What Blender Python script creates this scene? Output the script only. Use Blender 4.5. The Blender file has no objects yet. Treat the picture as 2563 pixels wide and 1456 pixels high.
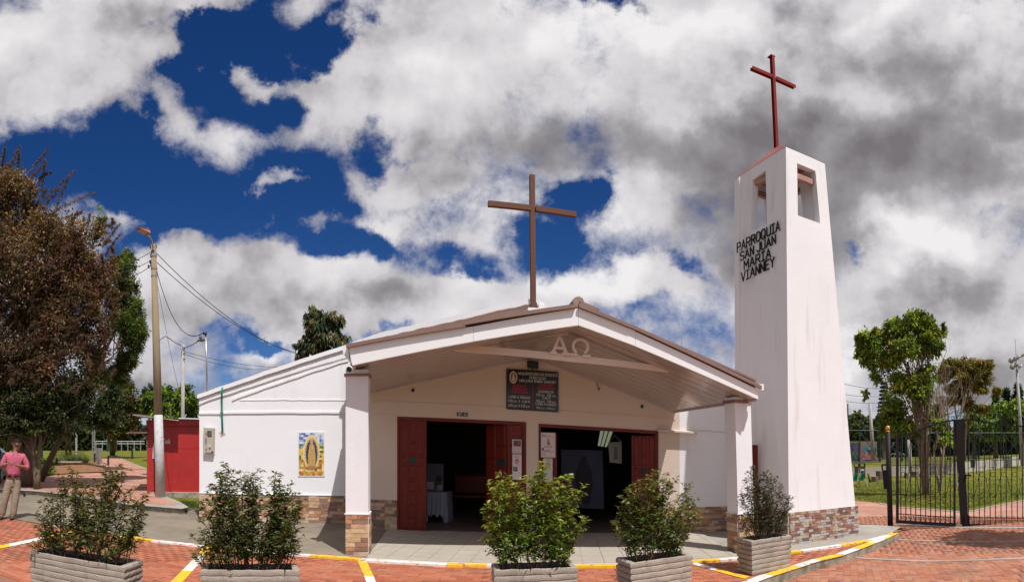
import bpy, bmesh, math, random
import numpy as np
from math import sin, cos, pi, radians, tan, atan2, sqrt
from mathutils import Vector, Matrix
random.seed(7); rng = np.random.default_rng(7)
S = bpy.context.scene
COL = S.collection
# ------------------------------------------------------------------ camera
F, X0, Y0, E = 1332.0, 1281.5, 1118.0, 1.65
cam = bpy.data.cameras.new('camera'); camo = bpy.data.objects.new('camera', cam); COL.objects.link(camo)
cam.type = 'PANO'; cam.panorama_type = 'CENTRAL_CYLINDRICAL'
cam.central_cylindrical_range_u_min = -X0/F; cam.central_cylindrical_range_u_max = X0/F
cam.central_cylindrical_range_v_min = -(1456-Y0)/F; cam.central_cylindrical_range_v_max = Y0/F
cam.central_cylindrical_radius = 1.0
cam.clip_start = 0.05; cam.clip_end = 2000
camo.location = (0, 0, E); camo.rotation_euler = (pi/2, 0, 0); S.camera = camo
# ------------------------------------------------------------------ light
SUN_EL, SUN_AZ = radians(61), radians(38)      # azimuth from straight behind the camera towards its right
sd = Vector((sin(SUN_AZ)*cos(SUN_EL), -cos(SUN_AZ)*cos(SUN_EL), sin(SUN_EL)))
sl = bpy.data.lights.new('sun', 'SUN'); sl.energy = 4.8; sl.angle = radians(.53); sl.color = (1, .965, .92)
so = bpy.data.objects.new('sun', sl); COL.objects.link(so)
so.rotation_euler = sd.to_track_quat('Z', 'Y').to_euler(); so.location = (3, -5, 12)
S.view_settings.view_transform = 'Standard'; S.view_settings.look = 'None'
S.view_settings.exposure = 0.0; S.view_settings.gamma = 1; S.view_settings.use_curve_mapping = False
S.cycles.max_bounces = 7; S.cycles.transparent_max_bounces = 6; S.cycles.diffuse_bounces = 4
S.cycles.use_denoising = True
# ------------------------------------------------------------------ world: Nishita sky with a layer of broken cloud
W = bpy.data.worlds.new('World'); S.world = W; W.use_nodes = True
wt = W.node_tree; wn = wt.nodes; wl = wt.links; wn.clear()
def N(t, **k):
    n = wn.new(t)
    for a, b in k.items(): setattr(n, a, b)
    return n
def wm(op, a, b=None, c=None, clamp=False):
    n = N('ShaderNodeMath', operation=op, use_clamp=clamp)
    for i, v in enumerate((a, b, c)):
        if v is None: continue
        if isinstance(v, (int, float)): n.inputs[i].default_value = v
        else: wl.new(v, n.inputs[i])
    return n.outputs[0]
sky = N('ShaderNodeTexSky', sky_type='NISHITA', sun_disc=False, sun_elevation=SUN_EL, sun_rotation=pi-SUN_AZ)
sky.altitude = 2600; sky.dust_density = .3; sky.ozone_density = 3.5
tc = N('ShaderNodeTexCoord'); sp = N('ShaderNodeSeparateXYZ'); wl.new(tc.outputs['Generated'], sp.inputs[0])
dx, dy, dz = sp.outputs
u = wm('ARCTAN2', dx, dy)
hr = wm('SQRT', wm('ADD', wm('MULTIPLY', dx, dx), wm('MULTIPLY', dy, dy)))
v = wm('DIVIDE', wm('MAXIMUM', dz, -.05), wm('MAXIMUM', hr, .02))
v = wm('MINIMUM', v, 6.0)
uv = N('ShaderNodeCombineXYZ'); wl.new(u, uv.inputs[0]); wl.new(v, uv.inputs[1])
zz = wm('ADD', wm('MAXIMUM', dz, 0), .34)
pl = N('ShaderNodeCombineXYZ'); wl.new(wm('DIVIDE', dx, zz), pl.inputs[0]); wl.new(wm('DIVIDE', dy, zz), pl.inputs[1])
pl.inputs[2].default_value = 3.7
def noise(vec, sc, det, rough, dist=0, lac=2.1, off=(0, 0, 0)):
    if off != (0, 0, 0):
        m = N('ShaderNodeVectorMath', operation='ADD'); wl.new(vec, m.inputs[0]); m.inputs[1].default_value = off; vec = m.outputs[0]
    n = N('ShaderNodeTexNoise'); wl.new(vec, n.inputs['Vector'])
    n.inputs['Scale'].default_value = sc; n.inputs['Detail'].default_value = det
    n.inputs['Roughness'].default_value = rough; n.inputs['Distortion'].default_value = dist
    n.inputs['Lacunarity'].default_value = lac
    return n.outputs['Fac']
# warp the blob coordinates so that cloud edges break up
wnz = N('ShaderNodeTexNoise'); wl.new(uv.outputs[0], wnz.inputs['Vector']); wnz.inputs['Scale'].default_value = 4.5; wnz.inputs['Detail'].default_value = 6; wnz.inputs['Roughness'].default_value = .6
ws = N('ShaderNodeVectorMath', operation='MULTIPLY_ADD'); wl.new(wnz.outputs['Color'], ws.inputs[0])
ws.inputs[1].default_value = (.36, .26, 0); 
wo = N('ShaderNodeVectorMath', operation='ADD'); wl.new(uv.outputs[0], wo.inputs[0]); wo.inputs[1].default_value = (-.18, -.13, 0)
wl.new(wo.outputs[0], ws.inputs[2]); UVW = ws.outputs[0]
def blobs(lst, vec):
    tot = None
    for (x, y, rx, ry, amp) in lst:
        cx, cy, sx, sy = (x-X0)/F, (Y0-y)/F, F/rx, F/ry
        m = N('ShaderNodeVectorMath', operation='MULTIPLY_ADD'); wl.new(vec, m.inputs[0])
        m.inputs[1].default_value = (sx, sy, 0); m.inputs[2].default_value = (-cx*sx, -cy*sy, 0)
        l = N('ShaderNodeVectorMath', operation='LENGTH'); wl.new(m.outputs[0], l.inputs[0])
        mr = N('ShaderNodeMapRange', interpolation_type='SMOOTHSTEP'); wl.new(l.outputs['Value'], mr.inputs[0])
        mr.inputs[1].default_value = .1; mr.inputs[2].default_value = 1.5
        mr.inputs[3].default_value = amp*1.1; mr.inputs[4].default_value = 0
        tot = mr.outputs[0] if tot is None else wm('ADD', tot, mr.outputs[0])
    return tot
CLEAR = [(650, 75, 230, 80, 1.0), (470, 130, 70, 90, .8), (860, 90, 70, 70, .8), (610, 240, 210, 60, .9), (430, 200, 100, 50, .5), (200, 390, 260, 110, 1.1),
         (520, 500, 300, 140, 1.2), (850, 500, 180, 130, .7), (980, 375, 70, 70, .7), (1500, 10, 150, 25, .7), (900, 10, 60, 40, .5), (1290, 260, 110, 80, .62), (1230, 190, 90, 40, .4),
         (1440, 480, 90, 60, .85), (1370, 600, 70, 75, .75), (1150, 640, 150, 50, .7), (880, 630, 110, 45, .6), (2120, 620, 60, 40, .7), (1210, 690, 90, 30, .45),
         (1690, 660, 90, 40, .7), (640, 862, 80, 18, .7), (730, 250, 110, 60, .7), (920, 850, 90, 22, .55), (330, 330, 90, 40, .5), (1500, 470, 50, 40, .5)]
CLOUDS = [(160, 110, 260, 120, .9), (380, 15, 280, 35, .8), (860, 230, 260, 70, .9), (1150, 180, 260, 200, .8), (690, 450, 80, 28, 1.0), (620, 160, 80, 30, .5),
          (780, 530, 85, 45, 1.1), (1000, 460, 140, 50, .9), (950, 560, 80, 45, .7), (420, 650, 130, 70, 1.0), (330, 540, 70, 30, .5), (620, 720, 300, 70, 1.0),
          (1150, 750, 300, 50, .9), (1560, 700, 160, 60, .9), (2050, 250, 550, 260, 1.0), (2300, 700, 300, 250, .7), (700, 800, 500, 40, .5), (300, 520, 90, 20, .4), (2500, 780, 160, 120, .9), (2450, 950, 200, 80, .6), (2200, 560, 200, 60, .5)]
nA = noise(pl.outputs[0], 2.2, 6, .56, .2)
nB = noise(uv.outputs[0], 5.0, 8, .63, .15)
dens = wm('ADD', wm('MULTIPLY', wm('SUBTRACT', nA, .5), 1.5), wm('MULTIPLY', wm('SUBTRACT', nB, .5), 3.2))
dens = wm('ADD', dens, .20)
dens = wm('SUBTRACT', wm('ADD', dens, blobs(CLOUDS, UVW)), blobs(CLEAR, UVW))
mr = N('ShaderNodeMapRange', interpolation_type='SMOOTHSTEP'); wl.new(dens, mr.inputs[0])
mr.inputs[1].default_value = -.42; mr.inputs[2].default_value = .55; alpha = mr.outputs[0]
# cloud shade: self-relief towards the sun plus broad grey bases
nC = noise(uv.outputs[0], 3.4, 5, .50, 0, off=(7, 3, 1)); nC2 = noise(uv.outputs[0], 3.4, 5, .50, 0, off=(7.018, 2.945, 1))
relief = wm('MULTIPLY', wm('SUBTRACT', nC, nC2), 1.9)
GREY = [(1750, 420, 200, 120, .14), (2200, 540, 260, 70, .12), (2060, 420, 330, 130, .40), (1640, 330, 330, 110, .30), (2400, 350, 260, 160, .3), (2330, 790, 260, 90, .33), (1950, 600, 220, 90, .34),
        (2300, 980, 400, 60, .3), (560, 930, 300, 40, .28), (900, 760, 200, 30, .15), (1700, 860, 260, 40, .20), (2350, 150, 200, 60, .16), (1300, 380, 240, 60, .12), (300, 60, 160, 60, .12)]
WHITE = [(1760, 60, 200, 70, .35), (2330, 620, 160, 60, .42), (1480, 690, 110, 50, .3), (1400, 90, 140, 90, .2), (700, 880, 160, 30, .3), (2180, 40, 150, 40, .2), (420, 680, 90, 60, .2), (2130, 880, 40, 40, .3), (1080, 140, 120, 60, .15)]
sh = wm('ADD', wm('MULTIPLY', wm('SUBTRACT', noise(uv.outputs[0], 2.4, 5, .48, .1, off=(2, 9, 4)), .5), .60), relief)
sh = wm('ADD', wm('ADD', sh, .67), wm('SUBTRACT', blobs(WHITE, UVW), blobs(GREY, UVW)))
sh = wm('ADD', sh, wm('MULTIPLY', wm('SUBTRACT', .8, alpha), .10))
cr = N('ShaderNodeValToRGB'); wl.new(sh, cr.inputs[0])
el = cr.color_ramp.elements; el[0].position = .05; el[0].color = (.20, .185, .20, 1); el[1].position = 1; el[1].color = (.93, .91, .92, 1)
e = el.new(.36); e.color = (.36, .345, .36, 1)
e = el.new(.62); e.color = (.68, .655, .68, 1)
hs = N('ShaderNodeHueSaturation'); wl.new(sky.outputs[0], hs.inputs['Color']); hs.inputs['Saturation'].default_value = 1.30; hs.inputs['Hue'].default_value = .512
b1 = N('ShaderNodeBackground'); wl.new(hs.outputs[0], b1.inputs[0]); b1.inputs[1].default_value = .074
b2 = N('ShaderNodeBackground'); wl.new(cr.outputs[0], b2.inputs[0]); b2.inputs[1].default_value = .94
mx = N('ShaderNodeMixShader'); wl.new(alpha, mx.inputs[0]); wl.new(b1.outputs[0], mx.inputs[1]); wl.new(b2.outputs[0], mx.inputs[2])
ow = N('ShaderNodeOutputWorld'); wl.new(mx.outputs[0], ow.inputs[0])
W.cycles.sampling_method = 'MANUAL'; W.cycles.sample_map_resolution = 512
# ------------------------------------------------------------------ placing helpers
CAM = Vector((0, 0, E))
def th(x): return (x-X0)/F
def G(x, y, z=0.0):                       # point at height z seen at photograph position (x, y)
    r = (E-z)*F/(y-Y0); return Vector((r*sin(th(x)), r*cos(th(x)), z))
def R(x, y, r): return Vector((r*sin(th(x)), r*cos(th(x)), E+(Y0-y)/F*r))
class Plane:
    def __init__(s, p, q, up=Vector((0, 0, 1))):
        s.p = Vector(p); s.d = (Vector(q)-s.p).normalized(); s.up = Vector(up).normalized()
        s.n = s.d.cross(s.up).normalized()
        if s.n.dot(CAM-s.p) < 0: s.n = -s.n
    def at(s, x, y, off=0.0):
        d = Vector((sin(th(x)), cos(th(x)), (Y0-y)/F))
        t = (s.p+s.n*off-CAM).dot(s.n)/d.dot(s.n); return CAM+d*t
    def uv(s, P): P = P-s.p; return P.dot(s.d), P.dot(s.up)
    def pt(s, u, v, off=0.0): return s.p+s.d*u+s.up*v+s.n*off
# ------------------------------------------------------------------ materials
MATS = {}
def mat(name, col=(.5, .5, .5), rough=.7, var=.12, scale=6, bump=.15, bscale=40, metal=0, attr=False, spec=.5, trans=0, stain=None, emit=None, coat=0, detail=5, stretch=(1, 1, 1)):
    if name in MATS: return MATS[name]
    m = bpy.data.materials.new(name); m.use_nodes = True; t = m.node_tree; n = t.nodes; l = t.links
    b = n['Principled BSDF']; b.inputs['Roughness'].default_value = rough; b.inputs['Metallic'].default_value = metal
    b.inputs['Specular IOR Level'].default_value = spec if rough < .8 else min(spec, .25); b.inputs['Coat Weight'].default_value = coat
    tcn = n.new('ShaderNodeTexCoord'); geo = n.new('ShaderNodeNewGeometry')
    mp = n.new('ShaderNodeMapping'); l.new(geo.outputs['Position'], mp.inputs[0]); mp.inputs['Scale'].default_value = stretch
    no = n.new('ShaderNodeTexNoise'); l.new(mp.outputs[0], no.inputs['Vector']); no.inputs['Scale'].default_value = scale; no.inputs['Detail'].default_value = detail
    no.inputs['Roughness'].default_value = .62
    r = n.new('ShaderNodeMapRange'); l.new(no.outputs['Fac'], r.inputs[0]); r.inputs[1].default_value = .25; r.inputs[2].default_value = .75
    r.inputs[3].default_value = 1-var; r.inputs[4].default_value = 1+var
    mul = n.new('ShaderNodeMix'); mul.data_type = 'RGBA'; mul.blend_type = 'MULTIPLY'; mul.inputs[0].default_value = 1
    if attr:
        a = n.new('ShaderNodeAttribute'); a.attribute_name = 'Col'; l.new(a.outputs['Color'], mul.inputs[6])
    else: mul.inputs[6].default_value = (*col, 1)
    l.new(r.outputs[0], mul.inputs[7]); out = mul.outputs[2]
    if stain:                                # (colour, scale, low, high, stretch)
        sc, ss, lo, hi, st = stain
        mp2 = n.new('ShaderNodeMapping'); l.new(geo.outputs['Position'], mp2.inputs[0]); mp2.inputs['Scale'].default_value = st
        n2 = n.new('ShaderNodeTexNoise'); l.new(mp2.outputs[0], n2.inputs['Vector']); n2.inputs['Scale'].default_value = ss; n2.inputs['Detail'].default_value = 7
        n2.inputs['Roughness'].default_value = .65
        r2 = n.new('ShaderNodeMapRange'); l.new(n2.outputs['Fac'], r2.inputs[0]); r2.inputs[1].default_value = lo; r2.inputs[2].default_value = hi
        mm = n.new('ShaderNodeMix'); mm.data_type = 'RGBA'; l.new(r2.outputs[0], mm.inputs[0]); l.new(out, mm.inputs[6]); mm.inputs[7].default_value = (*sc, 1)
        out = mm.outputs[2]
    l.new(out, b.inputs['Base Color'])
    if bump:
        nb = n.new('ShaderNodeTexNoise'); l.new(geo.outputs['Position'], nb.inputs['Vector']); nb.inputs['Scale'].default_value = bscale; nb.inputs['Detail'].default_value = 4
        bp = n.new('ShaderNodeBump'); bp.inputs['Strength'].default_value = bump; bp.inputs['Distance'].default_value = .02; l.new(nb.outputs['Fac'], bp.inputs['Height'])
        l.new(bp.outputs[0], b.inputs['Normal'])
    if emit: b.inputs['Emission Color'].default_value = (*emit[0], 1); b.inputs['Emission Strength'].default_value = emit[1]
    if trans:
        tr = n.new('ShaderNodeBsdfTranslucent'); ms = n.new('ShaderNodeMixShader'); ms.inputs[0].default_value = trans
        hs = n.new('ShaderNodeMix'); hs.data_type = 'RGBA'; hs.blend_type = 'MULTIPLY'; hs.inputs[0].default_value = 1; l.new(out, hs.inputs[6]); hs.inputs[7].default_value = (1.5, 1.5, .6, 1)
        l.new(hs.outputs[2], tr.inputs[0]); l.new(b.outputs[0], ms.inputs[1]); l.new(tr.outputs[0], ms.inputs[2]); l.new(ms.outputs[0], n['Material Output'].inputs[0])
    MATS[name] = m; return m
white = mat('white_paint', (.79, .785, .81), .75, .035, 1.3, .12, 14, stain=((.60, .56, .53), 2.6, .58, .92, (1.4, 1.4, .2)))
porchbounce = mat('porch_bounce_paint', (.66, .545, .45), .7, .03, 1.3, .2, 14, stain=((.66, .60, .53), 2.0, .6, 1.0, (1, 1, .4)))  # warm bounced light under the porch is put into this wall colour
fascw = mat('fascia_paint', (.90, .89, .90), .45, .02, 2, .08, 10, stain=((.6, .57, .55), 5, .66, .9, (.6, .6, 2)))
towerw = mat('tower_paint', (.78, .77, .785), .72, .04, 1.2, .12, 11, stain=((.52, .47, .43), 2.4, .56, .88, (2.2, 2.2, .16)))
soffm = mat('soffit_pvc', (.42, .345, .315), .14, .05, 2, .03, 6, spec=.6)
trim = mat('roof_trim', (.25, .155, .13), .55, .12, 5, .1, 20)
redroof = mat('red_roof', (.33, .085, .06), .5, .2, 3, .1, 20, stain=((.42, .22, .19), 2, .5, .8, (1, 1, 1)))
wood = mat('red_wood', (.155, .018, .010), .35, .25, 9, .12, 30, stretch=(3, 3, .35), stain=((.10, .02, .015), 4, .5, .85, (2.5, 2.5, .3)), coat=0, spec=.3)
crossm = mat('cross_brown', (.115, .040, .018), .75, .15, 6, .1, 30, stain=((.5, .42, .38), 9, .73, .76, (1, 1, 1)))
crossr = mat('cross_red', (.20, .010, .007), .8, .18, 6, .1, 30)
conc = mat('concrete', (.36, .325, .28), .85, .16, 1.4, .35, 45, stain=((.22, .20, .175), 1.2, .45, .8, (1, 1, 1)), detail=9)
asph = mat('drive_concrete', (.25, .205, .155), .85, .22, .8, .4, 40, stain=((.125, .11, .09), .6, .42, .72, (1, 1, 1)), detail=9)
tilem = mat('floor_tile', (.40, .355, .295), .75, .10, 3, .12, 60, detail=9)
grout = mat('grout', (.62, .57, .50), .9, .1, 9)
mossy = mat('kerb_side', (.33, .29, .22), .9, .3, 5, .5, 30, stain=((.10, .095, .06), 4, .45, .7, (1, 1, 1)))
ypaint = mat('yellow_paint', (.85, .50, .015), .6, .08, 9, .15, 60, stain=((.40, .20, .11), 13, .53, .62, (1, 1, 1)))
wpaint = mat('white_line_paint', (.78, .75, .71), .6, .08, 9, .15, 60, stain=((.38, .24, .18), 13, .53, .63, (1, 1, 1)))
brickm = mat('paving_brick', attr=True, rough=.82, var=.16, scale=14, bump=.35, bscale=70, stain=((.16, .10, .07), 1.3, .54, .86, (1, 1, 1)))
mortar = mat('mortar_bed', (.26, .13, .085), .95, .25, 10)
planterm = mat('planter_cement', (.34, .295, .25), .8, .16, 5, .35, 50, stain=((.17, .145, .12), 6, .52, .8, (1, 1, .5)))
soil = mat('soil', (.03, .022, .016), .95, .4, 20, .6, 60)
leafm = mat('leaf', attr=True, rough=.38, var=.25, scale=9, bump=0, trans=.25, spec=.5)
treel = mat('tree_leaf', attr=True, rough=.6, var=.35, scale=1.6, bump=0, trans=.32, spec=.25)
stemm = mat('stem', (.10, .06, .035), .8, .3, 20, .2, 60)
bark = mat('bark', (.15, .105, .075), .9, .35, 6, .6, 25, stretch=(2, 2, .6))
palebark = mat('pale_bark', (.28, .21, .155), .9, .35, 5, .5, 22, stretch=(2, 2, .6))
blackm = mat('black_iron', (.010, .007, .008), .6, .2, 6, .1, 30, spec=.25)
steel = mat('steel', (.42, .41, .40), .38, .12, 6, .05, 30, metal=.8)
pvc = mat('black_plastic', (.02, .02, .022), .35, .1, 5)
greym = mat('grey_metal', (.36, .35, .33), .5, .1, 6, .05, 30)
polec = mat('pole_concrete', (.30, .235, .15), .85, .2, 2, .3, 30, stretch=(2, 2, .3), stain=((.19, .13, .06), 3, .5, .8, (3, 3, .25)))
poleg = mat('pole_grey_paint', (.47, .47, .47), .7, .15, 8, .3, 40, stain=((.20, .18, .17), 10, .60, .68, (1, 1, .6)))
kred = mat('kiosk_red', (.38, .022, .020), .42, .14, 3, .1, 8, stain=((.24, .02, .02), 3, .5, .85, (1, 1, .5)))
tin = mat('old_tin', (.33, .29, .25), .6, .3, 4, .2, 20)
conduit = mat('green_conduit', (.005, .26, .17), .45, .1, 6)
boardk = mat('sign_black', (.012, .010, .010), .22, .2, 4, 0)
lettw = mat('letter_white', (.75, .73, .72), .5, .02, 4, 0)
lettr = mat('letter_red', (.60, .02, .06), .5, .02, 4, 0)
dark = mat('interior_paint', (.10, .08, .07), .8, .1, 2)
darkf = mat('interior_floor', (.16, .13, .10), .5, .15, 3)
gfence = mat('green_fence_paint', (.004, .028, .020), .5, .2, 5)
cloth = mat('table_cloth', (.34, .34, .42), .85, .06, 9, .2, 50)
# ------------------------------------------------------------------ mesh builder
class MB:
    def __init__(s): s.v = []; s.f = []; s.c = []
    def add(s, vs, fs, col=None):
        o = len(s.v); s.v += [tuple(p) for p in vs]; s.f += [tuple(i+o for i in f) for f in fs]
        if col is not None: s.c += [col]*len(vs)
        return s
    def box(s, c, size, rz=0, col=None, M=None):
        c = Vector(c); hx, hy, hz = [q/2 for q in size]
        if M is None: M = Matrix.Rotation(rz, 3, 'Z')
        vs = [c+M@Vector((sx*hx, sy*hy, sz*hz)) for sz in (-1, 1) for sx, sy in ((-1, -1), (1, -1), (1, 1), (-1, 1))]
        return s.add(vs, [(3, 2, 1, 0), (4, 5, 6, 7), (0, 1, 5, 4), (1, 2, 6, 5), (2, 3, 7, 6), (3, 0, 4, 7)], col)
    def prism(s, poly, vec, col=None):
        poly = [Vector(p) for p in poly]; vec = Vector(vec); n = len(poly)
        vs = poly+[p+vec for p in poly]
        return s.add(vs, [tuple(range(n))[::-1], tuple(range(n, 2*n))]+[(i, (i+1) % n, n+(i+1) % n, n+i) for i in range(n)], col)
    def beam(s, a, b, w, h, col=None, side=None):       # box from a to b
        a = Vector(a); b = Vector(b); d = (b-a); L = d.length; d = d/L
        up = Vector((0, 0, 1)) if abs(d.z) < .9 else Vector(side or (0, 1, 0))
        sx = d.cross(up).normalized(); uz = sx.cross(d).normalized()
        M = Matrix((d, sx, uz)).transposed()
        return s.box((a+b)/2, (L, w, h), M=M, col=col)
    def tube(s, pts, rad, n=6, caps=True, col=None):
        pts = [Vector(p) for p in pts]; k = len(pts)
        if not hasattr(rad, '__len__'): rad = [rad]*k
        vs = []; pr = None
        for i, p in enumerate(pts):
            t = (pts[min(i+1, k-1)]-pts[max(i-1, 0)])
            t = t.normalized() if t.length > 1e-9 else Vector((0, 0, 1))
            if pr is None: a = t.orthogonal().normalized()
            else: a = (pr-t*pr.dot(t)); a = a.normalized() if a.length > 1e-6 else t.orthogonal().normalized()
            pr = a; b = t.cross(a)
            vs += [p+(a*cos(2*pi*j/n)+b*sin(2*pi*j/n))*rad[i] for j in range(n)]
        fs = [(i*n+j, i*n+(j+1) % n, (i+1)*n+(j+1) % n, (i+1)*n+j) for i in range(k-1) for j in range(n)]
        if caps: fs += [tuple(range(n))[::-1], tuple(range((k-1)*n, k*n))]
        return s.add(vs, fs, col)
    def ell(s, c, r, nu=12, nv=8, M=None, col=None):
        c = Vector(c); vs = []; M = M or Matrix.Identity(3)
        for i in range(nv+1):
            a = pi*i/nv
            for j in range(nu):
                b = 2*pi*j/nu; vs.append(c+M@Vector((r[0]*sin(a)*cos(b), r[1]*sin(a)*sin(b), r[2]*cos(a))))
        return s.add(vs, [(i*nu+j, (i+1)*nu+j, (i+1)*nu+(j+1) % nu, i*nu+(j+1) % nu) for i in range(nv) for j in range(nu)], col)
    def lathe(s, c, prof, n=16, M=None, col=None):
        c = Vector(c); M = M or Matrix.Identity(3)
        vs = [c+M@Vector((r*cos(2*pi*j/n), r*sin(2*pi*j/n), z)) for r, z in prof for j in range(n)]; k = len(prof)
        fs = [(i*n+j, i*n+(j+1) % n, (i+1)*n+(j+1) % n, (i+1)*n+j) for i in range(k-1) for j in range(n)]
        return s.add(vs, fs+[tuple(range(n))[::-1], tuple(range((k-1)*n, k*n))], col)
    def build(s, name, m, parent=None, smooth=False, bevel=0, **props):
        o0 = Vector((0, 0, 0))
        if parent is not None: o0 = wloc(parent)
        elif s.v:
            a = np.array(s.v); o0 = Vector(((a[:, 0].min()+a[:, 0].max())/2, (a[:, 1].min()+a[:, 1].max())/2, a[:, 2].min()))
        me = bpy.data.meshes.new(name); me.from_pydata([tuple(Vector(p)-o0) for p in s.v], [], s.f)
        if len(s.c) == len(s.v) and s.c:
            at = me.color_attributes.new('Col', 'FLOAT_COLOR', 'POINT')
            at.data.foreach_set('color', np.array([(*c[:3], 1) for c in s.c], dtype=np.float32).ravel())
        me.materials.append(m)
        if bevel:
            bm = bmesh.new(); bm.from_mesh(me)
            bmesh.ops.bevel(bm, geom=bm.edges[:], offset=bevel, segments=1, affect='EDGES', clamp_overlap=True)
            bm.to_mesh(me); bm.free()
        if smooth: me.polygons.foreach_set('use_smooth', [True]*len(me.polygons))
        o = bpy.data.objects.new(name, me); COL.objects.link(o)
        if parent is not None: o.parent = parent
        else: o.location = o0
        for k, v in props.items(): o[k] = v
        return o
def wloc(o):
    p = Vector((0, 0, 0))
    while o is not None: p += o.location; o = o.parent
    return p
def thing(name, label, cat, loc=(0, 0, 0), group=None):
    o = bpy.data.objects.new(name, None); COL.objects.link(o); o.location = loc; o.empty_display_size = .2
    o['label'] = label; o['category'] = cat
    if group: o['group'] = group
    return o
def tag(o, label, cat, group=None):
    o['label'] = label; o['category'] = cat
    if group: o['group'] = group
    return o
def copy_tree(o, parent=None):
    c = o.copy(); COL.objects.link(c)
    if parent: c.parent = parent
    for ch in o.children: copy_tree(ch, c)
    return c
def from_np(name, V, Fq, m, parent, col=None, smooth=False, **props):   # fast quad mesh
    o0 = wloc(parent) if parent is not None else Vector((0, 0, 0))
    me = bpy.data.meshes.new(name); V = np.asarray(V, dtype=np.float32)-np.array(o0, dtype=np.float32)
    me.vertices.add(len(V)); me.vertices.foreach_set('co', V.ravel())
    k = Fq.shape[1]; me.loops.add(Fq.size); me.loops.foreach_set('vertex_index', Fq.ravel().astype(np.int32))
    me.polygons.add(len(Fq)); me.polygons.foreach_set('loop_start', np.arange(len(Fq), dtype=np.int32)*k)
    me.update(calc_edges=True)
    if col is not None:
        at = me.color_attributes.new('Col', 'FLOAT_COLOR', 'POINT')
        at.data.foreach_set('color', np.concatenate([col, np.ones((len(col), 1))], 1).astype(np.float32).ravel())
    me.materials.append(m); o = bpy.data.objects.new(name, me); COL.objects.link(o)
    if parent is not None: o.parent = parent
    for a, b in props.items(): o[a] = b
    return o
def norm(a): return a/np.maximum(np.linalg.norm(a, axis=1, keepdims=True), 1e-9)
def leaves(name, C, D, L, Wd, col, m, parent, droop=.15, **props):
    n = len(C); D = norm(D); up = np.tile([0, 0, 1.], (n, 1))+rng.normal(0, .5, (n, 3)); Sd = norm(np.cross(D, up))
    L = np.broadcast_to(L, (n,))[:, None]; Wd = np.broadcast_to(Wd, (n,))[:, None]
    V = np.stack([C, C+D*L*.45+Sd*Wd, C+D*L-np.array([0, 0, 1.])*L*droop, C+D*L*.45-Sd*Wd], 1).reshape(-1, 3)
    return from_np(name, V, np.arange(4*n).reshape(n, 4), m, parent, np.repeat(col, 4, 0), **props)
def text_mb(mb, s, origin, ex, ey, size, align='CENTER', ext=.001, sx=1.0, shear=0, n=None):
    cu = bpy.data.curves.new('t', 'FONT'); cu.body = s; cu.size = 1; cu.align_x = align; cu.resolution_u = 2; cu.shear = shear
    ob = bpy.data.objects.new('t', cu); COL.objects.link(ob)
    dg = bpy.context.evaluated_depsgraph_get(); me = bpy.data.meshes.new_from_object(ob.evaluated_get(dg))
    ex = Vector(ex).normalized(); ey = Vector(ey).normalized(); nn = Vector(n) if n is not None else ex.cross(ey)
    w = (ex.cross(ey)).dot(nn)
    vs = [Vector(origin)+ex*v.co.x*size*sx+ey*v.co.y*size for v in me.vertices]
    fs = [tuple(p.vertices) for p in me.polygons]
    mb.add(vs, fs)
    bpy.data.objects.remove(ob); bpy.data.curves.remove(cu); bpy.data.meshes.remove(me)
def plate(mb, P, x0, y0, x1, y1, off=0.0, t=.01, col=None):   # flat panel on a plane, given by photograph positions
    a = P.at(x0, y0, off); b = P.at(x1, y0, off); c = P.at(x1, y1, off); d = P.at(x0, y1, off)
    mb.prism([a, b, c, d], P.n*t, col)
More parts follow.
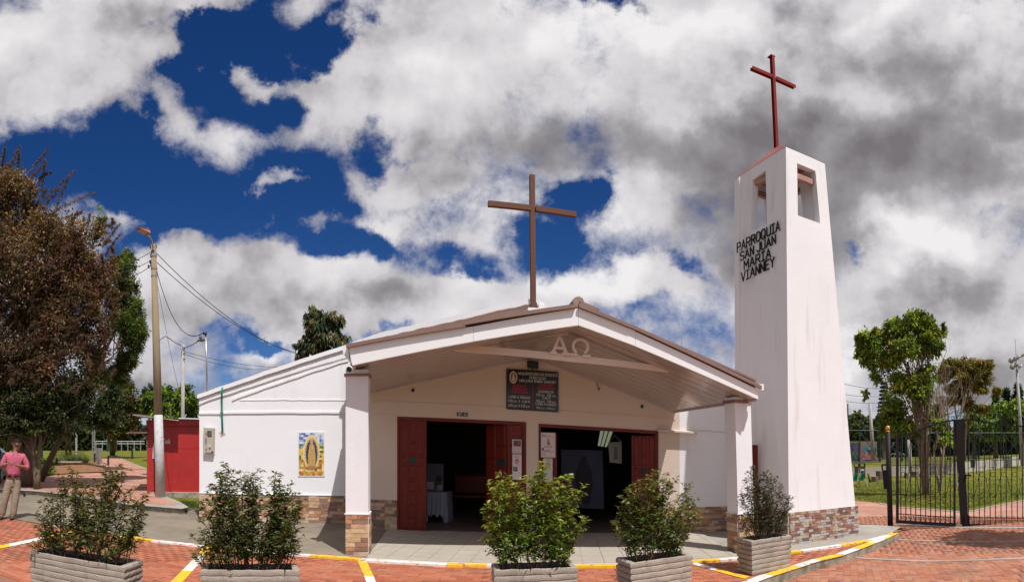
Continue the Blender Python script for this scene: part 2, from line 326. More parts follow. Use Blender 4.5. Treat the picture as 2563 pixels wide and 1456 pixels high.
# ================================================================== SETTING: ground sheets
def sheet(name, pts, m, z=None, **pr):
    mb = MB(); mb.add(pts, [tuple(range(len(pts)))]); o = mb.build(name, m, **({'kind': 'structure'} | pr))
    if o.data.polygons[0].normal.z < 0: o.data.flip_normals()
    return o
def grassmat(name, a, b, sc):
    m = mat(name, a, .95, .35, sc, .8, 60, spec=.15, detail=9, stain=(b, .45, .42, .70, (1, 1, 1))); return m
lawnm = grassmat('lawn_grass', (.105, .125, .012), (.20, .17, .03), 3.5)
farg = grassmat('far_grass', (.05, .07, .015), (.09, .08, .02), .6)
dirt = mat('bare_dirt', (.10, .07, .045), .95, .35, 3, .5, 30)
def bricktex(name, rot, sc=1.0):
    m = bpy.data.materials.new(name); m.use_nodes = True; t = m.node_tree; n = t.nodes; l = t.links; b = n['Principled BSDF']; b.inputs['Roughness'].default_value = .85
    g = n.new('ShaderNodeNewGeometry'); mp = n.new('ShaderNodeMapping'); l.new(g.outputs['Position'], mp.inputs[0]); mp.inputs['Rotation'].default_value = (0, 0, rot)
    br = n.new('ShaderNodeTexBrick'); l.new(mp.outputs[0], br.inputs['Vector']); br.inputs['Scale'].default_value = 1
    br.inputs['Brick Width'].default_value = .2; br.inputs['Row Height'].default_value = .1; br.inputs['Mortar Size'].default_value = .004
    br.inputs['Color1'].default_value = (.42, .20, .14, 1); br.inputs['Color2'].default_value = (.48, .25, .18, 1); br.inputs['Mortar'].default_value = (.16, .09, .06, 1)
    no = n.new('ShaderNodeTexNoise'); l.new(g.outputs['Position'], no.inputs['Vector']); no.inputs['Scale'].default_value = .9; no.inputs['Detail'].default_value = 8
    r = n.new('ShaderNodeMapRange'); l.new(no.outputs['Fac'], r.inputs[0]); r.inputs[1].default_value = .3; r.inputs[2].default_value = .7; r.inputs[3].default_value = .75; r.inputs[4].default_value = 1.2
    mu = n.new('ShaderNodeMix'); mu.data_type = 'RGBA'; mu.blend_type = 'MULTIPLY'; mu.inputs[0].default_value = 1
    l.new(br.outputs['Color'], mu.inputs[6]); l.new(r.outputs[0], mu.inputs[7]); l.new(mu.outputs[2], b.inputs['Base Color']); return m
pathm = bricktex('path_bricks', .5); pathm2 = bricktex('street_bricks', .9)
sheet('ground', [(700*sin(a), 700*cos(a), -.16) for a in [i*pi/18 for i in range(36)]], farg)
KT = [(1700, 1530), (1790, 1492), (1855, 1464), (1912, 1442), (1983, 1420), (2039, 1402), (2099, 1388), (2147, 1371), (2181, 1358), (2212, 1346), (2240, 1333)]
IC = [(327, 1342), (382, 1351), (438, 1357), (514, 1365), (590, 1372), (650, 1377), (773, 1388), (864, 1394), (919, 1400), (1119, 1411), (1217, 1412), (1444, 1414), (1549, 1413),
      (1731, 1403), (1799, 1399), (1851, 1395), (1977, 1380), (2005, 1377), (2103, 1363), (2176, 1351), (2225, 1338)]
PL_ = [(-150, 1276), (46, 1300), (89, 1308)]+IC
plaza_poly = [G(x, y) for x, y in PL_]+[G(x, y) for x, y in KT[::-1]]+[G(1500, 1640), G(800, 1640), G(-150, 1640)]
sheet('plaza_bed', [(p.x, p.y, -.008) for p in plaza_poly], mortar)
# lower street on the right, sunk one kerb below the plaza
street_poly = [G(x, y, -.119) for x, y in KT]+[Vector((6.9, 9.3, -.119)), Vector((7.2, 16, -.119)), Vector((6, 60, -.119)), Vector((60, 60, -.119)), Vector((60, -10, -.119)), Vector((0, -10, -.119))]
sheet('street', street_poly, pathm2)
sheet('driveway', [G(x, y, .012) for x, y in [(-150, 1276), (46, 1300), (89, 1308)]+IC[:9]]+[Vector((-1.9, 10.6, .012)), Vector((-3.5, 13, .012)), Vector((-7, 16, .012)), Vector((-30, 22, .012)), Vector((-40, 10, .012))], asph)
apron_poly = [G(x, y, .006) for x, y in IC[8:]]+[G(2255, 1318, .006), Vector((6.6, 9.8, .006)), Vector((6, 14, .006)), Vector((-1.9, 14, .006))]
sheet('apron', apron_poly, conc)
# raised platform of the park on the left, with its kerb
plat = [(-400, 1205), (-60, 1220), (89, 1229), (155, 1236), (320, 1262), (455, 1273), (472, 1269), (452, 1256), (412, 1240), (385, 1232)]
pp = [G(x, y, .15) for x, y in plat]+[Vector((-8.3, 15.6, .15)), Vector((-6, 17, .15)), Vector((-6, 150, .15)), Vector((-260, 150, .15)), Vector((-60, 12, .15))]
mb = MB(); mb.prism([p-Vector((0, 0, .3)) for p in pp], (0, 0, .3)); mb.build('park_terrace', mossy, kind='structure')
sheet('lawn', [G(x, y, .156) for x, y in [(-400, 1200), (89, 1224), (150, 1220), (365, 1212)]]+[Vector((-8.3, 15.9, .156)), Vector((-6.2, 17, .156)), Vector((-6.2, 149, .156)), Vector((-259, 149, .156)), Vector((-59, 13, .156))], lawnm)
kerbtop = [(-60, 1220), (89, 1229), (155, 1236), (320, 1262), (455, 1273), (472, 1269), (452, 1256), (412, 1240), (385, 1232)]
inner = [(-60, 1217), (89, 1225), (155, 1231), (320, 1256), (440, 1264), (443, 1263), (425, 1254), (398, 1243), (370, 1234)]
mb = MB()
for i in range(len(kerbtop)-1):
    mb.add([G(*kerbtop[i], .158), G(*kerbtop[i+1], .158), G(*inner[i+1], .158), G(*inner[i], .158)], [(0, 1, 2, 3)])
mb.build('kerb_top', conc, kind='structure')
def Gs(x, y, dz=0.0):                     # ground of the park on the left: flat, then rising gently beyond 35 m
    if y >= 1175: return G(x, y, .156+dz)
    r = 2.194/((y-Y0)/F+.02)
    if r > 80: r = 80
    return Vector((r*sin(th(x)), r*cos(th(x)), .156+.02*(r-35)+dz))
xs_ = list(range(-400, 560, 60)); ring_ = lambda r, z: [Vector((r*sin(th(x)), r*cos(th(x)), z)) for x in xs_]
mb = MB(); ra_, rb_, rc_ = ring_(34.9, .15), ring_(80, 1.056), ring_(160, 1.06); n_ = len(xs_); mb.add(ra_+rb_+rc_, [(k*n_+i, k*n_+i+1, (k+1)*n_+i+1, (k+1)*n_+i) for k in (0, 1) for i in range(n_-1)]); mb.build('lawn_slope', lawnm, kind='structure')
sheet('brick_path', [Gs(x, y, .012) for x, y in [(368, 1174.9), (350, 1168), (330, 1160), (312, 1152), (298, 1145), (252, 1145), (240, 1157), (226, 1168), (216, 1174.9)]], pathm)
sheet('brick_path', [G(x, y, .162) for x, y in inner]+[G(x, y, .162) for x, y in [(367, 1234), (367, 1175.5), (216, 1175.5), (236, 1181), (150, 1183), (105, 1188), (88, 1196), (-60, 1202)]], pathm)
mb = MB()
for a, b in [((298, 1145), (369, 1174.9)), ((252, 1145), (214, 1174.9)), ((240, 1181), (110, 1184)), ((225, 1191), (367, 1195))]:
    A, B = Gs(*a, .016), Gs(*b, .016); n_ = (B-A).normalized().cross(Vector((0, 0, 1)))*.07
    mb.add([A-n_, A+n_, B+n_, B-n_], [(0, 1, 2, 3)])
mb.build('path_edging', conc, kind='structure')
sheet('bare_soil', [G(x, y, .160) for x, y in [(-60, 1216), (89, 1224), (150, 1226), (110, 1200), (88, 1190), (40, 1168), (-60, 1160)]], dirt)
# right lawn, retaining wall and terrace
sheet('park_lawn', [G(x, y, -.112) for x, y in [(2080, 1247), (2137, 1252), (2180, 1256), (2252, 1267), (2340, 1273), (2409, 1279), (2440, 1275), (2480, 1265), (2563, 1250), (2700, 1225), (2800, 1170), (2563, 1163), (2396, 1185), (2260, 1190), (2080, 1193)]], lawnm)
mb = MB()
for a in [[(2200, 1258), (2252, 1269), (2340, 1275), (2409, 1281), (2440, 1277), (2480, 1267), (2563, 1252)]]:
    for p, q in zip(a, a[1:]):
        A, B = G(*p, -.108), G(*q, -.108); n_ = (B-A).normalized().cross(Vector((0, 0, 1)))*.06
        mb.add([A-n_, A+n_, B+n_, B-n_], [(0, 1, 2, 3)])
mb.build('lawn_edging', conc, kind='structure')
WB = [(2060, 1194, 1173), (2134, 1192, 1172), (2260, 1190, 1167), (2396, 1185, 1159), (2480, 1175, 1150), (2563, 1163, 1139), (2650, 1155, 1130)]
terr = []
mb = MB()
for (xa, ba, ta), (xb, bb, tb) in zip(WB, WB[1:]):
    A, B = G(xa, ba, -.118), G(xb, bb, -.118); ra, rb = Vector(A.xy).length, Vector(B.xy).length
    A2, B2 = R(xa, ta, ra), R(xb, tb, rb); outv = Vector((sin(th(xa)), cos(th(xa)), 0))*.3
    mb.prism([A, B, B2, A2], outv)
    terr.append((A2, ra, xa))
wl_ = mb.build('retaining_wall', mat('old_wall', (.44, .41, .35), .9, .12, 1, .3, 20, stain=((.20, .17, .13), 1.5, .5, .75, (1, 1, .12))))
tag(wl_, 'low weathered concrete retaining wall beyond the lawn on the right', 'wall')
mb = MB(); n_ = len(WB); tp = [R(x, t-1, G(x, b, -.118).xy.length+.3) for x, b, t in WB]
tp2 = [Vector((p.x*4, p.y*4, p.z+.2)) for p in tp]
mb.add(tp+tp2, [(i, i+1, n_+i+1, n_+i) for i in range(n_-1)]); mb.build('grass_terrace', lawnm, kind='structure')
# ------------------------------------------------------------------ bricks
def inpoly(X, Y, poly):
    ins = np.zeros(len(X), bool); n = len(poly)
    for i in range(n):
        x1, y1 = poly[i][0], poly[i][1]; x2, y2 = poly[(i+1) % n][0], poly[(i+1) % n][1]
        c = ((y1 > Y) != (y2 > Y)) & (X < (x2-x1)*(Y-y1)/(y2-y1+1e-12)+x1); ins ^= c
    return ins
BR_PAL = .96*np.array([(.50, .175, .105), (.53, .20, .125), (.46, .15, .09), (.50, .22, .145), (.56, .22, .135), (.43, .155, .10), (.50, .18, .10), (.48, .195, .13)])*np.array([.84, .77, .70])
def brickfield(parent, cx, cy, ang, lx, ly, z, vis, pal=BR_PAL, h=.05, tone=1.0):
    n = len(cx); px = np.arctan2(cx, cy)*F+X0; r = np.hypot(cx, cy); py = Y0+(E-z)*F/r
    inv = (px > 0) & (px < 2563) & (py < 1456) & vis
    k = rng.integers(0, len(pal), n)
    order = np.argsort(np.where(inv, r, 999)); top = [i for i in order[:300] if inv[i]]; topset = set(top)
    cache = {}
    for i in top:
        key = (int(k[i]), lx, ly)
        if key not in cache:
            b = MB(); b.box((0, 0, 0), (lx, ly, h), col=tuple(pal[k[i]]*tone)); o = b.build('brick', brickm, bevel=0)
            at = o.data; bpy.data.objects.remove(o); cache[key] = at
        o = bpy.data.objects.new('brick', cache[key]); COL.objects.link(o); o.parent = parent
        o.location = Vector((cx[i], cy[i], z-h+rng.uniform(-.003, .002)))-wloc(parent)
        o.rotation_euler = (rng.normal(0, .004), rng.normal(0, .004), ang[i]+rng.normal(0, .006))
    idx = np.array([i for i in range(n) if i not in topset]); m = len(idx)
    ca, sa = np.cos(ang[idx]), np.sin(ang[idx]); zt = z+rng.uniform(-.003, .003, m); V = []
    for sx, sy in ((-1, -1), (1, -1), (1, 1), (-1, 1)):
        X = cx[idx]+ca*sx*lx/2-sa*sy*ly/2; Y = cy[idx]+sa*sx*lx/2+ca*sy*ly/2
        V.append(np.stack([X, Y, zt+rng.normal(0, .0008, m)], 1))
    T = np.stack(V, 1); B = T.copy(); B[:, :, 2] -= h; A = np.concatenate([T, B], 1).reshape(-1, 3)
    base = np.arange(m)[:, None]*8; fq = np.array([(0, 1, 2, 3), (4, 5, 1, 0), (5, 6, 2, 1), (6, 7, 3, 2), (7, 4, 0, 3)])
    Fq = (base[:, None, :]+fq[None]).reshape(-1, 4)
    c = pal[k[idx]]*tone*rng.normal(1, .06, (m, 1)); from_np('brickwork', A, Fq, brickm, parent, np.repeat(np.clip(c, .02, 1), 8, 0), kind='stuff')
plz = thing('plaza_paving', '', ''); del plz['label']; del plz['category']; plz['kind'] = 'structure'; plz.name = 'plaza_paving'
gx, gy = [], []
for j in range(-5, 200):
    for i in range(-160, 120):
        gx.append(i*.205+(j % 2)*.1025); gy.append(4.4+j*.105)
gx = np.array(gx); gy = np.array(gy); a0 = -.02
X = gx*cos(a0)-gy*sin(a0); Y = gx*sin(a0)+gy*cos(a0)
k_ = inpoly(X, Y, plaza_poly) & (np.hypot(X, Y) < 16) & (np.hypot(X, Y) > 5.3) & (np.abs(np.arctan2(X, Y)) < 1.1)
X, Y = X[k_], Y[k_]; pxs = np.arctan2(X, Y)*F+X0
hid = ((pxs > 75) & (pxs < 345)) | ((pxs > 505) & (pxs < 750)) | ((pxs > 1215) & (pxs < 1450)) | ((pxs > 1548) & (pxs < 1732))
brickfield(plz, X, Y, np.full(len(X), a0), .2015, .1015, 0.0, ~(hid & (np.hypot(X, Y) < 7.4)))
stp = thing('street_paving', '', ''); del stp['label']; del stp['category']; stp['kind'] = 'structure'
hx, hy, ha = [], [], []
Lb = .205                                                    # herringbone, two bricks at right angles
for yy in range(-140, 140):
    for xx in range(-140, 140):
        if (xx-yy) % 4 == 0: hx.append((xx+1)*Lb/2); hy.append((yy+.5)*Lb/2); ha.append(0)
        if (xx-yy) % 4 == 3: hx.append((xx+.5)*Lb/2); hy.append((yy+1)*Lb/2); ha.append(pi/2)
hx = np.array(hx); hy = np.array(hy); ha = np.array(ha); rot = .95
X = hx*cos(rot)-hy*sin(rot); Y = hx*sin(rot)+hy*cos(rot)
SX, SY = 7.0, 8.0; X = X+SX; Y = Y+SY
k_ = inpoly(X, Y, street_poly) & (np.hypot(X, Y) < 13.5) & (np.hypot(X, Y) > 5.8) & (np.abs(np.arctan2(X, Y)) < 1.08) & (np.arctan2(X, Y) > .05)
X, Y, A_ = X[k_], Y[k_], ha[k_]+rot
key = np.round(X, 3)*1000+np.round(Y, 3); _, ui = np.unique(key, return_index=True); X, Y, A_ = X[ui], Y[ui], A_[ui]
ppx = np.arctan2(X, Y)*F+X0
brickfield(stp, X, Y, A_, .2015, .0995, -.112, ppx > 1900, pal=BR_PAL*np.array([.92, 1.14, 1.25]), tone=1.0)
# concrete bands across the street
def band(name, pts, z, w, h, m, parent=None, **pr):
    P = [G(x, y, z) for x, y in pts]; mb = MB()
    for i in range(len(P)-1):
        A, B = P[i], P[i+1]; d = (B-A).normalized(); s_ = d.cross(Vector((0, 0, 1)))*w/2
        A0 = s_ if i == 0 else ((B-A).normalized()+(A-P[i-1]).normalized()).normalized().cross(Vector((0, 0, 1)))*w/2
        B0 = s_ if i == len(P)-2 else ((P[i+2]-B).normalized()+d).normalized().cross(Vector((0, 0, 1)))*w/2
        mb.prism([A-A0, A+A0, B+B0, B-B0], (0, 0, -h))
    return mb.build(name, m, parent, **pr)
band('drain_band', [(2060, 1388), (2096, 1392), (2150, 1395), (2230, 1400), (2315, 1403), (2400, 1402), (2480, 1399), (2620, 1393)], -.105, .09, .05, conc, kind='structure')
band('drain_band', [(2195, 1347), (2260, 1350), (2330, 1353), (2400, 1355), (2563, 1353), (2640, 1350)], -.105, .08, .05, conc, kind='structure')
band('drain_band', [(2249, 1310), (2330, 1315), (2409, 1319), (2563, 1319), (2640, 1317)], -.105, .16, .05, conc, kind='structure')
# painted kerbs: (points, colour change positions)
def along(pts, segs, z, w, h, parent, name='kerb_block', gap=.004):
    xs = [p[0] for p in pts]
    def yy(x): return float(np.interp(x, xs, [p[1] for p in pts]))
    for (a, b, c) in segs:
        sub = [a]+[x for x in xs if a+3 < x < b-3]+[b]
        band(name, [(x, yy(x)) for x in sub], z, w, h, ypaint if c == 'y' else wpaint, parent)
kb = thing('painted_kerb', '', ''); del kb['label']; del kb['category']; kb['kind'] = 'structure'
along(IC, [(300, 382, 'y'), (383, 514, 'w'), (515, 600, 'y'), (601, 690, 'w'), (691, 777, 'w'), (778, 903, 'y'), (904, 1010, 'w'), (1011, 1118, 'w'), (1119, 1218, 'y'), (1219, 1330, 'w'), (1331, 1440, 'w'), (1441, 1549, 'y'), (1550, 1640, 'w'), (1641, 1730, 'w'),
           (1731, 1799, 'y'), (1800, 1900, 'w'), (1901, 2005, 'y'), (2006, 2103, 'w'), (2104, 2176, 'y'), (2177, 2222, 'w')], .028, .115, .06, kb)
kb2 = thing('street_kerb', '', ''); del kb2['label']; del kb2['category']; kb2['kind'] = 'structure'
along(KT, [(1700, 1790, 'y'), (1791, 1925, 'w'), (1926, 1995, 'y'), (1996, 2046, 'w'), (2047, 2104, 'y'), (2105, 2143, 'w'), (2144, 2181, 'y'), (2182, 2210, 'w'), (2211, 2240, 'y')], .012, .15, .004, kb2)
band('kerb_stone', [(x, y) for x, y in KT], .007, .152, .14, mossy, kb2)
pln = thing('parking_lines', '', ''); del pln['label']; del pln['category']; pln['kind'] = 'structure'
def pline(quads):
    for (q, c) in quads:
        mb = MB(); P = [G(x, y, .008) for x, y in q]; mb.prism(P, (0, 0, -.004)); mb.build('paint_stripe', ypaint if c == 'y' else wpaint, pln)
pline([([(-60, 1374), (-60, 1383), (25, 1367), (22, 1360)], 'y'), ([(22, 1360), (25, 1367), (110, 1349), (106, 1343)], 'w'), ([(106, 1343), (110, 1349), (200, 1330), (194, 1325)], 'y'),
       ([(509, 1365), (537, 1366), (519, 1387), (497, 1386)], 'y'), ([(497, 1386), (519, 1387), (482, 1428), (456, 1427)], 'w'), ([(456, 1427), (482, 1428), (440, 1475), (410, 1472)], 'y'),
       ([(894, 1399), (916, 1400), (935, 1441), (911, 1441)], 'y'), ([(911, 1441), (935, 1441), (950, 1480), (926, 1480)], 'w'),
       ([(1728, 1409), (1738, 1406), (1797, 1423), (1786, 1427)], 'w'), ([(1786, 1427), (1797, 1423), (1876, 1442), (1862, 1447)], 'y')])
for x_, y_ in ((464, 1279), (61, 1239)):
    c = G(x_, y_, .07); dct = Vector((-c.x, -c.y, 0)).normalized(); c = c-dct*.02; MB().tube([c, c+dct*.05], .045, 12).build('drain_hole', mat('drain_black', (.01, .01, .01), .9), kind='structure')
# porch floor tiles
def clip(poly, cv):
    out = poly
    n = len(cv)
    for i in range(n):
        a, b = cv[i], cv[(i+1) % n]; src = out; out = []
        f = lambda p: (b[0]-a[0])*(p[1]-a[1])-(b[1]-a[1])*(p[0]-a[0])
        for j in range(len(src)):
            p, q = src[j], src[(j+1) % len(src)]; fp, fq = f(p), f(q)
            if fp >= 0: out.append(p)
            if (fp >= 0) != (fq >= 0):
                t = fp/(fp-fq); out.append((p[0]+(q[0]-p[0])*t, p[1]+(q[1]-p[1])*t))
        if len(out) < 3: return []
    return out
pf = thing('porch_floor', '', ''); del pf['label']; del pf['category']; pf['kind'] = 'structure'
FL = [G(918, 1399), G(1120, 1410), G(1500, 1413), G(1731, 1402), G(1845, 1394)]
cv = [(p.x, p.y) for p in FL]+[(3.55, 9.72), (-2.45, 10.35)]
mb = MB(); mb.prism([(x, y, 0) for x, y in cv], (0, 0, .014)); mb.build('tile_bed', grout, pf)
ts = .315
for i in range(-12, 14):
    for j in range(0, 12):
        x0, y0 = i*ts, 7.0+j*ts*1.0
        q = [(x0+.004, y0+.004), (x0+ts-.004, y0+.004), (x0+ts-.004, y0+ts-.004), (x0+.004, y0+ts-.004)]
        a_ = -.09; q = [(x*cos(a_)-(y-7)*sin(a_), 7+x*sin(a_)+(y-7)*cos(a_)) for x, y in q]
        q = clip(q, cv)
        if len(q) >= 3:
            mb = MB(); mb.prism([(x, y, .012) for x, y in q], (0, 0, .012)); mb.build('floor_tile', tilem, pf)
# ================================================================== CHURCH
LW = Plane(G(499, 1300), G(860, 1310))            # left wing wall
DWn = Plane(G(960, 1326), G(1730, 1333))          # wall with the doors
church = thing('church', 'white parish church with gabled parapet, pillared porch and two open red doors', 'church', (0, 11, 0))
def P3(v): return Vector(v)
lw0 = LW.at(499, 1300); lw0.z = 0; lw1 = LW.at(905, 1310); lw1.z = 0
def wpoly(P, pts): return [P.at(x, y) for x, y in pts]
# left wing wall with parapet slope
a, b = LW.at(499, 992), LW.at(905, 857)
mb = MB(); mb.prism([Vector((lw0.x, lw0.y, -.05)), Vector((lw1.x, lw1.y, -.05)), b, a], -LW.n*.25)
side = Vector((-.35, 7.5, 0))
lb = Vector((lw0.x, lw0.y, -.05))+Vector((-.9, 7, 0))
mb.prism([Vector((lw0.x, lw0.y, -.05))-LW.n*.25, a-LW.n*.25, lb+Vector((0, 0, a.z)), lb], Vector((.22, 0, 0)))
mb.build('wall', white, church)
# parapet coping and raised bands
def bandon(P, x0, y0, x1, y1, h, t, m, name, off=0.0, n=1):
    mb = MB(); A = P.at(x0, y0, off); B = P.at(x1, y1, off); k = 14; pts = []
    for i in range(k+1):
        q = A.lerp(B, i/k); q.z += rng.normal(0, .006); pts.append(q)
    for i in range(k): mb.prism([pts[i], pts[i+1], pts[i+1]+Vector((0, 0, -h)), pts[i]+Vector((0, 0, -h))], P.n*t)
    return mb.build(name, m, church)
bandon(LW, 497, 988, 905, 853, .09, .09, white, 'coping', off=-.02)
bandon(LW, 499, 1000, 895, 874, .10, .028, white, 'moulding')
bandon(LW, 581, 997, 872, 898, .045, .022, white, 'moulding')
bandon(LW, 499, 1031, 866, 1030, .045, .022, white, 'moulding')
bandon(LW, 600, 1000, 866, 1000, .02, .010, white, 'moulding')
# door wall, pieced round the two openings
def quadwall(P, pts, t, m, name='wall', parent=None, off=0.0):
    mb = MB(); mb.prism([P.at(x, y, off) for x, y in pts], -P.n*t); return mb.build(name, m, parent or church)
BT = lambda x: float(np.interp(x, [880, 960, 1400, 1730, 1860], [1325, 1326, 1331, 1333, 1336]))+4
L1, L2, R1, R2 = 994, 1317, 1348, 1648
tL = lambda x: 1042+(x-994)*.043; tR = lambda x: 1060+(x-1348)*.060
mb = MB()
def wq(pts): mb.prism([DWn.at(x, y) for x, y in pts], -DWn.n*.22)
ptop = [(885, 862), (960, 838), (1140, 797), (1330, 754), (1345, 757), (1400, 775), (1560, 850), (1700, 915), (1852, 985)]
def pt_(x): return float(np.interp(x, [p[0] for p in ptop], [p[1] for p in ptop]))
wq([(885, pt_(885)), (960, pt_(960)), (L1, pt_(L1)), (L1, BT(L1)), (885, BT(885))])
wq([(L1, pt_(L1)), (1140, 797), (L2, pt_(L2)), (L2, tL(L2)), (L1, tL(L1))])
wq([(L2, pt_(L2)), (1330, 754), (1345, 757), (R1, pt_(R1)), (R1, BT(R1)), (L2, BT(L2))])
wq([(R1, pt_(R1)), (1400, 775), (1560, 850), (R2, pt_(R2)), (R2, tR(R2)), (R1, tR(R1))])
wq([(R2, pt_(R2)), (1701, 915), (1701, BT(1701)), (R2, BT(R2))])
mb.build('wall', porchbounce, church)
mb = MB(); wq([(1701, 915), (1852, 985), (1852, BT(1852)), (1701, BT(1701))]); mb.build('wall', white, church)
for (xa, ya), (xb, yb) in zip(ptop[:4], ptop[1:4]):
    bandon(DWn, xa, ya-4, xb, yb-4, .10, .10, white, 'coping', off=-.02)
bandon(DWn, 1345, 753, 1400, 770, .12, .10, white, 'coping', off=-.02); bandon(DWn, 1400, 770, 1852, 981, .1, .1, white, 'coping', off=-.02)
bandon(DWn, 932, 1002, 1690, 1048, .018, .012, porchbounce, 'moulding'); bandon(DWn, 932, 1035, 994, 1037, .02, .014, porchbounce, 'moulding'); bandon(DWn, 1745, 1076, 1850, 1082, .016, .012, porchbounce, 'moulding')
# small slab over the right end
mb = MB(); A = DWn.at(1643, 1073); B = DWn.at(1742, 1079); mb.prism([A, B, B+DWn.n*.13-Vector((0, 0, .02)), A+DWn.n*.13-Vector((0, 0, .02))], (0, 0, -.03)); mb.build('ledge', porchbounce, church)
# nave roof and body behind
pk = DWn.at(1337, 762, -1.1); eL = LW.at(505, 1000, -.25); eR = DWn.at(1850, 992, -.25)
pk.z -= .25; eL.z -= .32; eR.z -= .2; eL += Vector((0, .5, 0)); back = Vector((-.6, 8.5, 0)); mb = MB()
mb.prism([eL, pk, pk+back, eL+back], (0, 0, -.06)); mb.prism([pk, eR, eR+back, pk+back], (0, 0, -.06)); mb.build('roof', redroof, church)
mb = MB(); zf = Vector((0, 0, 1))
er0 = Vector((eR.x, eR.y, 0)); mb.prism([er0-zf*.1, eR-zf*.1, eR+back-zf*.1, er0+back-zf*.1], (-.15, 0, 0))
bl = Vector((eL.x, eL.y, 0))+back; br_ = er0+back; mb.prism([bl, br_, br_+zf*2.2, pk+back-zf*.1, bl+zf*2.5], (0, .15, 0)); mb.build('rear_wall', white, church)
# interior room: dark walls, ceiling, floor
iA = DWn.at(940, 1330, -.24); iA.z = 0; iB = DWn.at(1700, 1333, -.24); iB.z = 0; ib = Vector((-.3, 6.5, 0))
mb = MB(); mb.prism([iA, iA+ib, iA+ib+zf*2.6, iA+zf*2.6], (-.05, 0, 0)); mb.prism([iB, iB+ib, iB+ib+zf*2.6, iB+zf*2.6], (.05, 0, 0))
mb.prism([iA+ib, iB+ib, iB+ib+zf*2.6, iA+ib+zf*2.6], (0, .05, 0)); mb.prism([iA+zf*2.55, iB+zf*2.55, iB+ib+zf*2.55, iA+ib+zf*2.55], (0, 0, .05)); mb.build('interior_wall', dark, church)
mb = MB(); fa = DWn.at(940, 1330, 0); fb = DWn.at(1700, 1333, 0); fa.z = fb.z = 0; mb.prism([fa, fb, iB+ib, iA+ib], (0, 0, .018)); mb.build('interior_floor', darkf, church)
# door frames and leaves
def frame(x0, x1, tf):
    mb = MB(); w = 5
    A = [DWn.at(x0, tf(x0), .01), DWn.at(x0+w, tf(x0+w), .01), DWn.at(x0+w, BT(x0), .01), DWn.at(x0, BT(x0), .01)]; mb.prism(A, -DWn.n*.18)
    A = [DWn.at(x1-w, tf(x1-w), .01), DWn.at(x1, tf(x1), .01), DWn.at(x1, BT(x1), .01), DWn.at(x1-w, BT(x1), .01)]; mb.prism(A, -DWn.n*.18)
    A = [DWn.at(x0+w, tf(x0+w), .01), DWn.at(x1-w, tf(x1-w), .01), DWn.at(x1-w, tf(x1-w)+8, .01), DWn.at(x0+w, tf(x0+w)+8, .01)]; mb.prism(A, -DWn.n*.18)
    return mb.build('door_frame', wood, church)
frame(L1, L2, tL); frame(R1, R2, tR)
glassd = mat('door_glass', (.03, .05, .05), .1, .1, 4, 0)
def leaf_door(a, b, z0, z1, cols=3, glass=True, **pr):          # a, b: floor points of the two edges
    a = Vector((a.x, a.y, z0)); b = Vector((b.x, b.y, z0)); P = Plane(a, b); w = (b-a).length; h = z1-z0
    mb = MB(); mb.prism([P.pt(0, 0), P.pt(w, 0), P.pt(w, h), P.pt(0, h)], -P.n*.035); d = mb.build('door_leaf', wood, church, **pr)
    g = .035; cw = (w-g)/cols
    for i in range(cols):
        rows = [0, .10, .22, .34, .46, .60, .68, .80, 1.0] if (i == cols//2) else [0, .6, .68, 1.0]
        for j in range(len(rows)-1):
            u0, u1 = g+i*cw, (i+1)*cw; v0, v1 = h*rows[j]+g/2, h*rows[j+1]-g/2
            if v1-v0 < .03 or u1-u0 < .02: continue
            isg = glass and i == cols//2 and abs(rows[j]-.6) < .01
            mb = MB(); A = [P.pt(u0, v0, .0), P.pt(u1, v0, .0), P.pt(u1, v1, .0), P.pt(u0, v1, .0)]; k = .018
            B = [P.pt(u0+k, v0+k, .016), P.pt(u1-k, v0+k, .016), P.pt(u1-k, v1-k, .016), P.pt(u0+k, v1-k, .016)]
            A = [p+P.n*.001 for p in A]
            mb.add(A+B, [(4, 5, 6, 7)]+[(q, (q+1) % 4, 4+(q+1) % 4, 4+q) for q in range(4)]); mb.build('pane' if isg else 'panel', glassd if isg else wood, d)
    return d
def fl(x, off): p = DWn.at(x, BT(x)-4, off); p.z = 0; return p
ztL, ztR = DWn.at(1000, 1052).z, DWn.at(1600, 1084).z
leaf_door(fl(1000, .0), fl(1067, .03), .03, ztL, 3)
leaf_door(fl(1270, -.02), fl(1312, -.02), .03, ztL-.08, 1, glass=False)
leaf_door(fl(1217, -.50), fl(1268, -.03), .03, ztL-.08, 2)
leaf_door(fl(1353, -.02), fl(1394, -.02), .03, ztR, 1, glass=False)
leaf_door(fl(1581, -.12), fl(1643, -.02), .03, ztR-.05, 3)
# porch: pillars
dv = Vector((cos(radians(10)), sin(radians(10)), 0)); nv = Vector((sin(radians(10)), -cos(radians(10)), 0))
def pillar(c0, c1, w, dpt, ztile, tex):
    c0, c1 = Vector(c0), Vector(c1)
    mb = MB(); b4 = [c0, c0+dv*w, c0+dv*w-nv*dpt, c0-nv*dpt]; t4 = [c1, c1+dv*w, c1+dv*w-nv*dpt, c1-nv*dpt]
    mb.add(b4+t4, [(3, 2, 1, 0), (4, 5, 6, 7)]+[(i, (i+1) % 4, 4+(i+1) % 4, 4+i) for i in range(4)]); mb.build('pillar', tex, church)
    return b4, t4
pl0 = G(865, 1390); pr0 = G(1850, 1386)
LPb = pillar(pl0, pl0+zf*2.82, .346, .34, .6, white)
prt = Vector(pr0)+Vector((-.06, .03, 2.42)); RPb = pillar(pr0, prt, .30, .30, .6, white)
mb = MB()
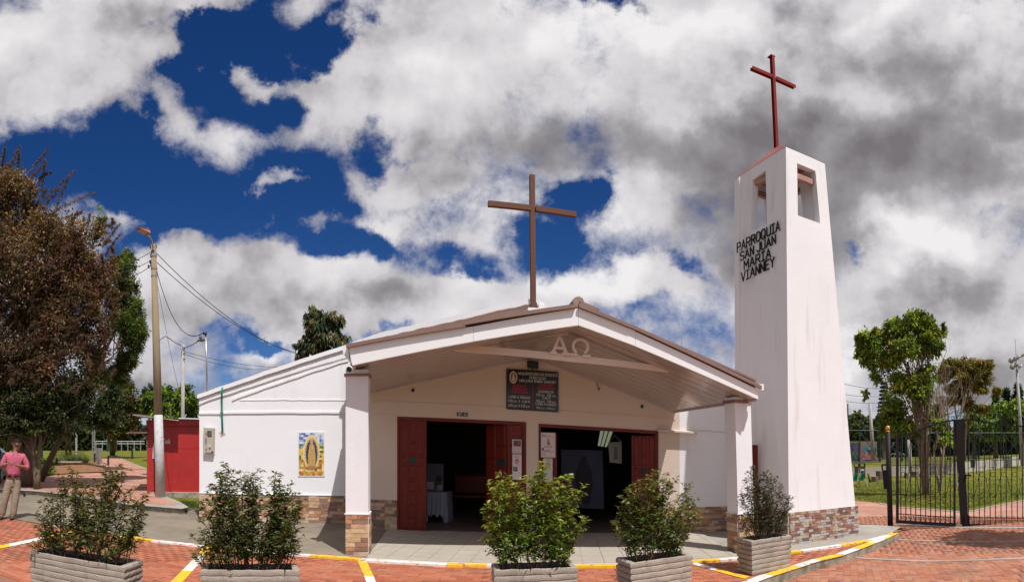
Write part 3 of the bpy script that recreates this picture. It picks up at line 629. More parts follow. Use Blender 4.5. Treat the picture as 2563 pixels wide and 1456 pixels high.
for b4, t4, z0, z1 in ((LPb[0], LPb[1], 2.72, 2.76), (RPb[0], RPb[1], 2.33, 2.38)):
    c = [p.lerp(q, z0/q.z) for p, q in zip(b4, t4)]; cc = sum(c, Vector())/4; c = [p+(p-cc).normalized()*.03 for p in c]; mb = MB(); mb.prism(c, (0, 0, z1-z0)); mb.build('pillar_moulding', trim, church)
# porch roof: fascia boards, soffit, gutter trim, tile edge
FP = Plane(Vector((-2.45, 7.44, 0)), Vector((4.0, 7.25, 0)))
fp = lambda x, y, o=0.0: FP.at(x, y, o)
def fasc(p): mb = MB(); mb.prism(p, -FP.n*.05); return mb.build('fascia_board', fascw, church)
fasc([fp(872, 868), fp(1185, 816.5), fp(1185, 854), fp(882, 914)]); fasc([fp(1185.6, 816.4), fp(1447, 771), fp(1448, 813.5), fp(1185.6, 853.8)])
fasc([fp(1447.6, 771), fp(1590, 827.5), fp(1590, 865.5), fp(1448.6, 813.6)]); fasc([fp(1590.6, 829.5), fp(1896, 974), fp(1898, 999), fp(1590.6, 866)])
def trimb(x0, y0, x1, y1, w, o):
    mb = MB(); A, B = fp(x0, y0, o), fp(x1, y1, o); mb.prism([A, B, B-zf*w, A-zf*w], -FP.n*.12); return mb.build('roof_edge', trim, church)
trimb(866, 861, 1165, 808, .050, .05); trimb(1160, 804, 1441, 760, .050, .055); trimb(1449, 759, 1580, 811, .050, .05); trimb(1576, 809, 1907, 965, .050, .045)
bk = [DWn.at(942, 979, .0), DWn.at(1337, 895, .0), DWn.at(1688, 1030, .0)]
fr = [fp(880, 913, -.05), fp(1448, 813.5, -.05), fp(1894, 999, -.05)]
bkL = DWn.at(884, 992, .0)
def slab(name, q, m, t):
    mb = MB(); mb.prism(q, (0, 0, t)); return mb.build(name, m, church)
ns = 11                                          # soffit boards run from front to back
for (fa_, ba_, fb_, bb_) in ((fr[0], bkL, fr[1], bk[1]), (fr[1], bk[1], fr[2], bk[2])):
    for i in range(ns):
        q = [ba_.lerp(fa_, i/ns+.002), bb_.lerp(fb_, i/ns+.002), bb_.lerp(fb_, (i+1)/ns-.004), ba_.lerp(fa_, (i+1)/ns-.004)]
        mb = MB(); mb.prism(q, (0, 0, .02)); mb.build('soffit_board', soffm, church)
for (fa_, ba_, fb_, bb_) in ((fr[0], bkL, fr[1], bk[1]), (fr[1], bk[1], fr[2], bk[2])):
    slab('porch_roof', [fa_+zf*.27, fb_+zf*.27, bb_+zf*.16, ba_+zf*.16], trim, .03)
    mb = MB(); mb.prism([fa_+zf*.035, fb_+zf*.035, bb_+zf*.035, ba_+zf*.035], (0, 0, .03)); mb.build('roof_lining', dark, church)
mb = MB(); mb.prism([fr[2]+zf*.02, bk[2]+zf*.02, bk[2]+zf*.16, fr[2]+zf*.24], (.02, 0, 0)); mb.build('side_fascia', fascw, church)
mb = MB(); mb.prism([fr[0]+zf*.02, bkL+zf*.02, bkL+zf*.16, fr[0]+zf*.24], (-.02, 0, 0)); mb.build('side_fascia', fascw, church)
mb = MB(); mb.beam(bk[0]-zf*.01+DWn.n*.02, bk[1]-zf*.01+DWn.n*.02, .03, .03); mb.beam(bk[1]-zf*.01+DWn.n*.02, bk[2]-zf*.01+DWn.n*.02, .03, .03); mb.beam(bk[2]-zf*.01, fr[2]-zf*.015, .03, .03); mb.build('soffit_trim', mat('lilac_trim', (.50, .42, .46), .5), church)
# ridge cap tiles
ridge = [fr[1]+zf*.31+FP.n*.04, bk[1]+zf*.22]
mb = MB()
for s_ in range(6):
    A = ridge[0].lerp(ridge[1], s_/6); B = ridge[0].lerp(ridge[1], (s_+1)/6+.02)
    mb.tube([A, B], [.085, .07], 8)
mb.build('ridge_cap', trim, church, smooth=False)
mb = MB(); A = fp(1452, 757, .02); B = fp(1500, 776, .02); mb.prism([A+zf*.03, B+zf*.02, B-zf*.02, A-zf*.02], -FP.n*.5); mb.build('ridge_sheet', trim, church)
# gutter outlets
mb = MB(); mb.prism([fp(1891, 961, .02), fp(1912, 961, .02), fp(1912, 976, .02), fp(1892, 976, .02)], -FP.n*.12); mb.build('gutter_end', fascw, church)
mb = MB(); q = LW.at(862, 870, .25); mb.prism([fp(857, 868, -.02), fp(871, 868, -.02), fp(873, 893, -.02), fp(859, 884, -.02)], -FP.n*.12); mb.prism([fp(859, 884.5, -.04), fp(873, 893.5, -.04), fp(876, 908, -.04)], -FP.n*.08); mb.build('gutter_end', fascw, church)
# triangular truss with the two Greek letters
TP = Plane(Vector((-2.3, 7.9, 0)), Vector((4.0, 7.72, 0))); tp_ = lambda x, y, o=0.0: TP.at(x, y, o)
beamm = mat('truss_cream', (.77, .66, .58), .55, .03, 2, .08, 10)
mb = MB(); mb.prism([tp_(1133, 877), tp_(1196, 865), tp_(1428, 887), tp_(1639, 913), tp_(1685, 932), tp_(1428, 904), tp_(1315, 892)], -TP.n*.06); mb.build('truss_chord', beamm, church)
mb = MB(); mb.prism([tp_(1133, 877, -.07), tp_(1440, 822, -.07), tp_(1440, 832, -.07), tp_(1196, 865, -.07)], -TP.n*.05); mb.build('truss_rafter', beamm, church)
mb = MB(); mb.prism([tp_(1441, 822, -.07), tp_(1685, 932, -.07), tp_(1639, 913, -.07), tp_(1441, 836, -.07)], -TP.n*.05); mb.build('truss_rafter', beamm, church)
glet = mat('greek_letter_cream', (.74, .64, .57), .5, .03, 2, .05, 10)
TL = Plane(tp_(1378, 885), tp_(1478, 895))
def poly_let(polys, o=0.0):
    mb = MB()
    for q in polys: mb.prism([TL.at(x, y, .02) for x, y in q], TL.n*.04)
    return mb
A_ = [[(1377, 885.5), (1377, 879), (1381, 879), (1397, 843), (1405, 843), (1422, 883), (1426, 883.5), (1426, 890), (1407, 888.5), (1407, 882), (1412, 882.4), (1409, 873), (1393, 871.5), (1390, 880), (1394, 880.5), (1394, 886.5)]]
def tri_poly(mb_, pts, P, off, t):
    mb_.prism([P.at(x, y, off) for x, y in pts], P.n*t)
mb = poly_let([[(1377, 885.5), (1377, 879.5), (1394, 881), (1394, 887)], [(1407, 888.2), (1407, 882), (1426, 884), (1426, 890)],
               [(1381, 880), (1397, 843), (1402, 847), (1389, 881)], [(1397.5, 843), (1405, 843), (1421, 884), (1411.5, 883), (1401.5, 851)], [(1392, 874), (1394.5, 868), (1408, 869.5), (1410.5, 876)]])
mb.build('greek_letter', glet, church)
mb = MB(); cx, cy, rx, ry = 1452.5, 868.5, 22, 21.5; K = 18; rr = [(1, 1), (.68, .68)]
an = [radians(-58+296*i/K) for i in range(K+1)]
for i in range(K):
    q = []
    for s_, j in ((1, i), (1, i+1), (.68, i+1), (.68, i)):
        w_ = an[j]; q.append((cx+rx*s_*cos(w_), cy+(1.2*cos(w_))-ry*s_*sin(w_)))
    mb.prism([TL.at(x, y, .02) for x, y in q], TL.n*.04)
for q in ([(1427, 889.5), (1427, 884), (1446, 886), (1446, 891.5)], [(1459, 893), (1459, 887.5), (1478, 889.5), (1478, 895)]): mb.prism([TL.at(x, y, .018) for x, y in q], TL.n*.044)
mb.build('greek_letter', glet, church)
# ------------------------------------------------------------------ stone strip cladding
STP = [(.52, .34, .21), (.60, .42, .27), (.35, .17, .105), (.28, .17, .13), (.46, .23, .12), (.55, .40, .30), (.22, .15, .12), (.50, .36, .19)]
STM = [mat('stone_%s' % n_, c, .55, .28, 12, .4, 45, stain=(tuple(q*.55 for q in c), 9, .52, .8, (.6, .6, 2))) for n_, c in zip(('sand', 'buff', 'rust', 'umber', 'ochre', 'rose', 'slate', 'gold'), STP)]
STG = [mat('ledge_%s' % n_, c, .5, .3, 12, .4, 45, stain=(tuple(q*.5 for q in c), 9, .52, .8, (.6, .6, 2))) for n_, c in zip(('grey', 'sand', 'rust', 'brown', 'pale', 'tan', 'dark', 'coral'), [(.42, .41, .42), (.46, .35, .27), (.33, .15, .10), (.22, .13, .10), (.50, .44, .38), (.40, .28, .20), (.17, .10, .085), (.36, .20, .15)])]
groutw = mat('tile_grout', (.62, .56, .50), .9, .08, 8)
CL = []
def cladding(org, ux, uz, nn, Wd, Hh, rows, pan, mats, wr=(.07, .26), mis=0.0, upr=None):
    """queue strips over a parallelogram: org + u*ux + v*uz, v in metres along uz"""
    ux = Vector(ux).normalized(); uz = Vector(uz); nn = Vector(nn).normalized(); rh = Hh/rows; k = 0
    i = 0
    while i < Wd/pan+1e-6 and i*pan < Wd-.02:
        u0, u1 = i*pan, min((i+1)*pan, Wd)
        for r_ in range(rows):
            u = u0
            while u < u1-.01:
                w = random.uniform(*wr); w = w if u+w < u1-.05 else u1-u
                h0, h1 = r_*rh, (r_+1)*rh
                CL.append((org+ux*(u+w/2)+uz*(h0+rh/2)+nn*(.004+random.choice((0, .003, .006))), ux, uz.normalized(), nn, w-.004, rh*(.97 if r_ % 5 else .93)-.003, random.choice(mats)))
                u += w
        i += 1
def flush_clad(parent, limit=300):
    global CL
    CL.sort(key=lambda q: q[0].length); shared = {}
    for k, (c, ux, uz, nn, w, h, m) in enumerate(CL[:limit]):
        if m.name not in shared:
            b = MB(); b.box((0, 0, 0), (1, 1, 1)); o = b.build('stone_tile', m); o.data.transform(Matrix.Translation((0, 0, -.5))); shared[m.name] = o.data; bpy.data.objects.remove(o)
        o = bpy.data.objects.new('stone_tile', shared[m.name]); COL.objects.link(o); o.parent = parent
        M = Matrix((ux, nn, uz)).transposed().to_4x4() @ Matrix.Diagonal((w, .016, h, 1)); M.translation = c-wloc(parent); o.matrix_local = M
    rest = {}
    for (c, ux, uz, nn, w, h, m) in CL[limit:]:
        rest.setdefault(m.name, (m, MB()))[1].box(c, (w, .016, h), M=Matrix((ux, nn, uz)).transposed())
    if rest:
        mb = MB(); mlist = []; ids = []
        for m, q in rest.values():
            o_ = len(mb.f); mb.add(q.v, q.f); ids += [len(mlist)]*(len(mb.f)-o_); mlist.append(m)
        o = mb.build('stone_cladding', mlist[0], parent, kind='stuff')
        for m in mlist[1:]: o.data.materials.append(m)
        o.data.polygons.foreach_set('material_index', ids)
    CL = []
def backing(org, ux, uz, nn, Wd, Hh, parent, t=.006, name='tile_backing'):
    mb = MB(); ux = Vector(ux).normalized(); mb.prism([org, org+ux*Wd, org+ux*Wd+Vector(uz)*Hh, org+Vector(uz)*Hh], Vector(nn).normalized()*t); mb.build(name, groutw, parent)
zu = Vector((0, 0, 1))
hL = LW.at(860, 1242).z
for org, ux, nn, Wd, Hh, rows, pan in (
    (Vector((lw0.x, lw0.y, .0)), LW.d, LW.n, (lw1-lw0).length-.02, .60, 9, .62),
    (fl(905, 0)+zu*.0, DWn.d, DWn.n, (fl(L1, 0)-fl(905, 0)).length, .60, 9, .5),
    (fl(R2, 0), DWn.d, DWn.n, (fl(1852, 0)-fl(R2, 0)).length, DWn.at(1740, 1269).z, 9, .62),
    (LPb[0][0], dv, nv, .346, .62, 9, .346), (LPb[0][1], -nv, dv, .34, .62, 9, .34),
    (RPb[0][0], dv, nv, .30, .60, 9, .30), (RPb[0][3], nv, -dv, .30, .60, 9, .30)):
    org = Vector(org); org.z = 0
    up = zu if org is None else zu
    if (org-Vector((pr0.x, pr0.y, 0))).length < .5: up = Vector((-.06/2.42, .03/2.42, 1))
    backing(org, ux, up, nn, Wd, Hh, church); cladding(org+Vector(nn)*.004, ux, up, nn, Wd, Hh, rows, pan, STM)
flush_clad(church)
# white bead above the cladding
mb = MB()
mb.box((lw0+lw1)/2+zu*.607+LW.n*.015, ((lw1-lw0).length, .03, .014), rz=atan2(LW.d.y, LW.d.x)); mb.build('bead', white, church)
for b4 in (LPb[0], RPb[0]):
    c = [Vector((p.x, p.y, .625)) for p in b4]; cc = sum(c, Vector())/4; c = [p+(p-cc).normalized()*.025 for p in c]
    if b4 is RPb[0]: c = [p+Vector((-.015, .008, -.02)) for p in c]
    mb = MB(); mb.prism(c, (0, 0, .014)); mb.build('bead', white, church)
# ------------------------------------------------------------------ church cross
cr_ = thing('roof_cross', 'tall rusty brown steel cross with flaking paint on the church gable', 'cross', DWn.at(1336, 775, .05))
aL, aR = R(1222.5, 507.5, 9.62), R(1443, 535.5, 10.06); cb = R(1336, 776, 9.84); ct = R(1333, 436, 9.84)
ad = (aR-aL).normalized(); an_ = ad.cross(zu).normalized()
wv = .047
mb = MB(); mb.prism([cb-ad*wv, cb+ad*wv, ct+ad*wv, ct-ad*wv], an_*-.08); mb.build('upright', crossm, cr_)
mb = MB(); ha = zu*.047; mid = aL.lerp(aR, (1333.5-1222.5)/(1443-1222.5))
mb.prism([aL-ha, mid-ad*wv-ha, mid-ad*wv+ha, aL+ha], an_*-.08); mb.prism([mid+ad*wv-ha, aR-ha, aR+ha, mid+ad*wv+ha], an_*-.08); mb.build('crossbar', crossm, cr_)
mb = MB(); mb.box(cb+zu*.05+ad*.13, (.10, .1, .12), rz=.3); mb.box(cb+ad*-.02+zu*.0, (.2, .12, .06), rz=.2); mb.build('mount', white, cr_)
# ------------------------------------------------------------------ bell tower
C0, R0_ = G(1975, 1364), G(2147, 1338); L0 = Vector((4.17, 9.35, 0))
def Rz(x, z, y): r = (z-E)*F/(Y0-y); return Vector((r*sin(th(x)), r*cos(th(x)), z))
C1 = Rz(1967, 6.9, 367); R1_ = Rz(2064.5, 6.9, 409.5); L1_ = Rz(1838, 6.68, 450)
C0.z = R0_.z = 0
B0 = L0+R0_-C0; B1 = L1_+R1_-C1
tw = thing('bell_tower', 'tall tapering white bell tower with open belfry windows beside the church', 'bell tower', (5.1, 8.9, 0))
def hit(x, y, a, b, c):
    n = (b-a).cross(c-a).normalized(); d = Vector((sin(th(x)), cos(th(x)), (Y0-y)/F)); t = (a-CAM).dot(n)/d.dot(n); return CAM+d*t
HL = [hit(x, y, C0, C1, L1_) for x, y in ((1883, 450), (1916, 427), (1920, 559), (1880, 579))]
HR = [hit(x, y, C0, C1, R1_) for x, y in ((1995, 408), (2041, 427.5), (2053, 559), (1997, 539))]
def towerwall(b0, b1, t1, t0, hole, inn, m=towerw, thick=.13):      # corners: bottom-left, bottom-right, top-right, top-left ; hole TL,TR,BR,BL
    mb = MB(); o = [t0, t1, b1, b0]; o2 = [p+inn*thick for p in o]; h = list(hole); h2 = [p+inn*thick for p in h]
    vs = o+h+o2+h2; fs = []
    for i in range(4):
        j = (i+1) % 4; fs += [(i, j, 4+j, 4+i), (8+j, 8+i, 12+i, 12+j), (4+i, 4+j, 12+j, 12+i), (j, i, 8+i, 8+j)]
    mb.add(vs, fs); o_ = mb.build('wall', m, tw)
    bm = bmesh.new(); bm.from_mesh(o_.data); bmesh.ops.recalc_face_normals(bm, faces=bm.faces[:]); bm.to_mesh(o_.data); bm.free(); return o_
nl = (C0-L0).cross(zu).normalized(); nl = nl if nl.dot(CAM-C0) > 0 else -nl
nr = (R0_-C0).cross(zu).normalized(); nr = nr if nr.dot(CAM-C0) > 0 else -nr
iR, iL = (R0_-C0).normalized(), (L0-C0).normalized()
cen = (L0+R0_)/2; cn = lambda p: p+(Vector((cen.x, cen.y, p.z))-p).normalized()*.012
towerwall(L0, C0, C1, L1_, HL, iR); towerwall(C0-nr*.002, R0_, R1_, C1-nr*.002, HR, iL)
sh = (B1-C1)
HLb = [p+(R1_-C1) for p in HL]; HRb = [p+(L1_-C1) for p in HR]
HLb = [p+Vector((.12, .02, 0)) if i > 1 else p for i, p in enumerate(HLb)]
towerwall(cn(B0), cn(R0_), cn(R1_), cn(B1), HLb, -iR); towerwall(cn(L0), cn(B0), cn(B1), cn(L1_), HRb, -iL)
apx = R(1947, 364, 9.9)
mb = MB(); ov = .02; tops = [L1_, C1, R1_, B1]; ctr = sum(tops, Vector())/4
tops = [p+zu*.006 for p in tops]; mb.add(tops+[apx, ]+[p-zu*.05+(ctr-p)*.15 for p in tops], [(0, 1, 4), (1, 2, 4), (2, 3, 4), (3, 0, 4), (8, 7, 6, 5)]); mb.build('roof', redroof, tw)
mb = MB()                                           # ring beam and bell frame seen through the windows
bz = 6.50
f4 = [p.lerp(q, bz/q.z) for p, q in zip((L0, C0, R0_, B0), (L1_, C1, R1_, B1))]; cc = sum(f4, Vector())/4; f4 = [p+(cc-p)*.18 for p in f4]
for i in range(4): mb.beam(f4[i], f4[(i+1) % 4], .09, .09)
mb.build('ring_beam', mat('ring_beam_paint', (.42, .25, .20), .8, .2, 5), tw)
mb = MB(); mb.lathe(cc+zu*-.36, [(.16, 0), (.145, .05), (.11, .14), (.095, .25), (.05, .30)], 14); mb.tube([cc-zu*.15, cc], .02, 5); mb.build('bell', blackm, tw, smooth=True)
mb = MB(); d0 = hit(1884, 1240, L0, C0, C1); d1 = hit(1897, 1252, L0, C0, C1); dn = nl*.015
A = [hit(1884, 1113, C0, C1, L1_), hit(1897, 1113, C0, C1, L1_), Vector((d1.x, d1.y, .02)), Vector((d0.x, d0.y, .02))]; mb.prism(A, dn); dr = mb.build('door', wood, tw)
mb = MB(); p_ = A[1].lerp(A[2], .5)+dn; mb.ell(p_-(A[1]-A[0]).normalized()*.03+dn, (.015, .015, .03), 6, 4); mb.build('handle', steel, dr)
# ledgestone base on the two faces in view
for a0_, b0_, nn, tilt in ((C0, R0_, nr, (C1-C0)), (L0, C0, nl, (L1_-L0))):
    a0_, b0_ = Vector(a0_), Vector(b0_); upv = (tilt/tilt.z); hb = .545 if nn is nr else .56
    backing(a0_+nn*.012, (b0_-a0_), upv, nn, (b0_-a0_).length, hb, tw, .01)
    cladding(a0_+nn*.026, (b0_-a0_), upv, nn, (b0_-a0_).length, hb, 12, .40, STG, wr=(.05, .15))
flush_clad(tw)
# tower lettering: raised black stroke letters
GL = {'P': [[(0, 0), (0, 1), (.55, 1), (.68, .88), (.68, .62), (.55, .5), (0, .5)]], 'A': [[(0, 0), (.38, 1), (.76, 0)], [(.14, .34), (.62, .34)]],
      'R': [[(0, 0), (0, 1), (.55, 1), (.68, .88), (.68, .62), (.55, .5), (0, .5)], [(.35, .5), (.72, 0)]], 'O': [[(.2, 0), (0, .2), (0, .8), (.2, 1), (.55, 1), (.75, .8), (.75, .2), (.55, 0), (.2, 0)]],
      'Q': [[(.2, 0), (0, .2), (0, .8), (.2, 1), (.55, 1), (.75, .8), (.75, .2), (.55, 0), (.2, 0)], [(.45, .28), (.82, -.1)]], 'U': [[(0, 1), (0, .2), (.18, 0), (.52, 0), (.7, .2), (.7, 1)]],
      'I': [[(.0, 0), (.5, 0)], [(.25, 0), (.25, 1)], [(0, 1), (.5, 1)]], 'S': [[(0, .15), (.15, 0), (.5, 0), (.65, .15), (.65, .38), (.5, .5), (.15, .5), (0, .64), (0, .86), (.15, 1), (.5, 1), (.65, .86)]],
      'N': [[(0, 0), (0, 1), (.62, 0), (.62, 1)]], 'J': [[(0, .25), (0, .12), (.15, 0), (.38, 0), (.52, .15), (.52, 1)]], 'M': [[(0, 0), (0, 1), (.38, .35), (.76, 1), (.76, 0)]],
      'V': [[(0, 1), (.36, 0), (.72, 1)]], 'E': [[(.6, 0), (0, 0), (0, 1), (.6, 1)], [(0, .52), (.5, .52)]], 'Y': [[(0, 1), (.35, .5), (.7, 1)], [(.35, .5), (.35, 0)]]}
TLp = lambda x, y: hit(x, y, C0, C1, L1_)
for word, (xa, ya), (xb, yb), hpx in (('PARROQUIA', (1847.5, 632), (1954, 576), 22), ('SAN JUAN', (1856, 653), (1943, 609), 20), ('MARIA', (1865, 675), (1931, 643), 21), ('VIANNEY', (1858, 706), (1940, 666), 22)):
    O_ = TLp(xa, ya); Q_ = TLp(xb, yb); T_ = TLp(xa, ya-hpx); ux = (Q_-O_); uz = (T_-O_)
    tot = sum((.42 if ch == ' ' else max(p[0] for s in GL[ch] for p in s)+.27) for ch in word)-.27; u = 0
    for ch in word:
        if ch == ' ': u += .42; continue
        mb = MB(); wch = max(p[0] for s in GL[ch] for p in s)
        for s in GL[ch]:
            P_ = [O_+ux*((u+p[0]+p[1]*.0)/tot)+uz*p[1]+nl*.012 for p in s]
            for a, b in zip(P_, P_[1:]):
                e_ = (b-a).normalized()*.008; mb.beam(a-e_, b+e_, .034, .028) if False else mb.prism([a-e_+(b-a).cross(nl).normalized()*.0078, b+e_+(b-a).cross(nl).normalized()*.0078, b+e_-(b-a).cross(nl).normalized()*.0078, a-e_-(b-a).cross(nl).normalized()*.0078], nl*.018)
        mb.build('letter', blackm, tw); u += wch+.27
tc_ = thing('tower_cross', 'slender red steel cross on the peak of the bell tower roof', 'cross', apx-zu*.1)
t0_, t1_ = apx-zu*.12, R(1935.5, 139, 9.9); bL, bR = R(1884, 168, 9.55), R(1992, 216, 10.25); bd = (bR-bL).normalized(); bn = bd.cross(zu).normalized()
def hbeam(a, b, wdir, w, d_, dep):
    mb = MB(); nd = dep
    mb.prism([a-wdir*w, a+wdir*w, b+wdir*w, b-wdir*w], nd*.012); mb.prism([a-wdir*w+nd*d_, a+wdir*w+nd*d_, b+wdir*w+nd*d_, b-wdir*w+nd*d_], nd*.012)
    mb.prism([a-wdir*.008+nd*.012, a+wdir*.008+nd*.012, b+wdir*.008+nd*.012, b-wdir*.008+nd*.012], nd*(d_-.012)); return mb
hbeam(t0_, t1_, bd, .031, .06, -bn).build('upright', crossr, tc_)
m_ = bL.lerp(bR, .49); hbeam(bL, m_-bd*.046, zu, .028, .06, -bn).build('crossbar', crossr, tc_); hbeam(m_+bd*.046, bR, zu, .028, .06, -bn).build('crossbar', crossr, tc_)
mb = MB(); mb.prism([t1_-bd*.055, t1_+bd*.055, t1_+bd*.055-bn*.11, t1_-bd*.055-bn*.11], (0, 0, .012)); mb.build('cap', crossr, tc_)
# lightning rod behind the porch roof
lr = thing('lightning_rod', 'thin grey lightning rod standing behind the porch roof left of the bell tower', 'lightning rod', DWn.at(1708, 930, -1.0))
mb = MB(); p0 = DWn.at(1708, 925, -1); p1 = DWn.at(1705, 828, -1); mb.tube([p0, p1], [.010, .006], 5)
for a in (0, 2.1, 4.2): mb.tube([p1-zu*.02, p1+Vector((cos(a)*.03, sin(a)*.03, .035))], .004, 4)
mb.build('rod', greym, lr)
# ================================================================== THINGS ON THE CHURCH WALLS
def flat(mb, P, pts, off, t): mb.prism([P.at(x, y, off) for x, y in pts], P.n*t)
def colmat(n, c, r=.5): return mat(n, c, r, .06, 8, 0)
# notice board
SBQ = [(1267.5, 923), (1397.5, 931.5), (1398, 1032), (1267.5, 1024)]
sb = thing('notice_board', 'black notice board with white and red lettering above the doors', 'notice board', DWn.at(1332, 980, .02))
mb = MB(); flat(mb, DWn, SBQ, .01, .02); mb.build('board', boardk, sb)
sba, sbb, sbd = DWn.at(1267.5, 1024, .033), DWn.at(1398, 1032, .033), DWn.at(1267.5, 923, .033)
sx_, sy_ = (sbb-sba), (sbd-sba); exs, eys = sx_.normalized(), sy_.normalized(); Ws, Hs = sx_.length, sy_.length
def sp_(u, v): return sba+sx_*u+sy_*v
mw, mr_ = MB(), MB()
for s_, u, v, h, w in (('ARQUIDIÓCESIS DE BOGOTÁ', .60, .875, .088, .90), ('PARROQUIA', .60, .785, .085, .90), ('SAN JUAN MARÍA VIANNEY', .60, .70, .088, .90),
                    ('LUNES A SÁBADO', .25, .285, .083, .86), ('9:00 a.m  A  12.00 M.', .25, .185, .085, .80), ('2.00 p.m. A 5.00 p.m.', .25, .075, .085, .80),
                    ('DOMINGOS', .76, .455, .082, .9), ('7:00 a.m. - 9:00 a.m.', .76, .375, .080, .80), ('12:00 M', .76, .305, .078, .9), ('5:00 p.m. - 7:00 p.m.', .76, .225, .080, .80), ('LUNES A SÁBADO', .76, .150, .080, .86), ('8:00 a.m. - 6:00 p.m.', .76, .06, .068, .90)):
    text_mb(mw, s_, sp_(u, v), exs, eys, h*Hs*1.12, sx=w*.84)
for s_, u, v in (('HORARIO', .25, .565), ('DESPACHO', .25, .490), ('PARROQUIAL', .25, .415), ('HORARIO', .76, .615), ('EUCARISTIAS', .76, .540)):
    for k in (0, .0025): text_mb(mr_, s_, sp_(u+k, v+k), exs, eys, .075*Hs*1.08, sx=.92)
mr_.prism([sp_(.505, .02), sp_(.512, .02), sp_(.512, .62), sp_(.505, .62)], DWn.n*.001)
mw.build('lettering', lettw, sb); mr_.build('lettering', lettr, sb)
mb = MB()
def disc(mb, P, c, rx, ry, t, n=20, ux=None, uz=None):
    mb.prism([c+(ux or P.d)*rx*cos(2*pi*i/n)+(uz or zu)*ry*sin(2*pi*i/n) for i in range(n)], P.n*t)
disc(mb, DWn, sp_(.135, .80), Ws*.075, Hs*.15, .002); em = mb.build('emblem', lettw, sb)
mb = MB(); disc(mb, DWn, sp_(.135, .80)+DWn.n*.0025, Ws*.060, Hs*.125, .001); mb.build('emblem_field', colmat('emblem_maroon', (.22, .07, .05)), em)
mb = MB(); disc(mb, DWn, sp_(.135, .765)+DWn.n*.004, Ws*.036, Hs*.07, .001); disc(mb, DWn, sp_(.135, .86)+DWn.n*.004, Ws*.02, Hs*.035, .001); mb.build('emblem_figure', colmat('emblem_cream', (.62, .48, .32)), em)
for u, v in ((.02, .96), (.98, .96), (.98, .04)):
    mb = MB(); disc(mb, DWn, sp_(u, v), .008, .008, .004, 8); mb.build('screw', steel, sb)
fl_ = thing('floodlight', 'small black floodlight fixed above the notice board', 'floodlight', DWn.at(1334, 915, .05))
mb = MB(); flat(mb, DWn, [(1320, 903), (1348, 906), (1348, 924), (1320, 921)], .07, .09); mb.build('housing', pvc, fl_, bevel=.008)
mb = MB(); flat(mb, DWn, [(1323, 906), (1345, 908.5), (1345, 921), (1323, 918.5)], .162, .004); mb.build('lens', colmat('dark_glass', (.03, .03, .035), .1), fl_)
mb = MB(); mb.tube([DWn.at(1333, 920, .0), DWn.at(1333, 926, .06), DWn.at(1333, 922, .09)], .012, 6); mb.build('bracket', pvc, fl_)
hn = thing('house_number', 'small dark plate with a house number over the left door', 'number plate', DWn.at(1157, 1037, .01))
mb = MB(); flat(mb, DWn, [(1143.5, 1031.5), (1170.5, 1032.5), (1170.5, 1042), (1143.5, 1041)], .003, .012); mb.build('plate', colmat('number_plate', (.05, .05, .035)), hn)
mb = MB(); text_mb(mb, '187 - 61', DWn.at(1157, 1040, .017), DWn.d, zu, .085, sx=.62); mb.build('lettering', lettw, hn)
# posters on the door leaves
def poster(P, x0, y0, x1, y1, off, name, label, base, items, texts=(), skew=0):
    c = P.at((x0+x1)/2, (y0+y1)/2, off); t = thing('poster', label, 'poster', c)
    a, b, d = P.at(x0, y1, off), P.at(x1, y1+skew, off), P.at(x0, y0, off); ux, uy = b-a, d-a
    mb = MB(); mb.prism([a, b, b+uy, d], P.n*.003); mb.build('paper', base, t)
    for (u0, v0, u1, v1, m, nm) in items:
        mb = MB(); q = [a+ux*p+uy*q_+P.n*.0035 for p, q_ in ((u0, v0), (u1, v0), (u1, v1), (u0, v1))]; mb.prism(q, P.n*.0012); mb.build(nm, m, t)
    mb = MB()
    for (s_, u, v, h) in texts: text_mb(mb, s_, a+ux*u+uy*v+P.n*.005, ux, uy, h*uy.length, sx=.85)
    if mb.v: mb.build('lettering', colmat('print_dark', (.06, .05, .06)), t)
    return t, a, ux, uy
pap = colmat('paper_white', (.68, .62, .62)); papg = colmat('paper_green', (.58, .60, .50)); pk_ = colmat('paper_pink', (.62, .50, .50)); prd = colmat('print_red', (.50, .02, .05)); pbl = colmat('print_blue', (.12, .22, .50)); pdk = colmat('print_charcoal', (.10, .07, .06)); pgr = colmat('print_grey', (.40, .36, .38)); pft = colmat('print_flesh', (.50, .28, .20))
poster(DWn, 1282, 1099, 1305.5, 1134, .04, 'p', 'smaller pale leaflet with a dark picture at its top, taped above a red ringed notice', pk_,
       [(.14, .55, .92, .93, pdk, 'picture'), (.14, .50, .92, .55, prd, 'stripe'), (.62, .62, .80, .88, pap, 'figure')]+[(.12, .1+.075*i, .88, .115+.075*i, pgr, 'print_line') for i in range(5)], skew=1)
def ring(t, a, ux, uy, P, cu, cv_, ru, rv):
    mb = MB(); K = 16
    for s0, s1 in ((100, 220), (250, 292), (320, 440)):
        n = 6
        for i in range(n):
            w0, w1 = radians(s0+(s1-s0)*i/n), radians(s0+(s1-s0)*(i+1)/n)
            q = [a+ux*(cu+ru*k_*cos(w))+uy*(cv_+rv*k_*sin(w))+P.n*.0035 for k_, w in ((1, w0), (1, w1), (.68, w1), (.68, w0))]; mb.prism(q, P.n*.0015)
    q = [a+ux*(cu+p)+uy*(cv_+r_)+P.n*.0035 for p, r_ in ((-.05, -rv*.7), (.05, -rv*.7), (.06, rv*.9), (0, rv*1.3), (-.06, rv*.6))]; mb.prism(q, P.n*.0015)
    mb.build('ring_logo', prd, t)
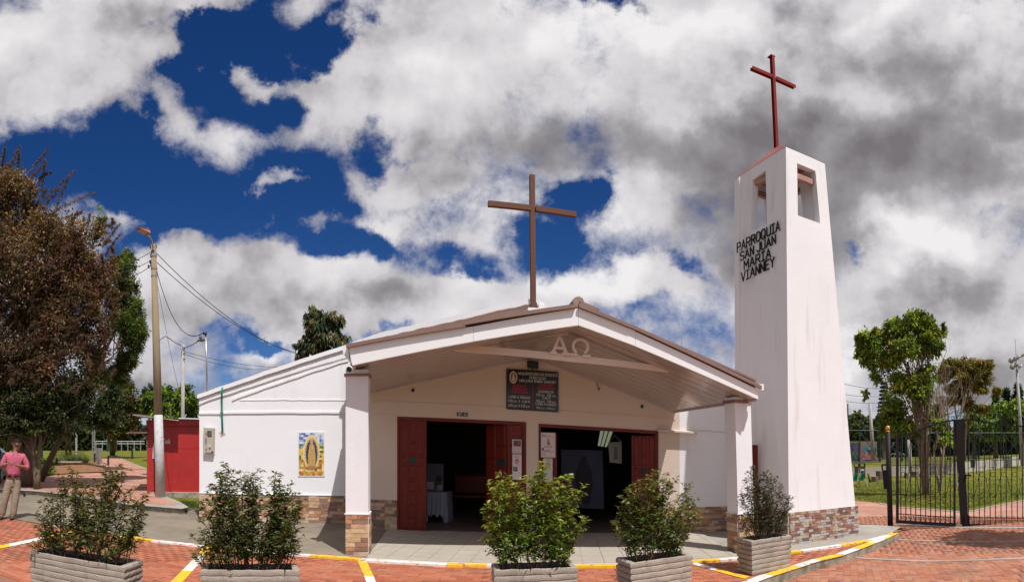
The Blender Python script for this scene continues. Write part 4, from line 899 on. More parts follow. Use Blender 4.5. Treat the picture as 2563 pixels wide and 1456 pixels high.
t_ = poster(DWn, 1282.5, 1136, 1305.5, 1200, .04, 'p', 'long white notice with a red ringed logo on the leaf of the left door', pap,
       [(.08, .33, .55, .50, pdk, 'picture'), (.10, .38, .40, .46, pap, 'hands')]+[(.1, .54+.035*i, .9, .55+.035*i, pgr, 'print_line') for i in range(3)], [('APRENDER A AMAR', .5, .935, .035), ('PARA', .5, .90, .03), ('APRENDER A VIVIR', .5, .86, .035)], skew=1)
ring(*t_[0:1], t_[1], t_[2], t_[3], DWn, .5, .72, .24, .095)
t_ = poster(DWn, 1354, 1082, 1390, 1144, .04, 'p', 'large pale pink poster with a bearded face on the right door frame', colmat('paper_rose', (.66, .55, .56)),
       [(.42, .52, .62, .76, pft, 'face'), (.44, .52, .60, .60, pdk, 'beard'), (.08, .82, .17, .93, pbl, 'logo'), (.20, .82, .36, .93, pgr, 'logo'), (.06, .28, .20, .38, pdk, 'seal'), (.0, .05, .34, .2, colmat('paper_blush', (.64, .44, .42)), 'wash')]+[(.2, .40+.028*i, .8, .408+.028*i, pdk, 'print_line') for i in range(3)]+[(.14, .225, .92, .245, pdk, 'print_line'), (.3, .28, .62, .295, pdk, 'print_line'), (.42, .86, .70, .875, pdk, 'print_line'), (.42, .82, .95, .83, pgr, 'print_line')], skew=1)
t_ = poster(DWn, 1360, 1146, 1383, 1206, .04, 'p', 'long greenish notice with a red ringed logo under the large pink poster', papg,
       [(.1, .52+.04*i, .9, .53+.04*i, pgr, 'print_line') for i in range(3)]+[(.1, .25, .5, .4, colmat('print_teal', (.35, .50, .48)), 'picture')], [('APRENDER A AMAR', .5, .935, .035), ('PARA', .5, .90, .03), ('APRENDER A VIVIR', .5, .86, .035)], skew=1)
ring(*t_[0:1], t_[1], t_[2], t_[3], DWn, .5, .70, .24, .10)
# tile mural: a plain standing robed shape in an oval of rays over a mosaic field
mu = thing('tile_mural', 'tall colourful mosaic tile picture with a golden oval on the white wall', 'mural', LW.at(780, 1137, .01))
mb = MB(); flat(mb, LW, [(746.5, 1080.5), (813, 1080.5), (813, 1192), (746.5, 1192)], .002, .012); mb.build('border', colmat('mural_white', (.75, .73, .70)), mu)
GP = {'blue': (.10, .16, .45), 'sky': (.30, .40, .58), 'cloud': (.60, .64, .68), 'green': (.07, .16, .05), 'lime': (.40, .45, .10), 'gold': (.66, .42, .08), 'orange': (.58, .22, .04), 'rust': (.36, .09, .03), 'straw': (.70, .58, .25)}
gm = {k: mat('mosaic_'+k, c, .35, .25, 30, 0) for k, c in GP.items()}; acc = {k: MB() for k in GP}
nx_, ny_ = 11, 19; rr_ = random.Random(5)
for i in range(nx_):
    for j in range(ny_):
        u, v = (i+.5)/nx_, (j+.5)/ny_
        if ((u-.5)/.30)**2+((v-.52)/.42)**2 < 1: continue
        pool = ['blue', 'sky', 'cloud', 'sky'] if v > .80 else (['cloud', 'sky', 'cloud'] if v > .74 else (['green', 'green', 'lime', 'blue'] if v > .64 else (['lime', 'gold', 'straw', 'green', 'gold'] if v > .35 else ['gold', 'orange', 'rust', 'lime', 'orange', 'straw'])))
        k = rr_.choice(pool); q = []
        for du, dv_ in ((0, 0), (1, 0), (1, 1), (0, 1)):
            uu = (i+du)/nx_; vv = (j+dv_)/ny_; q.append((748+63*min(max(uu, 0.01), .99), 1190.5-108.5*min(max(vv, .01), .99)))
        acc[k].prism([LW.at(x, y, .0145) for x, y in q], LW.n*rr_.uniform(.0015, .004))
for k, m_ in acc.items():
    if m_.v: m_.build('mosaic_chip', gm[k], mu, kind='stuff')
def oval(cx, cy, rx, ry, off, m, name, n=28, star=0):
    mb = MB(); q = []
    for i in range(n):
        w = 2*pi*i/n; k_ = 1 if (not star or i % 2) else star; q.append((cx+rx*k_*cos(w), cy-ry*k_*sin(w)))
    if star: mb.add([LW.at(cx, cy, off)]+[LW.at(x, y, off) for x, y in q], [(0, i+1, (i+1) % n+1) for i in range(n)])
    else: flat(mb, LW, q, off, .002)
    mb.build(name, m, mu)
oval(780, 1134, 20, 46, .0185, colmat('mural_straw', (.72, .58, .30)), 'oval_field')
oval(780, 1134, 19, 43, .0215, colmat('mural_ray', (.45, .28, .07)), 'ray_ring', 64, .78)
oval(780, 1136, 14, 36, .023, colmat('mural_deep_blue', (.03, .045, .10)), 'cloak_shape')
mb = MB(); flat(mb, LW, [(775, 1112), (786, 1112), (790, 1140), (789, 1168), (771, 1168), (771, 1140)], .0255, .001); mb.build('robe_shape', mat('mural_robe', (.50, .30, .10), .5, .5, 40, 0), mu)
oval(780, 1106, 4, 6.5, .0258, colmat('mural_tan', (.48, .30, .18)), 'head_shape', 12)
oval(780, 1170, 14, 5, .0265, colmat('mural_brown', (.36, .19, .06)), 'foot_shape', 12)
# meter cabinet, conduit, camera
mt = thing('meter_cabinet', 'beige metal utility meter cabinet on the left end of the white wall', 'meter box', LW.at(526, 1103, .05))
mb = MB(); flat(mb, LW, [(512.5, 1070), (538.5, 1071.5), (537.5, 1136), (512.5, 1134)], .002, .09); mb.build('box', mat('cabinet_beige', (.42, .39, .32), .5, .08, 6, .05), mt)
mb = MB(); flat(mb, LW, [(514.5, 1072.5), (535.5, 1073.5), (535, 1133), (514.5, 1131.5)], .093, .012); cdr = mb.build('door', mat('cabinet_beige'), mt)
mb = MB(); flat(mb, LW, [(519, 1078), (529.5, 1078.5), (529.5, 1093), (519, 1092.5)], .106, .004); mb.build('window', pvc, cdr)
mb = MB(); flat(mb, LW, [(521, 1080), (527.5, 1080.5), (527.5, 1091), (521, 1090.5)], .1105, .002); mb.build('glass', colmat('meter_glass', (.14, .09, .09), .15), cdr)
mb = MB(); flat(mb, LW, [(520.5, 1112), (528, 1112.4), (528, 1118), (520.5, 1117.6)], .106, .002); mb.build('label', colmat('paper_cream', (.55, .53, .46)), cdr)
mb = MB(); flat(mb, LW, [(522, 1121), (528, 1121.3), (524.5, 1125.5)], .106, .002); mb.build('warning_mark', pvc, cdr)
mb = MB(); flat(mb, LW, [(529, 1129), (534, 1129.2), (534, 1132), (529, 1131.8)], .106, .002); mb.build('label', pvc, cdr)
for yy_ in (1083, 1122): 
    mb = MB(); flat(mb, LW, [(515.2, yy_), (517, yy_), (517, yy_+5), (515.2, yy_+5)], .106, .006); mb.build('lock', pvc, cdr)
mb = MB(); flat(mb, LW, [(515, 1096), (516.6, 1096), (516.6, 1110), (515, 1110)], .106, .012); mb.build('handle', pvc, cdr)
cd = thing('conduit', 'green plastic conduit running down from the parapet beside the meter cabinet', 'pipe', LW.at(555, 1030, .03))
mb = MB(); pth = [LW.at(565, 969, -.25), LW.at(560, 968, -.05), LW.at(556, 971, .09), LW.at(555.3, 985, .10), LW.at(555.2, 992, .045), LW.at(555.4, 1030, .03), LW.at(557, 1079, .03)]; mb.tube(pth, .021, 8); mb.build('pipe', conduit, cd, smooth=True)
mb = MB(); flat(mb, LW, [(552.5, 1030), (559.5, 1030.3), (559.5, 1032.8), (552.5, 1032.5)], .004, .05); mb.build('clamp', steel, cd)
mb = MB(); K = 11; flat(mb, LW, [(557+7*cos(2*pi*i/K)*(1+.3*sin(i*2.3)), 1085+7*sin(2*pi*i/K)*(1+.3*cos(i*1.7))) for i in range(K)], .0, .006); mb.build('plaster_patch', mat('raw_plaster', (.58, .45, .36), .95, .2, 20, .8, 60), cd)
sc_ = thing('security_camera', 'black bullet security camera under the left end of the porch fascia', 'security camera', fp(876, 924, 0))
mb = MB(); ca, cb_ = fp(884, 917, -.25), fp(874, 924, .02); mb.tube([ca, cb_], .043, 12); mb.build('housing', fascw, sc_, smooth=False)
mb = MB(); mb.tube([cb_, cb_+(cb_-ca).normalized()*.02], [.044, .036], 12); mb.build('lens', pvc, sc_)
mb = MB(); mb.tube([ca.lerp(cb_, .4), ca.lerp(cb_, .4)+zu*.09], .015, 6); mb.build('bracket', pvc, sc_)
for nm, x, y, lb in (('socket_box', 1033.5, 976.5, 'small broken dark socket on the porch wall left of the notice board'), ('socket_box', 1607, 1017, 'small round black socket on the porch wall above the right door')):
    t = thing(nm, lb, 'socket', DWn.at(x, y, .0)); mb = MB(); disc(mb, DWn, DWn.at(x, y, .001), .038, .042, .012, 10); mb.build('rim', greym, t); mb = MB(); disc(mb, DWn, DWn.at(x, y, .0135), .028, .034, .006, 8); mb.build('core', pvc, t)
t = thing('loose_cable', 'loose black cable hanging from the porch ceiling over the right door', 'cable', DWn.at(1497, 970, .02))
mb = MB(); mb.tube([DWn.at(1493, 956, .01), DWn.at(1494, 963, .03), DWn.at(1500, 972, .03), DWn.at(1497, 979, .03)], .007, 5); mb.tube([DWn.at(1499, 971, .035), DWn.at(1500, 975, .035)], .014, 6); mb.build('wire', pvc, t)
# inside the hall
IP = Plane(DWn.at(1000, 1330, -1.3), DWn.at(1600, 1340, -1.3))
tb = thing('side_table', 'small table under a white cloth inside the left door', 'table', IP.at(1095, 1310))
gz = lambda x, y: IP.at(x, y)
ta = IP.at(1060, 1233); tbp = IP.at(1118, 1233); 
mb = MB(); dd = -IP.n*.55; mb.prism([ta, tbp, tbp+dd, ta+dd], (0, 0, -.03)); mb.build('tabletop', dark, tb)
bm_v = []; nU, nV = 26, 8; W_ = (tbp-ta).length
mb = MB(); base_z = ta.z+.012; drop = .50
per = []
for i in range(nU+1): per.append((i/nU*W_, 0))
P0 = ta
rows_ = []
for j in range(nV+1):
    row = []
    for i in range(nU+1):
        u_ = i/nU*W_; wav = .018*sin(i*1.3)+.012*sin(i*2.9); k = j/nV
        row.append(P0+IP.d*(u_+(.05*k if i == nU else 0))+IP.n*(.012+wav*k+.05*k)+Vector((0, 0, .012-drop*k*(1+.06*sin(i*.9)+.55*max(0, (i-nU+3)/3)))))
    rows_.append(row)
vs = [p for r in rows_ for p in r]; fs = [(j*(nU+1)+i, j*(nU+1)+i+1, (j+1)*(nU+1)+i+1, (j+1)*(nU+1)+i) for j in range(nV) for i in range(nU)]
mb.add(vs, fs); mb.prism([P0+zu*.004, P0+IP.d*W_+zu*.004, P0+IP.d*W_+dd+zu*.004, P0+dd+zu*.004], (0, 0, .008))
side_v = [rows_[j][nU]+dd*k for j in range(nV+1) for k in (0, 1)]; mb.add(side_v, [(2*j, 2*j+2, 2*j+3, 2*j+1) for j in range(nV)])
clo = mb.build('tablecloth', cloth, None, smooth=True); tag(clo, 'white cloth draped over the side table inside the left door', 'tablecloth')
for u_ in (.06, W_-.08):
    mb = MB(); p = P0+IP.d*u_+dd*.1; mb.tube([Vector((p.x, p.y, .02)), Vector((p.x, p.y, ta.z-.03))], .025, 8); mb.build('leg', colmat('table_leg_white', (.6, .6, .62)), tb)
mb = MB(); mb.prism([IP.at(1062, 1160, -.2), IP.at(1110, 1160, -.2), IP.at(1110, 1231, -.2), IP.at(1062, 1231, -.2)], IP.n*.03); bd_ = mb.build('display_board', colmat('board_grey', (.13, .13, .15), .15)); tag(bd_, 'glossy grey picture board leaning upright on the white table', 'board')
for (q, m_) in (([(1092, 1192), (1104, 1190), (1106, 1212), (1090, 1214)], colmat('board_dark', (.06, .06, .07), .2)), ([(1094, 1205), (1108, 1203), (1108, 1226), (1094, 1228)], colmat('board_pale', (.3, .3, .33), .2)), ([(1066, 1205), (1086, 1206), (1086, 1224), (1066, 1223)], colmat('board_mid', (.40, .40, .42), .2))):
    mb = MB(); flat(mb, IP, q, -.169, .002); mb.build('picture', m_, bd_)
bn_ = thing('banner', 'large dim blue grey banner with a dark robed outline inside the right door', 'banner', IP.at(1458, 1273))
mb = MB(); flat(mb, IP, [(1405, 1125), (1508, 1127), (1512, 1274), (1404, 1268)], .0, .01); mb.build('fabric', mat('banner_blue', (.055, .06, .10), .7, .15, 4, 0), bn_)
mb = MB(); flat(mb, IP, [(1452, 1150), (1459, 1140), (1468, 1143), (1469, 1156), (1480, 1176), (1484, 1215), (1476, 1262), (1440, 1258), (1444, 1215), (1438, 1196), (1446, 1168)], .012, .002); mb.build('figure_shape', mat('banner_figure', (.045, .04, .05), .8, .2, 4, 0), bn_)  # dark robed figure printed on the banner
hp = thing('hanging_picture', 'small grey picture hung by a cord inside the right door', 'picture', IP.at(1540, 1130, .5))
mb = MB(); flat(mb, IP, [(1522, 1107), (1556, 1105), (1556, 1160), (1526, 1157)], .5, .01); mb.build('panel', colmat('picture_grey', (.26, .24, .23)), hp)
mb = MB(); flat(mb, IP, [(1538, 1118), (1544, 1118), (1547, 1150), (1535, 1150)], .511, .002); mb.build('figure_shape', colmat('picture_figure', (.12, .10, .10)), hp)  # dark figure printed on the picture
mb = MB(); mb.tube([IP.at(1524, 1107, .5), IP.at(1538, 1088, .5), IP.at(1554, 1105, .5)], .006, 4); mb.build('cord', greym, hp)
wd = thing('interior_window', 'bright greenish window glimpsed high inside the right door', 'window', IP.at(1515, 1098, -3))
mb = MB(); flat(mb, IP, [(1502, 1073), (1537, 1076), (1520, 1122), (1494, 1120)], -3.0, .02); mb.build('frame', dark, wd)
for q in ([(1503, 1076), (1511, 1077), (1502, 1116), (1496, 1115)], [(1514, 1077), (1522, 1078), (1510, 1117), (1504, 1117)], [(1525, 1078), (1534, 1079), (1519, 1118), (1513, 1118)]):
    mb = MB(); flat(mb, IP, q, -2.975, .004); mb.build('pane', mat('lit_pane', (.5, .6, .4), .5, .1, 4, 0, emit=((.62, .72, .48), .28)), wd)
# ================================================================== PLANTERS AND THEIR SHRUBS
def planter(corn, h, label, lip=.035):
    """corn: front-left, front-right, back-right, back-left ground points; stacked rounded courses"""
    c = [Vector(p) for p in corn]; ctr = sum(c, Vector())/4; ctr.z = 0
    t = thing('planter', label, 'planter', ctr, 'cement planters in front of the church'); nb = 7; rh = h/nb
    def ringat(k, z): return [Vector((p.x, p.y, 0))+(Vector((p.x, p.y, 0))-ctr).normalized()*k+zu*z for p in c]
    mb = MB(); sub = 10
    rows = []
    for b in range(nb):
        for (f_, k) in ((0, -.022), (.18, .0), (.5, .006), (.85, .0), (1, -.020)):
            z = (b+f_)*rh; k2 = k+.02*(b/nb)
            q = ringat(k2, z); loop = []
            for i in range(4):
                for s in range(sub):
                    p = q[i].lerp(q[(i+1) % 4], s/sub); e_ = .004*sin(s*2.1+b*1.7+i)+rng.normal(0, .0015); p = p+Vector((0, 0, e_)); loop.append(p)
            rows.append(loop)
    n = 4*sub; vs = [p for r in rows for p in r]; fs = [(j*n+i, j*n+(i+1) % n, (j+1)*n+(i+1) % n, (j+1)*n+i) for j in range(len(rows)-1) for i in range(n)]
    mb.add(vs, fs); mb.build('body', planterm, t)
    mb = MB(); o1 = rows[-1]; inn = ringat(-.05, h-.004); i1 = []
    for i in range(4):
        for s in range(sub): i1.append(inn[i].lerp(inn[(i+1) % 4], s/sub))
    i2 = [p-zu*.10 for p in i1]; vs = o1+i1+i2
    fs = [(i, (i+1) % n, n+(i+1) % n, n+i) for i in range(n)]+[(n+i, n+(i+1) % n, 2*n+(i+1) % n, 2*n+i) for i in range(n)]; mb.add(vs, fs); mb.build('rim', planterm, t)
    mb = MB(); q = ringat(-.052, h-.055); q2 = [p.copy() for p in q]; mb.add([p+Vector((0, 0, rng.normal(0, .004))) for p in q], [(0, 1, 2, 3)])
    for _ in range(40):
        a_, b_ = rng.uniform(.05, .95, 2); p = q[0].lerp(q[1], a_).lerp(q[3].lerp(q[2], a_), b_); mb.ell(p, (.02, .02, .014), 5, 3)
    mb.build('soil', soil, t, kind='stuff'); return q
LEAFD = None
def shrub(stems, base_q, depth_r, label, dens, tint, tip, lf=.062, base_h=.4):
    """stems: (x, y) tops in the photograph; roots spread over the planter"""
    ctr = sum(base_q, Vector())/4; t = thing('potted_shrub', label, 'shrub', ctr, 'leafy shrubs growing in the cement planters')
    C, D, cl, ht = [], [], [], []; smb = MB(); n_s = len(stems)
    xs = sorted(range(n_s), key=lambda i: stems[i][0])
    for rank, i in enumerate(xs):
        x, y = stems[i]; u_ = (rank+.5)/n_s; v_ = rng.uniform(.2, .8)
        a_ = base_q[0].lerp(base_q[1], .06+.88*u_).lerp(base_q[3].lerp(base_q[2], .06+.88*u_), v_)
        r = sqrt(a_.x**2+a_.y**2)+rng.uniform(-.05, .08); top = R(x, y, r)
        for rep_ in range(2):
            aa = a_+Vector((rng.normal(0, .03), rng.normal(0, .03), 0)); tt = top+(Vector((rng.normal(0, .05), rng.normal(0, .06), rng.normal(-.12, .06))) if rep_ else Vector((0, 0, 0)))
            L_ = (tt-aa).length; pts = []; k = 9; wob = Vector((rng.normal(0, .025), rng.normal(0, .025), 0))
            out = Vector((tt.x-aa.x, tt.y-aa.y, 0))
            for j in range(k+1):
                f_ = j/k; p = aa.lerp(tt, f_)-out*.35*f_*(1-f_)+wob*sin(f_*6.28); pts.append(p)
            smb.tube(pts, [.007*(1-.75*j/k) for j in range(k+1)], 4)
            nt = int(L_/.034*dens)
            for q in range(nt):
                f_ = .10+.90*(q+rng.uniform(0, 1))/nt; jj = min(int(f_*k), k-1); p = pts[jj].lerp(pts[jj+1], f_*k-jj)
                az = rng.uniform(0, 2*pi); ll = (.05+.15*(1-f_)*rng.uniform(.5, 1.3)+.03)*rng.uniform(.6, 1.25); d = Vector((cos(az), sin(az), rng.uniform(.45, 1.3))).normalized()
                e_ = p+d*ll; mid = p.lerp(e_, .5)-zu*.004
                if rng.random() < .5: smb.tube([p, mid, e_], [.0022, .0018, .001], 3, caps=False)
                nl_ = int(rng.integers(5, 9))
                for w in range(nl_):
                    g = .25+.75*w/nl_; pp = p.lerp(e_, g); a2 = rng.uniform(0, 2*pi)
                    dd_ = d*.55+Vector((cos(a2), sin(a2), rng.uniform(-.7, .35)))*.9
                    C.append(pp); D.append(dd_); ht.append(f_*.7+.3*g); 
    C = np.array([tuple(c) for c in C]); D = np.array([tuple(c) for c in D]); ht = np.array(ht); n = len(C)
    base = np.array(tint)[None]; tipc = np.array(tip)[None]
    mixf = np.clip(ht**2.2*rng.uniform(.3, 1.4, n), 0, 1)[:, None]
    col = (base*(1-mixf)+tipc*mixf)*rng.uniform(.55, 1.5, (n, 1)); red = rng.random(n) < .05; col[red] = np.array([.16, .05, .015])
    L = lf*rng.uniform(.7, 1.25, n); Wd = L*.17
    smb.build('stem', stemm, t, kind='stuff')
    r_ = np.linalg.norm(C, axis=1); pick = np.argsort(r_)[:90]; msk = np.ones(n, bool); msk[pick] = False
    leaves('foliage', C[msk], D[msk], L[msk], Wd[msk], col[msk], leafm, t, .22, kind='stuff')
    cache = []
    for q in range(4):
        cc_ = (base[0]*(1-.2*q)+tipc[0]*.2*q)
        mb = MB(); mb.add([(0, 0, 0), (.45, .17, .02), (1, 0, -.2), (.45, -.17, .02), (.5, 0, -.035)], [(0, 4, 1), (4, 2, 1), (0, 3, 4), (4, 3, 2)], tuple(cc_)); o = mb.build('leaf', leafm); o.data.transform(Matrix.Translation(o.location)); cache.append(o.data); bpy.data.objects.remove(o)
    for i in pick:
        o = bpy.data.objects.new('leaf', cache[int(rng.integers(0, 4))]); COL.objects.link(o); o.parent = t
        d = Vector(D[i]).normalized(); sdv = d.cross(Vector((rng.normal(0, .4), rng.normal(0, .4), 1))).normalized(); up_ = sdv.cross(d).normalized()
        M = (Matrix((d, sdv, -up_ if up_.z < 0 else up_)).transposed()*float(L[i])).to_4x4(); M.translation = Vector(C[i])-wloc(t); o.matrix_local = M
    return t
def depthback(a, b, d):
    a, b = Vector(a), Vector(b); n_ = (b-a).cross(zu).normalized(); n_ = n_ if n_.dot(a) > 0 else -n_
    a.z = b.z = 0; return [a, b, b+n_*d, a+n_*d]
H = .45
Gz = lambda x, y: G(x, y, H)
Q1 = planter(depthback(Gz(78, 1378), Gz(309, 1417), .34), H, 'longest cement planter at the far left of the row, nearest the man')
Q2 = planter(depthback(Gz(506, 1425), Gz(745, 1425), .28), H, 'cement planter in front of the mosaic picture wall, second from the left')
Q3 = planter(depthback(Gz(1241, 1426), Gz(1442, 1418), .30), H, 'cement planter standing before the gap between the two doors')
Q4 = planter(depthback(Gz(1581, 1408), Gz(1730, 1387), .30), H, 'cement planter in front of the right door, second from the right')
Q5 = planter(depthback(G(1883, 1441), G(1978, 1421), .30), H, 'cement planter on the kerb in front of the bell tower, shown whole')
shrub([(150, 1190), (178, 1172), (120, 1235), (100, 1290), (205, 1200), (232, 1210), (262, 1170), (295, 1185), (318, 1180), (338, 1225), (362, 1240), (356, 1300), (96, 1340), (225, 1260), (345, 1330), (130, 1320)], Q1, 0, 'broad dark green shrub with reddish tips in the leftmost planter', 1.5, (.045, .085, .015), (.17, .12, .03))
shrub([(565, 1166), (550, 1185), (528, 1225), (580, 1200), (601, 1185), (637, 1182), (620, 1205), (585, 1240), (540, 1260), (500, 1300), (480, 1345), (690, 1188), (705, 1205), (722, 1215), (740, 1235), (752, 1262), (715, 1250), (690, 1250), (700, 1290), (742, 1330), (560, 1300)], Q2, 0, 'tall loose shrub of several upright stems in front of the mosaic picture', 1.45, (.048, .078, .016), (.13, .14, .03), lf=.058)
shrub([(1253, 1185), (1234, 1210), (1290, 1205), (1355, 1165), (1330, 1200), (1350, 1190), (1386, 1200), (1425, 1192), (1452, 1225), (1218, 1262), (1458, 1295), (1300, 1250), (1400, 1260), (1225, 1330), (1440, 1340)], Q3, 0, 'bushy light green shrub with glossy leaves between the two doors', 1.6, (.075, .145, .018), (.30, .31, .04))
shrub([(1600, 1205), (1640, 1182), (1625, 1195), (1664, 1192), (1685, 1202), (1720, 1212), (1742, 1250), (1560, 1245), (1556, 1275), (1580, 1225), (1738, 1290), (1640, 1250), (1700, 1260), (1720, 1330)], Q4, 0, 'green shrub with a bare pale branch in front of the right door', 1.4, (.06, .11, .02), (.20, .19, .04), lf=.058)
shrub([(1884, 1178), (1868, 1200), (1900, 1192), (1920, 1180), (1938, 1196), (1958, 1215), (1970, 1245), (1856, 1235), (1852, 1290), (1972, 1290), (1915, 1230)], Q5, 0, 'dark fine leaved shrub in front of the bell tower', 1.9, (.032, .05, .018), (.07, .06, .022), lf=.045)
# ================================================================== TREES
def tree(name, label, base, r, blobs, n, LL, LW_, cols, trad, bk=bark, grp=None, limbs=True, lean=None, jit=.55, drop=.15, up=0.0, nlimb=16, forks=None, seed=1, strand=0):
    """blobs: (x, y, rx, ry, weight) in the photograph at distance r"""
    base = Vector(base); t = thing(name, label, 'tree', base, grp); rg = np.random.default_rng(seed)
    Wt = np.array([b[2]*b[3]*(b[4] if len(b) > 4 else 1) for b in blobs]); Wt = Wt/Wt.sum(); C, D, cl = [], [], []; cents = []
    for b, w in zip(blobs, Wt):
        c = R(b[0], b[1], r); sx, sz = b[2]*r/F, b[3]*r/F; cents.append((c, sx, sz)); m = int(n*w)
        tx = Vector((cos(th(b[0])), -sin(th(b[0])), 0)); ty = Vector((sin(th(b[0])), cos(th(b[0])), 0))
        nc = max(6, m//24); ks = 11; sub = norm(rg.normal(0, 1, (ks, 3)))*(rg.uniform(.1, 1.05, (ks, 1))**.5)*.80; sr = rg.uniform(.22, .52, (ks, 1)); si = rg.integers(0, ks, nc)
        cc = sub[si]+norm(rg.normal(0, 1, (nc, 3)))*(rg.uniform(.1, 1.2, (nc, 1))**.6)*sr[si]; bright = 1.75*rg.uniform(.4, 1.4, nc)*(1+.0*cc[:, 2])
        hue = rg.integers(0, len(cols), nc)
        k = rg.integers(0, nc, m); off = rg.normal(0, .11, (m, 3))*jit/.55
        q = cc[k]+off; P = np.array(c)[None]+q[:, [0]]*sx*np.array(tx)[None]+q[:, [1]]*max(sx, sz)*.9*np.array(ty)[None]+q[:, [2]]*sz*np.array([0, 0, 1.])[None]
        C.append(P); d = cc[k]*.7+rg.normal(0, .8, (m, 3)); d[:, 2] += up; D.append(d[:, [0, 1, 2]])
        ca = np.array(cols)[hue[k]]*bright[k][:, None]*rg.uniform(.7, 1.35, (m, 1)); cl.append(ca)
    C, D, cl = np.concatenate(C), np.concatenate(D), np.concatenate(cl)
    if strand: D[:, 2] = -abs(D[:, 2])*strand
    L = LL*rg.uniform(.6, 1.4, len(C)); leaves('crown', C, D, L, L*LW_, cl, treel, t, drop, kind='stuff')
    mb = MB(); ctr = sum((c for c, a, b_ in cents), Vector())/len(cents)
    tops = forks or [ctr]
    for tp_i in tops:
        tp_i = Vector(tp_i); pts = []
        for j in range(8):
            f_ = j/7; p = base.lerp(tp_i, f_); p = p+Vector((rg.normal(0, .02), rg.normal(0, .02), 0))*(tp_i-base).length*.3
            if j == 0: p = base.copy()
            pts.append(p)
        mb.tube(pts, [trad*(1.15-.75*j/7) if j else trad*1.35 for j in range(8)], 8)
    mb.build('trunk', bk, t, smooth=True)
    if limbs:
        mb = MB()
        for i in range(nlimb):
            c, sx, sz = cents[int(rg.choice(len(cents), p=Wt))]; tp_i = Vector(tops[i % len(tops)]); f_ = rg.uniform(.35, .95); a = base.lerp(tp_i, f_)
            e_ = c+Vector((rg.normal(0, .55)*sx, rg.normal(0, .5)*sx, rg.normal(0.1, .5)*sz)); m1 = a.lerp(e_, .4)+Vector((0, 0, .08*(e_-a).length)); m2 = a.lerp(e_, .75)+Vector((rg.normal(0, .05), rg.normal(0, .05), 0))*(e_-a).length
            mb.tube([a, m1, m2, e_], [trad*.38*(1-f_*.5), trad*.22, trad*.12, trad*.04], 5)
            for q in range(3):
                g = m1.lerp(e_, rg.uniform(0, .8)); h = g+Vector(tuple(rg.normal(0, .3, 3)*sx)); mb.tube([g, g.lerp(h, .5)+Vector((0, 0, .03)), h], [trad*.1, trad*.06, trad*.02], 4)
        mb.build('branch', bk, t, kind='stuff')
    return t
# --- left
bigp = [(-150, 640, 150, 230), (-40, 520, 110, 130), (40, 500, 75, 95), (20, 690, 150, 150), (140, 650, 95, 110), (90, 560, 55, 70), (215, 650, 70, 90), (262, 700, 48, 95), (110, 820, 130, 120), (230, 830, 60, 90), (-60, 880, 170, 120), (100, 950, 130, 80, .8), (-20, 760, 80, 100), (20, 980, 100, 90), (-70, 980, 80, 100), (180, 760, 80, 110)]
big = tree('purple_leaved_tree', 'huge bushy tree of brownish purple foliage with spiky shoots filling the left edge', G(66, 1217, .16), 19.5, bigp, 190000, .115, .24, [(.085, .040, .034), (.115, .058, .042), (.055, .038, .022), (.17, .115, .065), (.04, .045, .014), (.13, .062, .058), (.07, .03, .03), (.19, .14, .09), (.09, .08, .03), (.13, .09, .06)], .24, seed=11, jit=.5, nlimb=40, forks=[R(-60, 640, 19.5), R(110, 720, 19.5)])
C_, D_, c_ = [], [], []; smb = MB()
def shoot(x0, y0, x1, y1, r, rad=.07, nn=150, pal=((.10, .055, .045), (.20, .14, .075), (.07, .045, .03), (.16, .08, .07))):
    a, b = R(x0, y0, r), R(x1, y1, r+random.uniform(-.3, .3)); smb.tube([a, a.lerp(b, .5)+zu*.03, b], [.012, .009, .004], 4)
    for i in range(nn):
        f_ = rng.uniform(0, 1); p = a.lerp(b, f_)+zu*.03*(4*f_*(1-f_)); d = (b-a).normalized()*.5+Vector(tuple(rng.normal(0, 1, 3))).normalized()
        C_.append(tuple(p)); D_.append(tuple(d)); c_.append(tuple(np.array(pal[int(rng.integers(0, len(pal)))])*rng.uniform(.7, 1.4)))
for q in ((75, 430, 120, 375), (60, 470, 115, 405), (110, 500, 188, 428), (110, 520, 150, 470), (130, 530, 242, 482), (140, 520, 170, 450), (105, 480, 112, 400), (120, 560, 200, 535), (20, 430, 50, 365), (5, 420, 12, 370), (45, 420, 48, 385), (95, 450, 128, 430),
          (150, 610, 195, 530), (215, 590, 225, 535), (240, 600, 250, 560), (255, 620, 300, 560), (262, 640, 302, 585), (265, 660, 308, 640), (200, 600, 210, 545), (235, 590, 268, 545), (270, 690, 318, 700), (280, 740, 322, 735), (170, 560, 205, 530), (30, 600, 60, 560), (80, 640, 100, 590), (200, 700, 240, 660), (150, 760, 190, 730), (250, 800, 300, 790)):
    shoot(*q, 19.2, nn=260)
for _ in range(150):
    x, y = rng.uniform(-30, 290), rng.uniform(430, 1000); 
    if x > 120 and y < 560: continue
    shoot(x, y, x+rng.uniform(-10, 34), y-rng.uniform(-12, 36), 17.9, nn=110)
smb.build('shoot', bark, big, kind='stuff')
leaves('shoot_foliage', np.array(C_), np.array(D_), rng.uniform(.07, .13, len(C_)), .011, np.array(c_), treel, big, .1, kind='stuff')
tree('feathery_tree', 'feathery bright green tree showing on the right edge of the purple leaved tree', G(100, 1205, .16), 22, [(318, 655, 24, 38), (322, 735, 28, 45), (345, 835, 28, 42), (312, 800, 45, 70), (318, 895, 30, 34), (250, 930, 55, 40), (285, 700, 40, 60), (255, 560, 12, 30, .8), (335, 780, 26, 40), (325, 860, 30, 50), (300, 930, 30, 26)], 30000, .17, .12, [(.045, .075, .018), (.07, .105, .022), (.028, .05, .018), (.13, .15, .03), (.05, .05, .02)], .13, seed=12, jit=.62)
